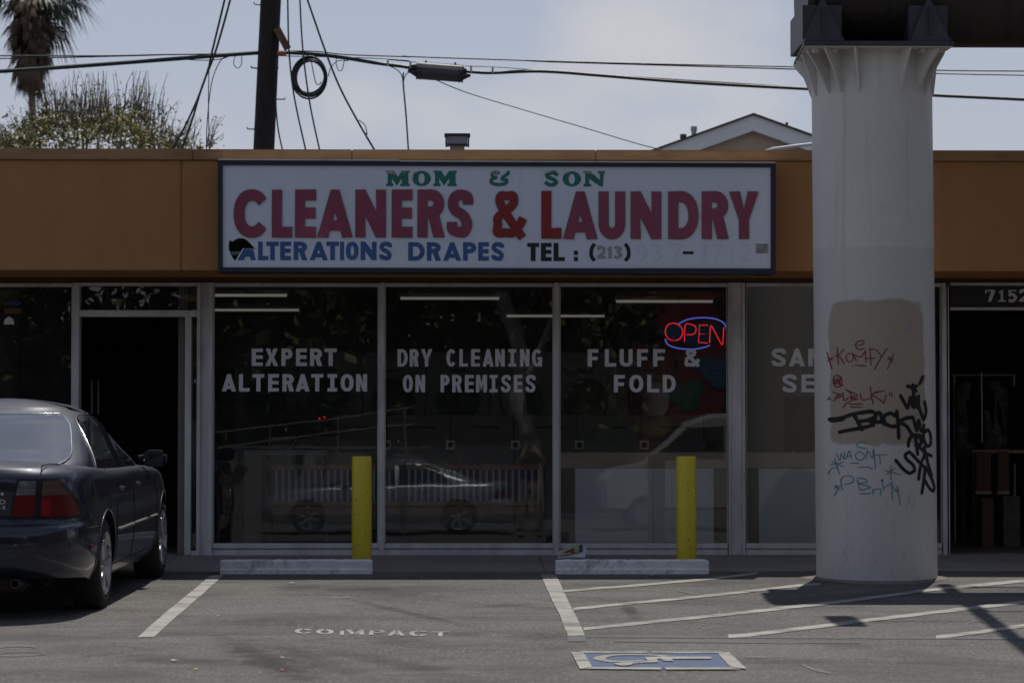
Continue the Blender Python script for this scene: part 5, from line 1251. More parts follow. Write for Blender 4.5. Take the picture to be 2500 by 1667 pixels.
    for x, y in ((.568, .22), (.59, .32), (.62, .42), (.635, .50), (.60, .53)): ps.append((x, y, zt_(y) + .045 * (1 - (min(1, x / .76)) ** 2.2) * min(1, (y - .14) / .16) ** .6 + .001))
    for s in (1, -1): obj('lid_seam', tube([(s * x, y, z) for x, y, z in ps], .0042, 5), M['rubber'], car)
    obj('lid_crease', tube([(x, rear_point(abs(x), .845) - .0005, .845) for x in [-.33 + .066 * i for i in range(11)]], .003, 5), M['rubber'], car)
    obj('lock', tube([(.335, rear_point(.335, .81) - .004, .81), (.335, rear_point(.335, .81) + .01, .81)], .010, 12), M['chrome'], car)
    if full:
        bd = []
        for word, x0, x1, z0, z1, st_ in (('ACORD', .085, .365, .745, .775, .2), ('E', .300, .328, .712, .736, .2), ('X', .334, .364, .712, .736, .25)):
            w = (x1 - x0) / len(word); word2 = 'ACCORD' if word == 'ACORD' else word; w = (x1 - x0) / len(word2)
            for i, ch in enumerate(word2):
                pcs = glyph(ch, w * .82, z1 - z0, (z1 - z0) * st_, (z1 - z0) * .2); xx = x0 + i * w; yb = rear_point(abs(xx), .76) - .005
                bd.append(glyph_mesh(pcs, xx, z0, yb, .004)[0])
        obj('badge', join(*bd), M['chrome'], car)
        obj('number_plate', bbox(-.155, .155, rear_point(0, .72) - .008, rear_point(0, .72), .655, .80, .003), M['white_lam'], car)
    obj('exhaust', lathe2((.43, .03, .242), .029, .024, .22), M['pole_dark'], car, smooth=True, ang=50)
    obj('muffler', tube([(.02, .26, .25), (.09, .28, .25), (.42, .30, .25), (.48, .32, .25)], [.04, .085, .085, .04], 16), M['muffler'], car, smooth=True)
    obj('underbody', bbox(-.60, .60, .25, 4.45, .20, .50, .03), M['under'], car)
    return car
def lathe2(c, r, ri, L):
    """open pipe along +y"""
    V = []; prof = [(r, L), (r, 0), (ri, 0), (ri, L * .9)]
    for rr, y in prof: V += [(c[0] + rr * math.cos(2*math.pi*i/24), c[1] + y, c[2] + rr * math.sin(2*math.pi*i/24)) for i in range(24)]
    return V, [(i*24+j, i*24+(j+1) % 24, (i+1)*24+(j+1) % 24, (i+1)*24+j) for i in range(3) for j in range(24)]
sedan = build_sedan('dark navy sedan parked nose-in in front of the open doorway', M['carpaint'], 'parked sedans')
CARY = 18.19
sedan.location = (-3.272, CARY, gz(CARY)); sedan.rotation_euler = (SLOPE, 0, R(-2.05))
# two cars across the lot behind the photographer: only their reflections show in the windows
def recolour(o, m_old, m_new):
    for ch in o.children:
        if ch.type == 'MESH' and ch.data.materials and ch.data.materials[0] == m_old:
            ch.data = ch.data.copy(); ch.data.materials[0] = m_new
        recolour(ch, m_old, m_new)
bpy.context.view_layer.update()
s2 = copy_tree(sedan); s2['label'] = 'silver sedan across the lot, seen mirrored in the two middle windows'; s2.location = (1.0, -3.2, gz(-3)); s2.rotation_euler = (0, 0, R(90)); recolour(s2, M['carpaint'], M['silver'])
van = thing('van', 'white van across the lot, seen mirrored in the FLUFF & FOLD window', 'van', (5, -5, gz(-3)))
gv = gz(-3)
prof = [(2.6, .45), (2.55, .95), (2.75, 1.15), (3.35, 1.28), (4.15, 2.02), (4.6, 2.18), (7.6, 2.22), (7.75, 2.0), (7.8, .45)]
def extrude_y(prof, y0, y1, inset=.10):
    n = len(prof); cxm = sum(p[0] for p in prof) / n
    V = []
    for k, (y, sc_) in enumerate(((y0, 1 - inset * .5), (y0 + .14, 1), (y1 - .14, 1), (y1, 1 - inset * .5))):
        V += [(cxm + (x - cxm) * sc_, y, gv + .45 + (z - .45) * (sc_ if z > 1.2 else 1)) for x, z in prof]
    F = [tuple(range(n)), tuple(range(4*n - 1, 3*n - 1, -1))] + [(k*n+i, (k+1)*n+i, (k+1)*n+(i+1) % n, k*n+(i+1) % n) for k in range(3) for i in range(n)]
    return V, F
obj('body', extrude_y(prof, -5.9, -4.1), M['whitecar'], van, smooth=True, ang=35)
obj('side_window', ([(x, -4.09, gv + z) for x, z in ((3.55, 1.35), (4.2, 1.92), (4.9, 1.95), (4.9, 1.35))], [(0, 1, 2, 3)]), M['carglass'], van)
obj('side_window', ([(x, -4.09, gv + z) for x, z in ((5.05, 1.35), (5.05, 1.95), (6.2, 1.95), (6.2, 1.35))], [(0, 1, 2, 3)]), M['carglass'], van)
obj('windscreen', ([(x, y, gv + z) for x, z, y in ((3.40, 1.335, -5.7), (3.40, 1.335, -4.3), (4.12, 2.01, -4.35), (4.12, 2.01, -5.65))], [(0, 1, 2, 3)]), M['carglass'], van)
for xw_ in (3.4, 6.9):
    for y0, y1 in ((-4.32, -4.08), (-5.92, -5.68)):
        wv = obj('wheel', cyl((xw_, y0, gv + .33), (xw_, y1, gv + .33), .33, seg=28), M['tyre'], van, smooth=True, ang=40); obj('rim', cyl((xw_, y0 - .004, gv + .33), (xw_, y1 + .004, gv + .33), .2, seg=20), M['alloy'], wv)

# ================================================================== INSIDE THE SHOP
def wx(px, Y): return P(px, 1075, Y).x
def washer(x, Y, label, z0=.012):
    t = thing('washing_machine', label, 'washing machine', (x, Y, z0), 'row of top-loading washers')
    w = .335
    obj('cabinet', bbox(x - w, x + w, Y, Y + .66, z0 + .03, z0 + .96, .012), M['washer'], t)
    obj('lid', bbox(x - w + .05, x + w - .05, Y + .06, Y + .48, z0 + .962, z0 + .975, .004), M['washer'], t)
    obj('control_panel', (lambda d: ([(px_, y + (.06 if z < z0 + 1.1 else .10), z) for px_, y, z in d[0]], d[1]))(bbox(x - w, x + w, Y + .38, Y + .58, z0 + .965, z0 + 1.24, .01)), M['washer'], t)
    obj('control_slot', box(x - .12, x + .18, Y + .425, Y + .438, z0 + 1.10, z0 + 1.12), M['darkpl'], t)
    obj('kick_plate', box(x - w + .01, x + w - .01, Y + .02, Y + .6, z0, z0 + .029), M['darkpl'], t)
    s = obj('coin_slide', bbox(x - w - .05, x - w + .05, Y - .06, Y + .10, z0 + .87, z0 + .97, .008), M['chrome'], t)
    obj('slide_knob', tube([(x - w, Y - .085, z0 + .92), (x - w, Y - .061, z0 + .92)], [.022, .03], 12), M['darkpl'], s)
    return t
YW = 30.2
names = ['second from the left', 'third', 'fourth', 'fifth', 'sixth', 'seventh']
kx = [wx(p, YW) for p in (943, 1100, 1258, 1414, 1572, 1731)]
w0 = None
for i, x in enumerate(kx):
    lab = 'white top-loading washer with chrome coin slide, ' + ['behind the left end of the DRY CLEANING lettering', 'behind the letters CLEAN in the middle window', 'behind the right end of the PREMISES lettering', 'behind the left edge of the FLUFF & FOLD window', 'behind the FOLD lettering', 'at the right edge of the FLUFF & FOLD window'][i]
    if w0 is None: w0 = washer(x + .335, YW, lab); x_first = x
    else:
        c = copy_tree(w0); c.location.x += x - x_first; c['label'] = lab
c = copy_tree(w0); c.location.x += wx(943, YW) - x_first - .69; c['label'] = 'white top-loading washer with chrome coin slide, leftmost of the row, beside the round-door washer'
# front loader
x = wx(742, 30.0)
t = thing('round_door_washer', 'large front-loading washer with chrome door ring and two red lights behind EXPERT ALTERATION', 'washing machine', (x, 30.0, .012))
obj('cabinet', bbox(x - .34, x + .34, 30.0, 30.8, .012, 1.02, .012), M['washer'], t); obj('control_panel', bbox(x - .28, x + .36, 30.02, 30.5, 1.03, 1.28, .01), M['darkpl'], t)
dz = P(750, 1110, 30).z
ring = [(x + .03 + .195 * math.cos(2*math.pi*i/40), 29.985, dz + .195 * math.sin(2*math.pi*i/40)) for i in range(40)]
dd = obj('door', ([(x + .03 + .18 * math.cos(2*math.pi*i/40), 29.99, dz + .18 * math.sin(2*math.pi*i/40)) for i in range(40)], [tuple(range(40))]), M['carglass'], t)
obj('door_ring', tube(ring, .018, 8, closed=True), M['chrome'], dd, smooth=True)
for px, py in ((780, 1021), (792, 1018)):
    p = P(px, py, 30.01); obj('indicator_light', tube([p, p + Vector((0, .008, 0))], .006, 8), M['led'], t)
# dryers along the back
def dryer(x, Y, label):
    t = thing('dryer', label, 'dryer', (x, Y, .012), 'bank of tall dryers behind the washers')
    obj('cabinet', bbox(x - .345, x + .345, Y, Y + .8, .012, 1.95, .008), M['dryer'], t)
    for k, zc_ in enumerate((1.42, .62)):
        dr_ = obj('door', tube([(x, Y - .03, zc_), (x, Y - .002, zc_)], [.22, .235], 32), M['carglass'], t)
        obj('door_ring', tube([(x + .235 * math.cos(2*math.pi*i/32), Y - .028, zc_ + .235 * math.sin(2*math.pi*i/32)) for i in range(32)], .014, 6, closed=True), M['dryer'], dr_, smooth=True)
    pl = obj('label_plate', bbox(x - .09, x + .09, Y - .008, Y - .001, 1.72, 1.775, .002), M['greyv'], t); obj('label_print', box(x - .08, x + .08, Y - .010, Y - .0085, 1.73, 1.765), M['darkpl'], pl)
    return t
YD = 31.3; d0 = None
wheres = ['under the letter A of the first window', 'above the first gap between windows', 'above ON in the middle window', 'above the M of PREMISES', 'above the left side of FOLD', 'behind the letters FO of FOLD', 'right of FOLD under the neon sign', 'at the right edge of the FLUFF & FOLD window']
for i in range(8):
    x = wx(794 + 156 * i - 156 * 1 + 12, YD)
    lab = 'tall dark dryer with round doors ' + wheres[i]
    if d0 is None: d0 = dryer(x, YD, lab); xd = x
    else: c = copy_tree(d0); c.location.x += x - xd; c['label'] = lab
# benches
def bench(px0, px1, Y, label, frame_at):
    a, b = wx(px0, Y), wx(px1, Y)
    zt = P(900, 1134, Y).z; zs = P(900, 1233, Y).z
    t = thing('bench', label, 'bench', ((a + b) / 2, Y, .012), 'slatted waiting benches')
    obj('top_rail', bbox(a, b, Y, Y + .03, zt - .045, zt, .006), M['bench_wood'], t)
    obj('back_board', box(a + .02, b - .02, Y + .022, Y + .026, zs + .036, zt - .046), M['iron'], t)
    obj('lower_rail', bbox(a, b, Y + .005, Y + .03, zs, zs + .035, .005), M['bench_wood'], t)
    n = int((b - a) / .0585)
    for i in range(n):
        x = a + .03 + i * .0585; obj('slat', box(x, x + .022, Y + .008, Y + .02, zs + .036, zt - .046), M['bench_slat'], t)
    obj('seat', bbox(a, b, Y + .04, Y + .42, zs - .03, zs - .005, .006), M['bench_wood'], t); obj('apron', bbox(a + .02, b - .02, Y + .045, Y + .06, zs - .085, zs - .032, .004), M['bench_wood'], t)
    for px in frame_at:
        x = wx(px, Y); obj('leg', join(bbox(x - .025, x + .025, Y - .015, Y + .035, .013, zt + .03, .004), bbox(x - .02, x + .02, Y + .39, Y + .42, .013, zs - .031, .003)), M['iron'], t)
bench(648, 932, 25.7, 'slatted bench with wooden rails behind the EXPERT ALTERATION window', (655, 925)); bench(940, 1330, 25.7, 'longer slatted bench with wooden rails behind the DRY CLEANING window', (985, 1325))
# counter with tan top strip and white panels behind the third and fourth windows
Yc = 25.15; t = thing('counter', 'long shop counter with tan laminate strip and white front panels behind FLUFF & FOLD', 'counter', (2.0, Yc, .012))
xa, xb = wx(1362, Yc), 3.95
zt, zm, zb = P(1500, 1104, Yc).z, P(1500, 1143, Yc).z, .02
obj('top', bbox(xa, xb, Yc - .012, Yc + .55, zm, zt, .004), M['tan_lam'], t)
obj('carcass', box(xa + .01, xb, Yc + .012, Yc + .5, zb, zm - .001), M['wall_in'], t)
for p0, p1 in ((1404, 1594), (1594.8, 1640), (1640.8, 1742), (1852, 2080), (2081, 2250)):
    pn = obj('front_panel', bbox(wx(p0, Yc), wx(p1, Yc), Yc - .004, Yc + .011, zb, zm - .002, .002), M['white_lam'], t)
    for px in (p0 + 9, p1 - 9):
        for py in (1150, 1200, 1255, 1308):
            if p1 - p0 > 60: q_ = P(px, py, Yc - .005); obj('screw', tube([q_, q_ + Vector((0, .003, 0))], .004, 6), M['darkpl'], pn)
# partition with conduits and hanging black cloth behind window 4
Yp = 26.6; obj('partition', box(wx(1822, Yp), 3.99, Yp, Yp + .08, .013, 2.55), M['partition'], bl)
cdt = []
for px in (1955, 1977): cdt.append(cyl(tuple(P(px, 700, Yp - .03)), tuple(P(px, 990, Yp - .03)), .012, seg=8))
tag(obj('conduit', join(*cdt), M['steel'], loc=tuple(P(1966, 990, Yp - .03))), 'pair of thin pipes running down the beige partition behind SAME', 'conduit')
V = []; n = 14
for i in range(n + 1):
    for j, py in enumerate((968, 1010, 1060, 1104 + 8 * math.sin(i * 1.9))):
        p = P(1916 + i * 8, py, Yp - .10 + .02 * math.sin(i * 1.3)); V.append(tuple(p))
F = [(i*4+j, (i+1)*4+j, (i+1)*4+j+1, i*4+j+1) for i in range(n) for j in range(3)]
tag(obj('hanging_cloth', (V, F), M['cloth_b'], smooth=True, loc=V[0]), 'black cloth hanging above the counter beneath the letters SE', 'cloth')
# tall white divider and bin seen at the left of window 1
Yv = 26.4; x0, x1 = wx(597, Yv), wx(640, Yv)
tag(obj('divider', bbox(x0, x1, Yv, Yv + .5, .013, P(600, 1112, Yv).z, .01), M['partition'], loc=(x0, Yv, .013)), 'pale upright end panel at the left of the slatted bench', 'panel')
tag(obj('folding_table', join(bbox(wx(596, 27.2), wx(800, 27.2), 27.2, 27.8, P(600, 1110, 27.2).z, P(600, 1098, 27.2).z, .005), bbox(wx(796, 27.2), wx(800, 27.2), 27.25, 27.3, .013, P(600, 1110, 27.2).z), bbox(wx(600, 27.2), wx(605, 27.2), 27.25, 27.3, .013, P(600, 1110, 27.2).z)), M['white_lam'], loc=(wx(650, 27.2), 27.2, .013)), 'grey folding table in front of the round-door washer', 'table')
# ceiling lights
def clight(px0, px1, py, label):
    Y = (2.555 - EYE.z) * FPX / (1075 - py); a, b = wx(px0, Y), wx(px1, Y)
    t = thing('ceiling_light', label, 'ceiling light', ((a + b) / 2, Y, 2.6), 'fluorescent ceiling strip lights')
    obj('housing', bbox(a, b, Y - .06, Y + .06, 2.562, 2.598, .005), M['white_lam'], t); obj('tube', cyl((a + .02, Y, 2.55), (b - .02, Y, 2.55), .017, seg=10), M['tube_lit'], t)
clight(440, 704, 720, 'strip light nearest the glass, seen through the left side of the EXPERT ALTERATION window'); clight(450, 733, 756, 'strip light further back, seen through the EXPERT ALTERATION window')
clight(973, 1223, 727, 'strip light seen high in the DRY CLEANING window'); clight(1233, 1480, 770, 'lower strip light seen across the post between the second and third windows'); clight(1500, 1745, 734, 'strip light seen high in the FLUFF & FOLD window above the neon sign')
# neon sign
ne = thing('neon_sign', 'lit neon OPEN sign, red letters in a broken blue oval, in the shop window', 'neon sign', tuple(P(1700, 815, 24.47)))
nz = lambda L_: [P(1350 + .472 * u, 680 + .472 * v, 24.47) for u, v in L_]
def neon(name, pts, m, r=.0045, sm=6): obj(name, tube(catmull(nz(pts), sm) if sm else nz(pts), r, 8), m, ne, smooth=True)
neon('letter', [(622, 320), (595, 310), (581, 275), (595, 240), (628, 231), (660, 248), (671, 280), (655, 312), (628, 322)], M['neon_red'])
neon('letter', [(680, 326), (685, 240), (715, 238), (738, 250), (736, 280), (715, 290), (690, 289)], M['neon_red'], sm=4)
neon('letter', [(803, 242), (758, 240), (756, 286), (796, 288), (756, 286), (752, 330), (800, 333)], M['neon_red'], sm=0)
neon('letter', [(810, 333), (815, 248), (830, 262), (866, 330), (878, 335), (883, 252)], M['neon_red'], sm=4)
neon('oval_arc', [(650, 234), (690, 214), (740, 204), (800, 203), (850, 212), (885, 232), (898, 262)], M['neon_blue'], .0055)
neon('oval_arc', [(580, 312), (592, 338), (625, 355), (675, 364), (735, 364), (780, 356), (812, 345)], M['neon_blue'], .0055)
for u, v in ((650, 205), (830, 205)):
    p = P(1350 + .472 * u, 680 + .472 * v, 24.48); obj('hanging_chain', cyl(tuple(p), (p.x, p.y, 2.32), .002, seg=4), M['darkpl'], ne)
# things behind the right-hand doorway
rk = thing('garment_rack', 'rack with dark and grey patterned garments inside the doorway numbered 7152', 'garment rack', (4.9, 27, .012))
Yr = 27.0
obj('rail', cyl((wx(2325, Yr), Yr, P(2400, 915, Yr).z), (wx(2480, Yr), Yr, P(2400, 915, Yr).z), .012, seg=8), M['steel'], rk)
obj('upright', join(cyl((wx(2330, Yr), Yr, .012), (wx(2330, Yr), Yr, P(2400, 915, Yr).z), .012, seg=8), cyl((wx(2476, Yr), Yr, .012), (wx(2476, Yr), Yr, P(2400, 915, Yr).z), .012, seg=8)), M['steel'], rk)
for k, (pxc, m, wpx, pyb) in enumerate(((2356, 'cloth_g', 26, 1120), (2392, 'cloth_b', 34, 1080), (2428, 'cloth_g', 30, 1100), (2455, 'cloth_b', 24, 1130))):
    V = []; rn = random.Random(k)
    prof = [(930, .12), (938, .5), (946, .95), (990, 1.0), (1050, .85), (pyb, .95)]
    for side, oy in ((0, 0), (1, .09)):
        for py, ww in prof:
            for u in (-1, -.5, 0, .5, 1):
                p = P(pxc + u * ww * wpx, py, Yr); V.append((p.x, p.y - .05 + oy + rn.uniform(-.012, .012), p.z))
    m5 = 5 * len(prof); F = []
    for q_ in (0, m5):
        F += [tuple(q_ + i*5 + j + d for d in (0, 1, 6, 5)) for i in range(len(prof)-1) for j in range(4)]
    F += [(i*5, (i+1)*5, (i+1)*5 + m5, i*5 + m5) for i in range(len(prof)-1)] + [(i*5+4, (i+1)*5+4, (i+1)*5+4 + m5, i*5+4 + m5) for i in range(len(prof)-1)]
    obj('garment', (V, F), M[m], rk, smooth=True)
tb_ = thing('display_table', 'dark red topped display table with hanging brown bags inside the right doorway', 'table', (5.0, 26.2, .012))
Yt = 26.2; zt = P(2400, 1098, Yt).z
obj('top', bbox(wx(2375, Yt), wx(2640, Yt), Yt, Yt + .7, zt - .03, zt, .006), M['bench_wood'], tb_)
obj('leg', join(*[bbox(wx(p, Yt) - .02, wx(p, Yt) + .02, Yt + dy, Yt + dy + .04, .012, zt - .031, .004) for p in (2380, 2630) for dy in (.02, .62)]), M['iron'], tb_)
for p0, p1, lab in ((2383, 2420, 'brown hanging panel left of its pair under the display table top'), (2436, 2464, 'brown hanging panel right of its pair under the display table top')):
    bg_ = thing('paper_bag', lab.replace('hanging panel', 'paper bag'), 'bag', tuple(P(p0, 1204, Yt)), 'brown bags at the display table')
    obj('bag_body', pbox(p0, 1102, p1, 1198, Yt - .05, Yt - .01), M['cardboard'], bg_); obj('bag_hem', pbox(p0 - 1, 1198.5, p1 + 1, 1206, Yt - .055, Yt - .008), M['partition'], bg_)
ax, bx_ = wx(2397, 25.9), wx(2425, 25.9)
tag(obj('storage_box', bbox(ax, bx_, 25.9, 26.1, .013, P(2400, 1215, 25.9).z, .006), M['cardboard'], loc=(ax, 25.9, .013)), 'dim brown box on the floor under the left paper bag', 'box')
ax, bx_ = wx(2448, 25.9), wx(2490, 25.9)
tag(obj('storage_box', bbox(ax, bx_, 25.9, 26.1, .013, P(2400, 1210, 25.9).z, .006), M['hole'], loc=(ax, 25.9, .013)), 'dim grey box on the floor under the right paper bag', 'box')

# ================================================================== ROOFTOP PIECES AND THE HOUSE BEHIND
Yv = 27.5; a, b = P(1085, 328, Yv), P(1148, 366, Yv)
rv = thing('roof_vent', 'small square roof vent with screened sides and flat rusty cap above the shop sign', 'vent', ((a.x + b.x)/2, Yv, ZT - .25))
cxv, hw = (a.x + b.x)/2, (b.x - a.x)/2
zz = lambda py: P(1116, py, Yv).z
obj('neck', bbox(cxv - hw*.56, cxv + hw*.56, Yv - hw*.56, Yv + hw*.56, ZT - .26, zz(356), .004), M['partition'], rv)
obj('cap', join(bbox(cxv - hw, cxv + hw, Yv - hw, Yv + hw, zz(334), zz(329), .004), bbox(cxv - hw*.9, cxv + hw*.9, Yv - hw*.9, Yv + hw*.9, zz(356), zz(354), .002), *[bbox(cxv + sx*hw*.86 - .008, cxv + sx*hw*.86 + .008, Yv + sy*hw*.86 - .008, Yv + sy*hw*.86 + .008, zz(357), zz(334), .001) for sx in (1, -1) for sy in (1, -1)]), M['pole_dark'], rv)
obj('screen', bbox(cxv - hw*.78, cxv + hw*.78, Yv - hw*.78, Yv + hw*.78, zz(354), zz(334.5), .002), M['greyv'], rv)
tag(obj('conduit_pipe', tube([P(1870, 370, 27), P(1888, 364, 27), P(1940, 357, 27), P(2010, 349, 27)], .016, 8), M['white_trim'], smooth=True, loc=tuple(P(1888, 364, 27))), 'white pipe rising to the right above the parapet beside the column', 'pipe')
Yh = 50.0
hs = thing('gable_house', 'tan stucco house gable with broad white barge boards rising behind the shop roof', 'house', (P(1836, 400, Yh).x, Yh, 0))
pk, lf_, rt_ = P(1837, 284, Yh - .6), P(1360, 456, Yh - .6), P(2314, 456, Yh - .6)
x0, x1 = lf_.x, rt_.x
sl = (pk.z - lf_.z) / (pk.x - x0); hb = 37 / FPX * Yh
V = []; 
for y in (Yh - .55, Yh + 9): V += [(x0 + .35, y, 0), (x1 - .35, y, 0), (x1 - .35, y, lf_.z - .05), (pk.x, y, pk.z - .10), (x0 + .35, y, lf_.z - .05)]
obj('wall', (V, [(0, 1, 2, 3, 4), (9, 8, 7, 6, 5), (0, 4, 9, 5), (1, 6, 7, 2)]), M['stucco_house'], hs)
def slope_prism(xa, za, xb, zb, drop, y0, y1):
    V = [(xa, y, za) for y in (y0, y1)] + [(xb, y, zb) for y in (y0, y1)] + [(xa, y, za - drop) for y in (y0, y1)] + [(xb, y, zb - drop) for y in (y0, y1)]
    return V, [(0, 2, 3, 1), (4, 5, 7, 6), (0, 4, 6, 2), (1, 3, 7, 5), (0, 1, 5, 4), (2, 6, 7, 3)]
for xe, ze in ((x0, lf_.z), (x1, rt_.z)):
    obj('barge_board', slope_prism(xe, ze, pk.x, pk.z, hb, Yh - .75, Yh - .60), M['white_trim'], hs)
    obj('roof', slope_prism(xe, ze + .035, pk.x, pk.z + .035, .034, Yh - .80, Yh + 9.2), M['shingle'], hs)
for px, py, pb, r, m in ((1668, 331, 348, .045, 'pole_dark'), (1694, 312, 340, .045, 'steel'), (1921, 302, 318, .02, 'pole_dark')):
    p, q_ = P(px, py, Yh + 1), P(px, pb, Yh + 1)
    obj('vent_pipe', join(cyl(tuple(q_), tuple(p), r), cyl((p.x, p.y, p.z - (.06 if r > .03 else .01)), (p.x, p.y, p.z + .02), r * 1.3)), M[m], hs)

# ================================================================== UTILITY POLE AND WIRES (40 m away)
YU = 40.0
c1 = lambda L_, Y=YU: [P(.4252 * u, .4252 * v, Y) for u, v in L_]
c2 = lambda L_, Y=YU: [P(900 + .4677 * u, .4677 * v, Y) for u, v in L_]
c3 = lambda L_, Y=YU: [P(1850 + .4464 * u, .4464 * v, Y) for u, v in L_]
up = thing('utility_pole', 'dark creosoted wooden utility pole leaning slightly behind the shop roof', 'utility pole', (P(645, 500, YU).x, YU, 0))
a, b = c1([(1558, -60)])[0], c1([(1515, 860)])[0]; dirn = (a - b) / (a.z - b.z)
base, topp = b - dirn * b.z, b + dirn * (11 - b.z)
obj('shaft', tube([base.lerp(topp, i / 12) for i in range(13)], [.158 - .02 * i / 12 for i in range(13)], 18), M['wood_pole'], up, smooth=True)
for pts in ([(1505, 32), (1462, 26), (1458, 16)], [(1490, 395), (1446, 391), (1440, 380)], [(1588, 571), (1634, 571), (1638, 562)], [(1470, 743), (1422, 741), (1418, 732)]):
    obj('step_bolt', tube(c1(pts, YU - .06), .010, 6), M['iron'], up)
obj('brace', tube(c1([(1590, 165), (1652, 282)], YU - .15), .07, 4), M['brace'], up)
obj('clamp', join(tube(c1([(1592, 308), (1645, 308)], YU - .2), .030, 6)), M['clamp'], up); obj('wire_stub', tube(c1([(1586, 340), (1592, 400)], YU - .18), .02, 6), M['cable'], up)
def wire(name, pts, r, label, m='cable', group='overhead wires', n=8):
    q = catmull(pts, n)
    return tag(obj(name, tube(q, r, 6), M[m], smooth=True, loc=tuple(q[0])), label, 'cable', group)
wire('trunk_cable', c1([(-300, 428), (0, 411), (240, 396), (600, 370), (1000, 340), (1250, 321), (1500, 303)]), .029, 'thick black cable running from the left edge up to the pole')
wire('messenger_wire', c1([(-300, 322), (0, 322), (600, 322), (900, 316), (1250, 311), (1500, 299)]), .010, 'thin upper wire running from the left edge to the pole')
wire('messenger_wire', c1([(-300, 342), (0, 338), (400, 331), (800, 321), (980, 315)]), .008, 'thin second wire just under the upper wire left of the pole')
wire('lashing_wire', c1([(1050, 343), (1180, 348), (1280, 338), (1320, 322)]), .006, 'thin slack wire hanging from the thick cable left of the pole')
wire('trunk_cable', c1([(1590, 303), (1700, 306), (1870, 320), (2000, 337), (2150, 362), (2280, 378), (2352, 388)]) + c2([(60, 335), (150, 345), (250, 352)])[2:], .026, 'thick black cable from the pole to the splice case')
wire('messenger_wire', c1([(1590, 296), (1800, 296), (2000, 315), (2352, 327)]) + c2([(200, 296), (700, 313), (1400, 333), (2240, 350)]) + c3([(1010, 386), (1456, 390), (1700, 392)]), .010, 'upper thin wire running from the pole to the right edge behind the column')
wire('messenger_wire', c2([(820, 318), (1000, 326), (1500, 341), (2240, 363)]) + c3([(1005, 404), (1456, 413), (1700, 418)]), .009, 'second thin wire joining the upper wire right of the splice case')
wire('messenger_wire', c1([(1600, 322), (1750, 326), (1950, 330), (2180, 338), (2352, 350)]) + c2([(100, 312), (300, 330), (500, 345), (680, 352), (900, 368), (1500, 408), (2300, 458)]), .006, 'thin wire running along the top of the splice case')
wire('trunk_cable', c2([(490, 372), (560, 378), (650, 381), (850, 373), (1000, 378), (1200, 394), (1700, 433), (2300, 465)]) + c3([(960, 522), (1200, 533), (1456, 545), (1700, 556)]), .024, 'thick black cable from the splice case to the right edge behind the column')
wire('drop_wire', c1([(1300, -60), (1290, 0), (1215, 310), (1195, 400), (1130, 580), (1050, 750), (985, 862)]), .016, 'left strand of the twisted drop wires crossing left of the pole', group='drop wires')
wire('drop_wire', c1([(1330, -60), (1322, 0), (1240, 290), (1160, 500), (1100, 700), (1040, 862)], YU - .1), .016, 'right strand of the twisted drop wires crossing left of the pole', group='drop wires')
wire('drop_wire', c1([(1200, 395), (1197, 600), (1201, 862)]), .007, 'thin straight wire hanging left of the pole', group='drop wires')
wire('drop_wire', c1([(1300, 325), (1260, 360), (1215, 480), (1190, 700), (1185, 862)]), .007, 'thin bowed wire hanging left of the pole', group='drop wires')
wire('drop_wire', c1([(1650, -60), (1652, 0), (1660, 300), (1690, 560), (1755, 862)], YU - .3), .012, 'first drop wire right of the pole, passing left of the cable coil', group='drop wires')
wire('drop_wire', c1([(1720, -60), (1722, 0), (1740, 300), (1780, 600), (1835, 862)], YU - .4), .012, 'drop wire passing in front of the cable coil', group='drop wires')
wire('drop_wire', c1([(1745, -60), (1765, 0), (1870, 300), (1950, 500), (2050, 690), (2150, 862)], YU - .3), .014, 'slanting drop wire right of the cable coil', group='drop wires')
wire('drop_wire', c1([(2060, 690), (2095, 720), (2108, 770), (2100, 765)]), .007, 'short slack strand on the slanting drop wire', group='drop wires')
wire('drop_wire', c1([(1583, 560), (1588, 660), (1600, 760), (1622, 862)], YU - .2), .011, 'drop wire close along the right side of the pole', group='drop wires')
wire('drop_wire', c2([(182, 380), (180, 430), (195, 600), (208, 790)]), .012, 'drop wire hanging below the splice case', group='drop wires')
wire('drop_wire', c2([(90, 340), (140, 360), (170, 390), (181, 432)]), .007, 'left branch feeding the drop wire at the splice case', group='drop wires')
wire('drop_wire', c2([(250, 368), (205, 382), (188, 405), (181, 432)]), .007, 'right branch feeding the drop wire at the splice case', group='drop wires')
wire('drop_wire', c2([(310, 400), (500, 480), (800, 572), (1150, 675), (1400, 750), (1560, 790)]), .007, 'long thin wire falling from the splice case towards the house', group='drop wires')
wire('wire_loop', c1([(1350, 325), (1342, 365), (1360, 392), (1385, 375), (1388, 325)]), .006, 'small hanging wire loop left of the pole', group='wire loops')
wire('wire_loop', c1([(1932, 330), (1930, 370), (1945, 405), (1965, 400), (1978, 345)]), .006, 'small hanging wire loop right of the cable coil', group='wire loops')
wire('wire_loop', c1([(1785, 340), (1800, 420), (1815, 480), (1835, 485), (1845, 470)]), .007, 'slack wire end hanging inside the cable coil', group='wire loops')
wire('wire_loop', c1([(2000, 350), (1940, 352), (1900, 390), (1885, 440)]), .006, 'slack wire curving down to the cable coil', group='wire loops')
coil = []; ctr = (1778, 440)
rr = random.Random(2)
for i in range(8):
    ax, ay, rx, ry = ctr[0] + rr.uniform(-5, 5), ctr[1] + rr.uniform(-6, 10), 92 + rr.uniform(-12, 10), 105 + rr.uniform(-10, 10)
    if i == 7: rx, ry, ay = 100, 120, 448
    coil.append(tube(c1([(ax + rx * math.cos(2*math.pi*k/36), ay + ry * math.sin(2*math.pi*k/36)) for k in range(36)], YU - .25 + i * .012), .014, 6, closed=True))
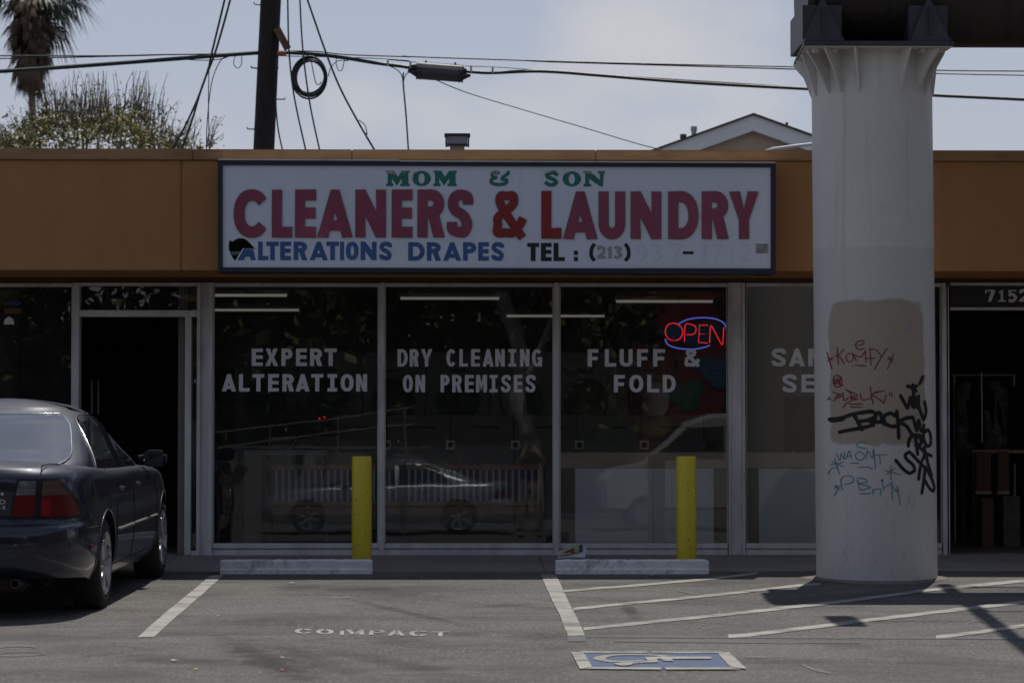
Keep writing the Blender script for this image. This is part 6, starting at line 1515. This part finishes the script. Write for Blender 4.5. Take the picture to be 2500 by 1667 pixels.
tag(obj('cable_coil', join(*coil), M['cable'], smooth=True, loc=tuple(c1([ctr])[0])), 'coil of spare black cable hanging on the wires right of the pole', 'cable coil')
sp = thing('splice_case', 'black ribbed cable splice case hanging from the overhead wires', 'splice case', tuple(c2([(370, 378)])[0]))
a, b = c2([(250, 368)])[0], c2([(492, 386)])[0]
obj('case', tube([a, a.lerp(b, .02), a.lerp(b, .98), b], [.115, .125, .125, .115], 12), M['pole_dark'], sp)
for u in (0, .08, .92, 1.0): c = a.lerp(b, u); obj('rib', tube([c, c + (b - a) * .015], .135, 12), M['darkpl'], sp)
for q, rr_ in (([(205, 368), (252, 385)], [.02, .05]), ([(490, 400), (532, 395)], [.055, .015]), ([(490, 370), (512, 373)], [.05, .03]), ([(212, 352), (252, 354)], [.03, .05])): obj('nozzle', tube(c2(q), rr_, 8), M['darkpl'], sp)
for u, v0, v1 in ((100, 316, 345), (218, 325, 358), (299, 318, 345), (452, 328, 356), (535, 345, 381), (647, 352, 383)): obj('hanger', tube(c2([(u, v0), (u, v1)], YU - .03), .015, 6), M['steel'] if u in (100, 218, 535, 647) else M['iron'], sp)

# ================================================================== VEGETATION
def quad_cloud(n, pos, size, rnd, elong=1.0):
    V, F = [], []
    for i in range(n):
        c = pos(); s = size * rnd.uniform(.6, 1.3)
        a = Vector((rnd.gauss(0, 1), rnd.gauss(0, 1), rnd.gauss(0, 1))).normalized(); b_ = a.orthogonal().normalized(); b_ = (b_ * math.cos(rnd.uniform(0, 6)) + a.cross(b_) * math.sin(rnd.uniform(0, 6))); c2_ = a.cross(b_).normalized()
        k = len(V); V += [tuple(c - b_ * s * elong), tuple(c + c2_ * s * .45), tuple(c + b_ * s * elong), tuple(c - c2_ * s * .45)]; F.append((k, k+1, k+2, k+3))
    return V, F
# flowering shrub-like tree with long bare shoots, far left behind the roof
rnd = random.Random(11); YT = 60.0
px_of = lambda x: 1127 + x / YT * FPX
xl_, xr_ = P(0, 300, YT).x, P(500, 300, YT).x
tr = thing('flowering_tree', 'wide bushy tree with yellow green leaves and long bare shoots behind the shop roof', 'tree', (P(230, 300, YT).x, YT, 0))
prof_px = [(-120, 330), (-40, 318), (20, 325), (60, 300), (110, 268), (150, 262), (200, 255), (240, 262), (290, 258), (330, 262), (370, 275), (400, 300), (430, 335), (470, 345), (520, 368)]
def top_py(px):
    for (a, pa), (b, pb) in zip(prof_px[:-1], prof_px[1:]):
        if a <= px <= b: return pa + (pb - pa) * (px - a) / (b - a)
    return 366
clumps = []
for _ in range(170):
    px = rnd.uniform(-110, 480); tp = top_py(px); py = tp + 22 + abs(rnd.gauss(0, 1)) * 42
    p = P(px, py, YT + rnd.uniform(-1.6, 1.6)); clumps.append((p, rnd.uniform(.10, .34), rnd.random()))
def pos_for(sel):
    sub = [c for c in clumps if sel(c[2])]
    def f():
        c, r, _ = rnd.choice(sub); return c + Vector((rnd.gauss(0, r), rnd.gauss(0, r), rnd.gauss(0, r * .8)))
    return f
obj('crown', quad_cloud(4200, pos_for(lambda q_: q_ < .55), .055, rnd), M['leaf_a'], tr)
obj('crown', quad_cloud(3600, pos_for(lambda q_: q_ > .35), .05, rnd), M['leaf_b'], tr)
obj('crown', quad_cloud(1700, pos_for(lambda q_: q_ < .8), .06, rnd), M['leaf_c'], tr)
obj('blossom', quad_cloud(420, pos_for(lambda q_: True), .06, rnd, .7), M['blossom'], tr)
tw = []; bud = []
for _ in range(300):
    px = rnd.uniform(-60, 520); 
    if rnd.random() < .5: px = rnd.choice([215, 330, 120, 250, 380, 160]) + rnd.gauss(0, 22)
    tp = top_py(px); L_ = rnd.uniform(35, 125) * (.65 if px > 420 or px < 110 else 1); lean = rnd.gauss(0, 11) + (px - 230) * .08
    y0 = min(360, tp + rnd.uniform(5, 70)); d = rnd.uniform(-1.5, 1.5)
    pts = [P(px, y0, YT + d), P(px + lean * .3 + rnd.gauss(0, 1.5), y0 - L_ * .5, YT + d), P(px + lean, max(172, y0 - L_ * 1.0), YT + d)]
    for _k in range(5): bud.append(pts[0].lerp(pts[2], rnd.random() ** 1.6) + Vector((rnd.gauss(0, .04), rnd.gauss(0, .04), 0)))
    tw.append(tube(catmull(pts, 3), [.011, .011, .010, .009, .008, .006, .004][:7], 4, cap=False))
for _ in range(160):   # side twigs among the leaves
    px = rnd.uniform(0, 470); y0 = top_py(px) + rnd.uniform(0, 70); p = P(px, y0, YT + rnd.uniform(-1.5, 1.5)); q_ = p + Vector((rnd.gauss(0, .25), 0, rnd.uniform(.1, .45)))
    tw.append(tube([p, q_], [.010, .004], 4, cap=False))
obj('bud_leaves', quad_cloud(1500, lambda: rnd.choice(bud), .035, rnd), M['leaf_b'], tr)
obj('shoots', join(*tw), M['twig'], tr)['kind'] = 'stuff'
bx0 = P(230, 366, YT)
limbs = [tube([(bx0.x, YT, 0), (bx0.x + .05, YT, 1.6), (bx0.x, YT, 3.0)], [.24, .20, .17], 12)]
for _ in range(14):
    e = P(rnd.uniform(-40, 460), rnd.uniform(290, 350), YT + rnd.uniform(-1, 1)); s_ = Vector((bx0.x, YT, rnd.uniform(2.2, 3.0))); mid = s_.lerp(e, .5) + Vector((0, 0, -.3)); limbs.append(tube(catmull([s_, mid, e], 4), [.10, .09, .08, .07, .06, .05, .04, .03, .02], 7))
obj('trunk', join(*limbs), M['bark'], tr, smooth=True)

# fan palm, cut off by the top of the frame
rnd = random.Random(5); YP_ = 110.0
ctr = P(50, 20, YP_); pm = thing('fan_palm', 'tall fan palm with a shaggy brown skirt of dead fronds at the upper left', 'palm tree', (P(80, 366, YP_).x, YP_, 0))
tx = P(80, 366, YP_).x; t2 = P(76, 150, YP_)
obj('trunk', tube([(tx + .02, YP_, 0), (tx, YP_, P(80, 366, YP_).z), (t2.x, YP_, t2.z), (t2.x - .05, YP_, t2.z + 2.4)], [.24, .14, .13, .13], 14), M['palm_trunk'], pm, smooth=True)
def fan(c, d, L_, droop, spread, nleaf, m_w=.035):
    """fan leaf: petiole from c along d, blades radiating from its end"""
    V, F = [], []
    d = d.normalized(); side = d.cross(Vector((0, 0, 1)));
    side = side.normalized() if side.length > 1e-3 else Vector((1, 0, 0)); nrm = side.cross(d)
    tip = c + d * L_ * .5 + Vector((0, 0, -droop * .15)); w = .018
    k = 0; V += [tuple(c + side * w), tuple(c - side * w), tuple(tip - side * w), tuple(tip + side * w)]; F.append((0, 1, 2, 3))
    for i in range(nleaf):
        a = spread * (i / (nleaf - 1) - .5) * 2; ln = L_ * .62 * (1 - .25 * abs(a) / max(spread, .1)) * rnd.uniform(.85, 1.1)
        b_ = (d * math.cos(a) + side * math.sin(a)).normalized(); q_ = b_.cross(nrm).normalized() * m_w
        m1 = tip + b_ * ln * .55 + nrm * .05; e = tip + b_ * ln + Vector((0, 0, -droop * rnd.uniform(.4, 1.0)))
        k = len(V); V += [tuple(tip), tuple(m1 + q_), tuple(e), tuple(m1 - q_)]; F.append((k, k+1, k+2, k+3))
    return V, F
heart = P(78, -12, YP_)
gr_ = []
for i in range(46):
    az = rnd.uniform(0, 2 * math.pi); el = rnd.uniform(-.75, 1.1); d = Vector((math.cos(az) * math.cos(el), math.sin(az) * math.cos(el), math.sin(el)))
    gr_.append(fan(heart + Vector((0, 0, rnd.uniform(-.1, .35))), d, rnd.uniform(2.2, 2.9), rnd.uniform(.4, 1.0), 1.2, 18, .045))
obj('crown', join(*gr_), M['palm_green'], pm)
dd = []
for i in range(330):
    h_ = rnd.random(); zt_h = heart.z - .1 - h_ * 2.95; wmax = 1.25 * (1 - h_) ** .6 + .12
    az = rnd.uniform(0, 2 * math.pi); r0 = .12; c = Vector((t2.x + math.cos(az) * r0, YP_ + math.sin(az) * r0, zt_h + .35)); lean = wmax * rnd.uniform(.4, 1.0)
    d = Vector((math.cos(az) * lean, math.sin(az) * lean, -rnd.uniform(.5, 1.0)))
    dd.append(fan(c, d, rnd.uniform(.8, 1.35), .25, .4, 9, .035))
obj('dead_skirt', join(*dd), M['palm_dead'], pm)

# trees across the street behind the photographer: they shade the shopfronts' sky and fill their reflections
def street_tree(x, y, h, r, label, seed):
    rn = random.Random(seed); g = gz(-3); t = thing('street_tree', label, 'tree', (x, y, g), 'trees across the street')
    lm = [tube(catmull([(x, y, g), (x + .15, y, g + h * .2), (x - .1, y, g + h * .42), (x, y, g + h * .6)], 3), [.26, .25, .24, .22, .21, .2, .19, .18, .16, .14], 10)]
    cl_ = []
    for _ in range(64):
        a = rn.uniform(0, 6.28); e = rn.uniform(-1.1, 1); q_ = rn.uniform(.45, 1) ** .5
        cl_.append(Vector((x + r * q_ * math.cos(a) * math.cos(e), y + r * q_ * math.sin(a) * math.cos(e), g + h * .56 + h * .46 * q_ * math.sin(e))))
    for c in cl_[:12]:
        s_ = Vector((x, y, g + h * rn.uniform(.32, .55))); lm.append(tube([s_, s_.lerp(c, .55) + Vector((0, 0, -.2)), c], [.11, .07, .03], 6))
    obj('trunk', join(*lm), M['bark'], t, smooth=True)
    def ps():
        c = rn.choice(cl_); s_ = r * .20; return c + Vector((rn.gauss(0, s_), rn.gauss(0, s_), rn.gauss(0, s_ * .7)))
    obj('crown', quad_cloud(8000, ps, .22, rn), M['leaf_c'], t)
    obj('crown', quad_cloud(3000, ps, .2, rn), M['leaf_a'], t)
    return t
st1 = street_tree(-9.5, -16, 11, 3.8, 'broad dark tree across the street, mirrored at the far left', 1)
def place(x, y, s, rz, label):
    c = copy_tree(st1); c.location = (x, y, gz(-3)); c.scale = (s, s, s); c.rotation_euler.z = rz; c['label'] = label; return c
place(-3.5, -17, 1.05, 1.1, 'dark tree across the street, mirrored behind EXPERT ALTERATION')
place(0.6, -19.5, .95, 2.4, 'dark tree across the street, mirrored behind DRY CLEANING')
place(-15, -17.5, 1.1, 3.6, 'dark tree across the street, second from its left end'); place(-21, -17, 1.0, 4.4, 'dark tree across the street at its far left end')
place(12.5, -14, 1.15, 5.3, 'tall dark tree across the street to the right of the mural'); place(18, -15, 1.2, .4, 'tall dark tree across the street, rightmost but one'); place(24, -15, 1.1, 1.9, 'tall dark tree across the street, rightmost of all')
# hedge added under the street trees to block bright sky mirrored in windows
rn = random.Random(21)
def hp():
    x = rn.uniform(-26, 2); return Vector((x, -15 + rn.gauss(0, .5), g_h + abs(rn.gauss(0, 1)) * .6 + rn.uniform(0, 3.4 + .5 * math.sin(x * 1.3) + .4 * math.sin(x * 3.1))))
g_h = gz(-3)
hg = thing('hedge', 'added dark sky-blocking hedge under the trees across the street', 'hedge', (-12, -15, g_h)); obj('foliage', quad_cloud(16000, hp, .20, rn), M['leaf_c'], hg); obj('foliage', quad_cloud(3000, hp, .18, rn), M['leaf_a'], hg)
pt = thing('pale_trunk_tree', 'tree with a pale bent trunk across the street, mirrored behind the PREMISES lettering', 'tree', (1.5, -12.5, g_h))
obj('trunk', tube(catmull([(1.6, -12.5, g_h), (1.55, -12.5, g_h + 1.4), (1.2, -12.4, g_h + 2.6), (1.25, -12.4, g_h + 3.6), (.75, -12.4, g_h + 5.2), (.8, -12.4, g_h + 7)], 5), .17, 12), M['pale_bark'], pt, smooth=True)
obj('limb', tube(catmull([(1.22, -12.4, g_h + 2.7), (1.7, -12.3, g_h + 3.6), (2.3, -12.3, g_h + 5.5)], 5), .07, 8), M['pale_bark'], pt, smooth=True)
obj('crown', quad_cloud(3000, lambda: Vector((1.2 + rn.gauss(0, 1.3), -12.4 + rn.gauss(0, 1.0), g_h + 7 + rn.gauss(0, .8))), .2, rn), M['leaf_a'], pt)
rl = thing('pipe_railing', 'white sloping pipe handrail across the street, mirrored below the ALTERATION lettering', 'railing', (-3, -8.5, g_h))
for z0, z1 in ((1.75, 2.35), (1.45, 2.05)): obj('rail', cyl((-5.6, -8.5, g_h + z0), (-.9, -8.5, g_h + z1), .018, seg=8), M['wall_white'], rl)
for k in range(4): obj('post', cyl((-5.2 + k * 1.35, -8.5, g_h), (-5.2 + k * 1.35, -8.5, g_h + 1.8 + k * .172), .018, seg=8), M['wall_white'], rl)
# long pale wall under those trees, and the painted red building
g0 = gz(-3)
tag(obj('garden_wall', join(bbox(-26, 1.4, -13.3, -13.1, g0, g0 + 1.5, .01), bbox(-26, 1.4, -13.34, -13.06, g0 + 1.501, g0 + 1.56, .01)), M['wall_white'], loc=(-12, -13.2, g0)), 'long low whitewashed wall under the trees across the street', 'wall')
mb = thing('mural_building', 'red painted building with blue, yellow and green abstract shapes, mirrored in the FLUFF & FOLD window', 'building', (6.5, -20, g0))
obj('wall', bbox(1.9, 11.8, -26, -20, g0, g0 + 6.5, .02), M['mural_red'], mb)
obj('roof', bbox(1.7, 12, -26.2, -19.8, g0 + 6.502, g0 + 6.75, .02), M['wall_white'], mb)
rn = random.Random(4)
for m, cxx, czz, rx, rz_ in (('mural_blue', 5.6, 4.3, .8, .25), ('mural_blue', 6.3, 3.4, .7, .35), ('mural_grn', 2.3, 3.9, .45, .8), ('mural_yel', 3.6, 3.2, .35, 1.0), ('mural_grn', 3.4, 1.6, .9, .7), ('mural_blue', 2.8, 2.4, .5, .5), ('mural_yel', 4.6, 2.0, .6, .22), ('mural_blue', 8.8, 4.2, .9, .4), ('wall_white', 4.8, 1.2, .7, .35), ('wall_white', 2.6, 1.0, .5, .5), ('mural_dark', 7.4, 2.3, 1.1, .55), ('mural_dark', 4.3, 4.6, .5, .5), ('mural_dark', 6.9, 4.9, .9, .3), ('wall_white', 6.2, 1.7, 1.0, .28), ('mural_dark', 3.1, 4.7, .4, .3), ('wall_white', 7.9, 3.4, .5, .12), ('mural_grn', 5.4, 2.8, .45, .3), ('mural_yel', 2.9, 4.3, .3, .14)):
    k = 22; V = []
    for i in range(k):
        a = 2*math.pi*i/k; q_ = 1 + .25 * math.sin(3 * a + cxx) + .12 * math.sin(7 * a); V.append((cxx + rx * q_ * math.cos(a), -19.985 + cxx * .0004, g0 + czz + rz_ * q_ * math.sin(a)))
    obj('mural_shape', (V, [tuple(range(k))]), M[m], mb)

# ================================================================== THE PHOTOGRAPHER (mirrored in the second window)
def skin_body(name, pts, edges, radii, m, parent, root=0, lv=2):
    me = bpy.data.meshes.new(name); off = origin(parent)
    me.from_pydata([tuple(Vector(p) - off) for p in pts], edges, []); o = bpy.data.objects.new(name, me); COL.objects.link(o); o.parent = parent
    md = o.modifiers.new('s', 'SKIN'); sv = me.skin_vertices[0].data
    for i, r in enumerate(radii):
        sv[i].radius = (r, r) if not hasattr(r, '__len__') else r; sv[i].use_root = (i == root)
    ss = o.modifiers.new('d', 'SUBSURF'); ss.levels = lv; ss.render_levels = lv
    bpy.context.view_layer.update(); dg = bpy.context.evaluated_depsgraph_get(); nm = bpy.data.meshes.new_from_object(o.evaluated_get(dg))
    o.modifiers.clear(); o.data = nm; nm.materials.append(m); nm.shade_smooth(); ORG[o.name] = off; return o
px, py, pz = 1.17, -.15, gz(0)
ph = thing('person', 'standing person in black t-shirt, cap and khaki trousers holding a camera up to the face', 'person', (px, py, pz))
L = lambda x, y, z: (px + x, py + y, pz + z)
body_pts = [L(0, 0, .95), L(0, 0, 1.12), L(0, -.01, 1.28), L(0, -.01, 1.42), L(0, 0, 1.50), L(0, .02, 1.60), L(0, .03, 1.70),
            L(.17, 0, 1.40), L(.25, .06, 1.22), L(.16, .24, 1.40), L(.09, .20, 1.55), L(-.17, 0, 1.40), L(-.24, .08, 1.20), L(-.13, .26, 1.38), L(-.06, .22, 1.53),
            L(.10, 0, .90), L(.13, .03, .50), L(.15, -.03, .09), L(.15, .10, .035), L(-.10, 0, .90), L(-.14, .05, .50), L(-.17, 0, .09), L(-.17, .13, .035)]
body_e = [(0, 1), (1, 2), (2, 3), (3, 4), (4, 5), (5, 6), (3, 7), (7, 8), (8, 9), (9, 10), (3, 11), (11, 12), (12, 13), (13, 14), (0, 15), (15, 16), (16, 17), (17, 18), (0, 19), (19, 20), (20, 21), (21, 22)]
body_r = [(.15, .11), (.14, .10), (.16, .11), (.13, .09), .055, .085, .08, .06, .045, .036, .028, .06, .045, .036, .028, .085, .058, .042, .035, .085, .058, .042, .035]
skin_body('body', body_pts, body_e, body_r, M['skin'], ph)
skin_body('shirt', [L(0, 0, .93), L(0, 0, 1.12), L(0, -.01, 1.28), L(0, -.01, 1.41), L(0, 0, 1.46), L(.17, 0, 1.40), L(.235, .04, 1.27), L(-.17, 0, 1.40), L(-.225, .05, 1.26)], [(0, 1), (1, 2), (2, 3), (3, 4), (3, 5), (5, 6), (3, 7), (7, 8)], [(.19, .14), (.17, .125), (.185, .13), (.15, .105), .07, .078, .066, .078, .066], M['shirt'], ph)
skin_body('trousers', [L(0, 0, .98), L(0, 0, .90), L(.10, 0, .84), L(.13, .03, .50), L(.15, -.03, .09), L(-.10, 0, .84), L(-.14, .05, .50), L(-.17, 0, .09)], [(0, 1), (1, 2), (2, 3), (3, 4), (1, 5), (5, 6), (6, 7)], [(.165, .12), (.165, .12), .105, .078, .062, .105, .078, .062], M['trouser'], ph)
for s in (1, -1):
    obj('shoe', bbox(px + s * .16 - .05, px + s * .16 + .05, py - .10, py + .20, pz, pz + .085, .03, 3), M['darkpl'], ph, smooth=True)
    hx, hy, hz2 = px + s * .075, py + .21, pz + 1.545
    for k in range(4):
        z = hz2 + .03 - k * .021; Lk = (.075, .085, .08, .062)[k]
        obj('finger', tube(catmull([(hx + s * .015, hy, z), (hx - s * .005, hy + .045, z + .003), (hx - s * .030, hy + .06, z + .002), (hx - s * (.03 + Lk * .25), hy + .05, z)], 3), [.010, .010, .0095, .009, .009, .0088, .0085, .008, .0075, .006], 8), M['skin'], ph, smooth=True)
    obj('thumb', tube(catmull([(hx + s * .01, hy - .01, hz2 - .03), (hx - s * .015, hy - .02, hz2 - .045), (hx - s * .04, hy - .005, hz2 - .045)], 3), [.013, .013, .012, .012, .011, .010, .008], 8), M['skin'], ph, smooth=True)
obj('nose', tube([(px, py + .105, pz + 1.655), (px, py + .128, pz + 1.625)], [.010, .017], 8), M['skin'], ph, smooth=True)
for s in (1, -1):
    obj('eye', tube([(px + s * .033, py + .098, pz + 1.665), (px + s * .033, py + .106, pz + 1.665)], [.012, .008], 10), M['darkpl'], ph); obj('ear', tube([(px + s * .082, py + .02, pz + 1.675), (px + s * .092, py + .01, pz + 1.64), (px + s * .083, py + .02, pz + 1.61)], [.012, .018, .010], 8), M['skin'], ph, smooth=True)
obj('mouth', tube([(px - .025, py + .104, pz + 1.59), (px, py + .112, pz + 1.588), (px + .025, py + .104, pz + 1.59)], .005, 6), M['mural_red'], ph)
obj('cap', lathe([(.098, 0), (.100, .03), (.092, .075), (.06, .105), (.002, .115)], px, py + .025, 24, pz + 1.675), M['shirt'], ph, smooth=True)
cmr = thing('camera', 'black camera with a long lens held at the face of the person across the lot', 'camera', (px, py + .22, pz + 1.55))
obj('camera_body', bbox(px - .07, px + .07, py + .15, py + .22, pz + 1.515, pz + 1.605, .012), M['darkpl'], cmr); obj('viewfinder_hump', bbox(px - .03, px + .03, py + .15, py + .21, pz + 1.606, pz + 1.635, .01), M['darkpl'], cmr)
obj('lens', tube([(px, py + .221, pz + 1.56), (px, py + .30, pz + 1.56), (px, py + .305, pz + 1.56), (px, py + .38, pz + 1.56)], [.034, .034, .040, .040], 24), M['darkpl'], cmr, smooth=True, ang=40)

# ================================================================== SMALL LITTER ON THE LOT
def litter(px, py, wpx, m, label, seed):
    rn = random.Random(seed); c = G(px, py, .006); w = wpx / FPX * c.y / 2; n = 8
    V = [(c.x + w * math.cos(2*math.pi*i/n) * rn.uniform(.6, 1.1), c.y + w * .8 * math.sin(2*math.pi*i/n) * rn.uniform(.6, 1.1), c.z + rn.uniform(0, w * .35)) for i in range(n)]
    V.append((c.x, c.y, c.z + w * .4)); V += [(x, y, z - .002) for x, y, z in V]
    F = [(i, (i+1) % n, n) for i in range(n)] + [(i + n + 1, (i+1) % n + n + 1, 2*n + 1)[::-1] for i in range(n)] + [(i, i + n + 1, (i+1) % n + n + 1, (i+1) % n) for i in range(n)]
    tag(obj('litter', (V, F), M[m], loc=tuple(c)), label, 'litter', 'scraps of litter on the asphalt')
for i, (a, b, w, m, lab) in enumerate([(711, 1424, 19, 'paper', 'crumpled white paper scrap near the shadow edge left of the bollard'), (792, 1459, 9, 'litter_b', 'small bright blue scrap above the word COMPACT'), (534, 1503, 13, 'paper', 'flat white scrap just right of the left stall line'),
     (334, 1497, 11, 'litter_o', 'orange leaf scrap between the sedan and the stall line'), (279, 1511, 5, 'litter_o', 'tiny orange scrap behind the rear wheel of the sedan'), (425, 1612, 22, 'paper', 'crumpled pale lilac paper scrap below the left stall line'), (476, 1633, 13, 'litter_yy', 'yellow scrap low in the lot under the lilac paper'),
     (690, 1635, 16, 'litter_p', 'pink scrap lying on the dark tyre stain'), (689, 1604, 12, 'paper', 'thin white scrap above the pink one'), (662, 1557, 5, 'litter_o', 'tiny orange scrap below the letter C of COMPACT'), (2377, 1596, 11, 'litter_o', 'orange leaf scrap in the lower right of the lot'),
     (2470, 1615, 7, 'litter_o', 'small tan scrap near the right edge'), (1717, 1524, 7, 'litter_yy', 'tiny yellow scrap between the third and fourth hatch lines'), (1667, 1657, 6, 'gr_black', 'black speck below the accessible parking symbol'), (1101, 1519, 6, 'gr_black', 'black speck right of the word COMPACT'),
     (1066, 1461, 6, 'stone', 'small pebble left of the second stall line'), (1598, 1404, 24, 'paper', 'flat white scrap under the edge of the right wheel stop'), (2153, 1427, 13, 'stone', 'dark pebble at the foot of the column'), (1911, 1412, 9, 'stone', 'pebble left of the foot of the column'),
     (2336, 1413, 8, 'stone', 'pebble right of the foot of the column'), (2455, 1441, 9, 'stone', 'pale pebble near the right edge between shadow lines'), (948, 1626, 4, 'paper', 'white speck low in the middle of the lot')]):
    litter(a, b, w, m, lab, 50 + i)
# dirt collar where the column meets the asphalt
cd = []
rn = random.Random(9)
V, F = [], []
for i in range(49):
    a = 2*math.pi*i/48; r2 = CR + .09 + .05 * math.sin(3*a) + rn.uniform(-.015, .015)
    for r, z in ((CR - .01, .02), (CR + .03, .012), (r2, .002)):
        x, y = CC.x + r * math.cos(a), CC.y + r * math.sin(a); V.append((x, y, gz(y) + z))
F = [(i*3+j, (i+1)*3+j, (i+1)*3+j+1, i*3+j+1) for i in range(48) for j in range(2)]
M['dirt'] = mat('dusty_dirt', (0.17, 0.155, 0.135), 0.95, 0.3, 12, 0.5, 80)
tag(obj('dirt', (V, F), M['dirt'], smooth=True, loc=(CC.x, CC.y, gz(CC.y))), 'dusty dirt collar round the foot of the column', 'dirt', kind='stuff')

# unseen block added beyond the lot, cutting sky light from the column's right side
nb = thing('sky_blocker', 'unseen plain block added past the right end of the lot to cut sky light', 'building', (16, 10, gz(10)))
obj('wall', bbox(12.5, 22, -2, 21, gz(-3), 7.2, .02), M['stucco_house'], nb); obj('roof', bbox(12.3, 22.2, -2.2, 21.2, 7.202, 7.5, .02), M['shingle'], nb)
for k in range(6):
    w_n = obj('window', bbox(12.47, 12.498, 0 + k * 3.4, 1.6 + k * 3.4, 4.2, 5.6, .004), M['white_trim'], nb); obj('pane', box(12.462, 12.469, .08 + k * 3.4, 1.52 + k * 3.4, 4.28, 5.52), M['carglass'], w_n)
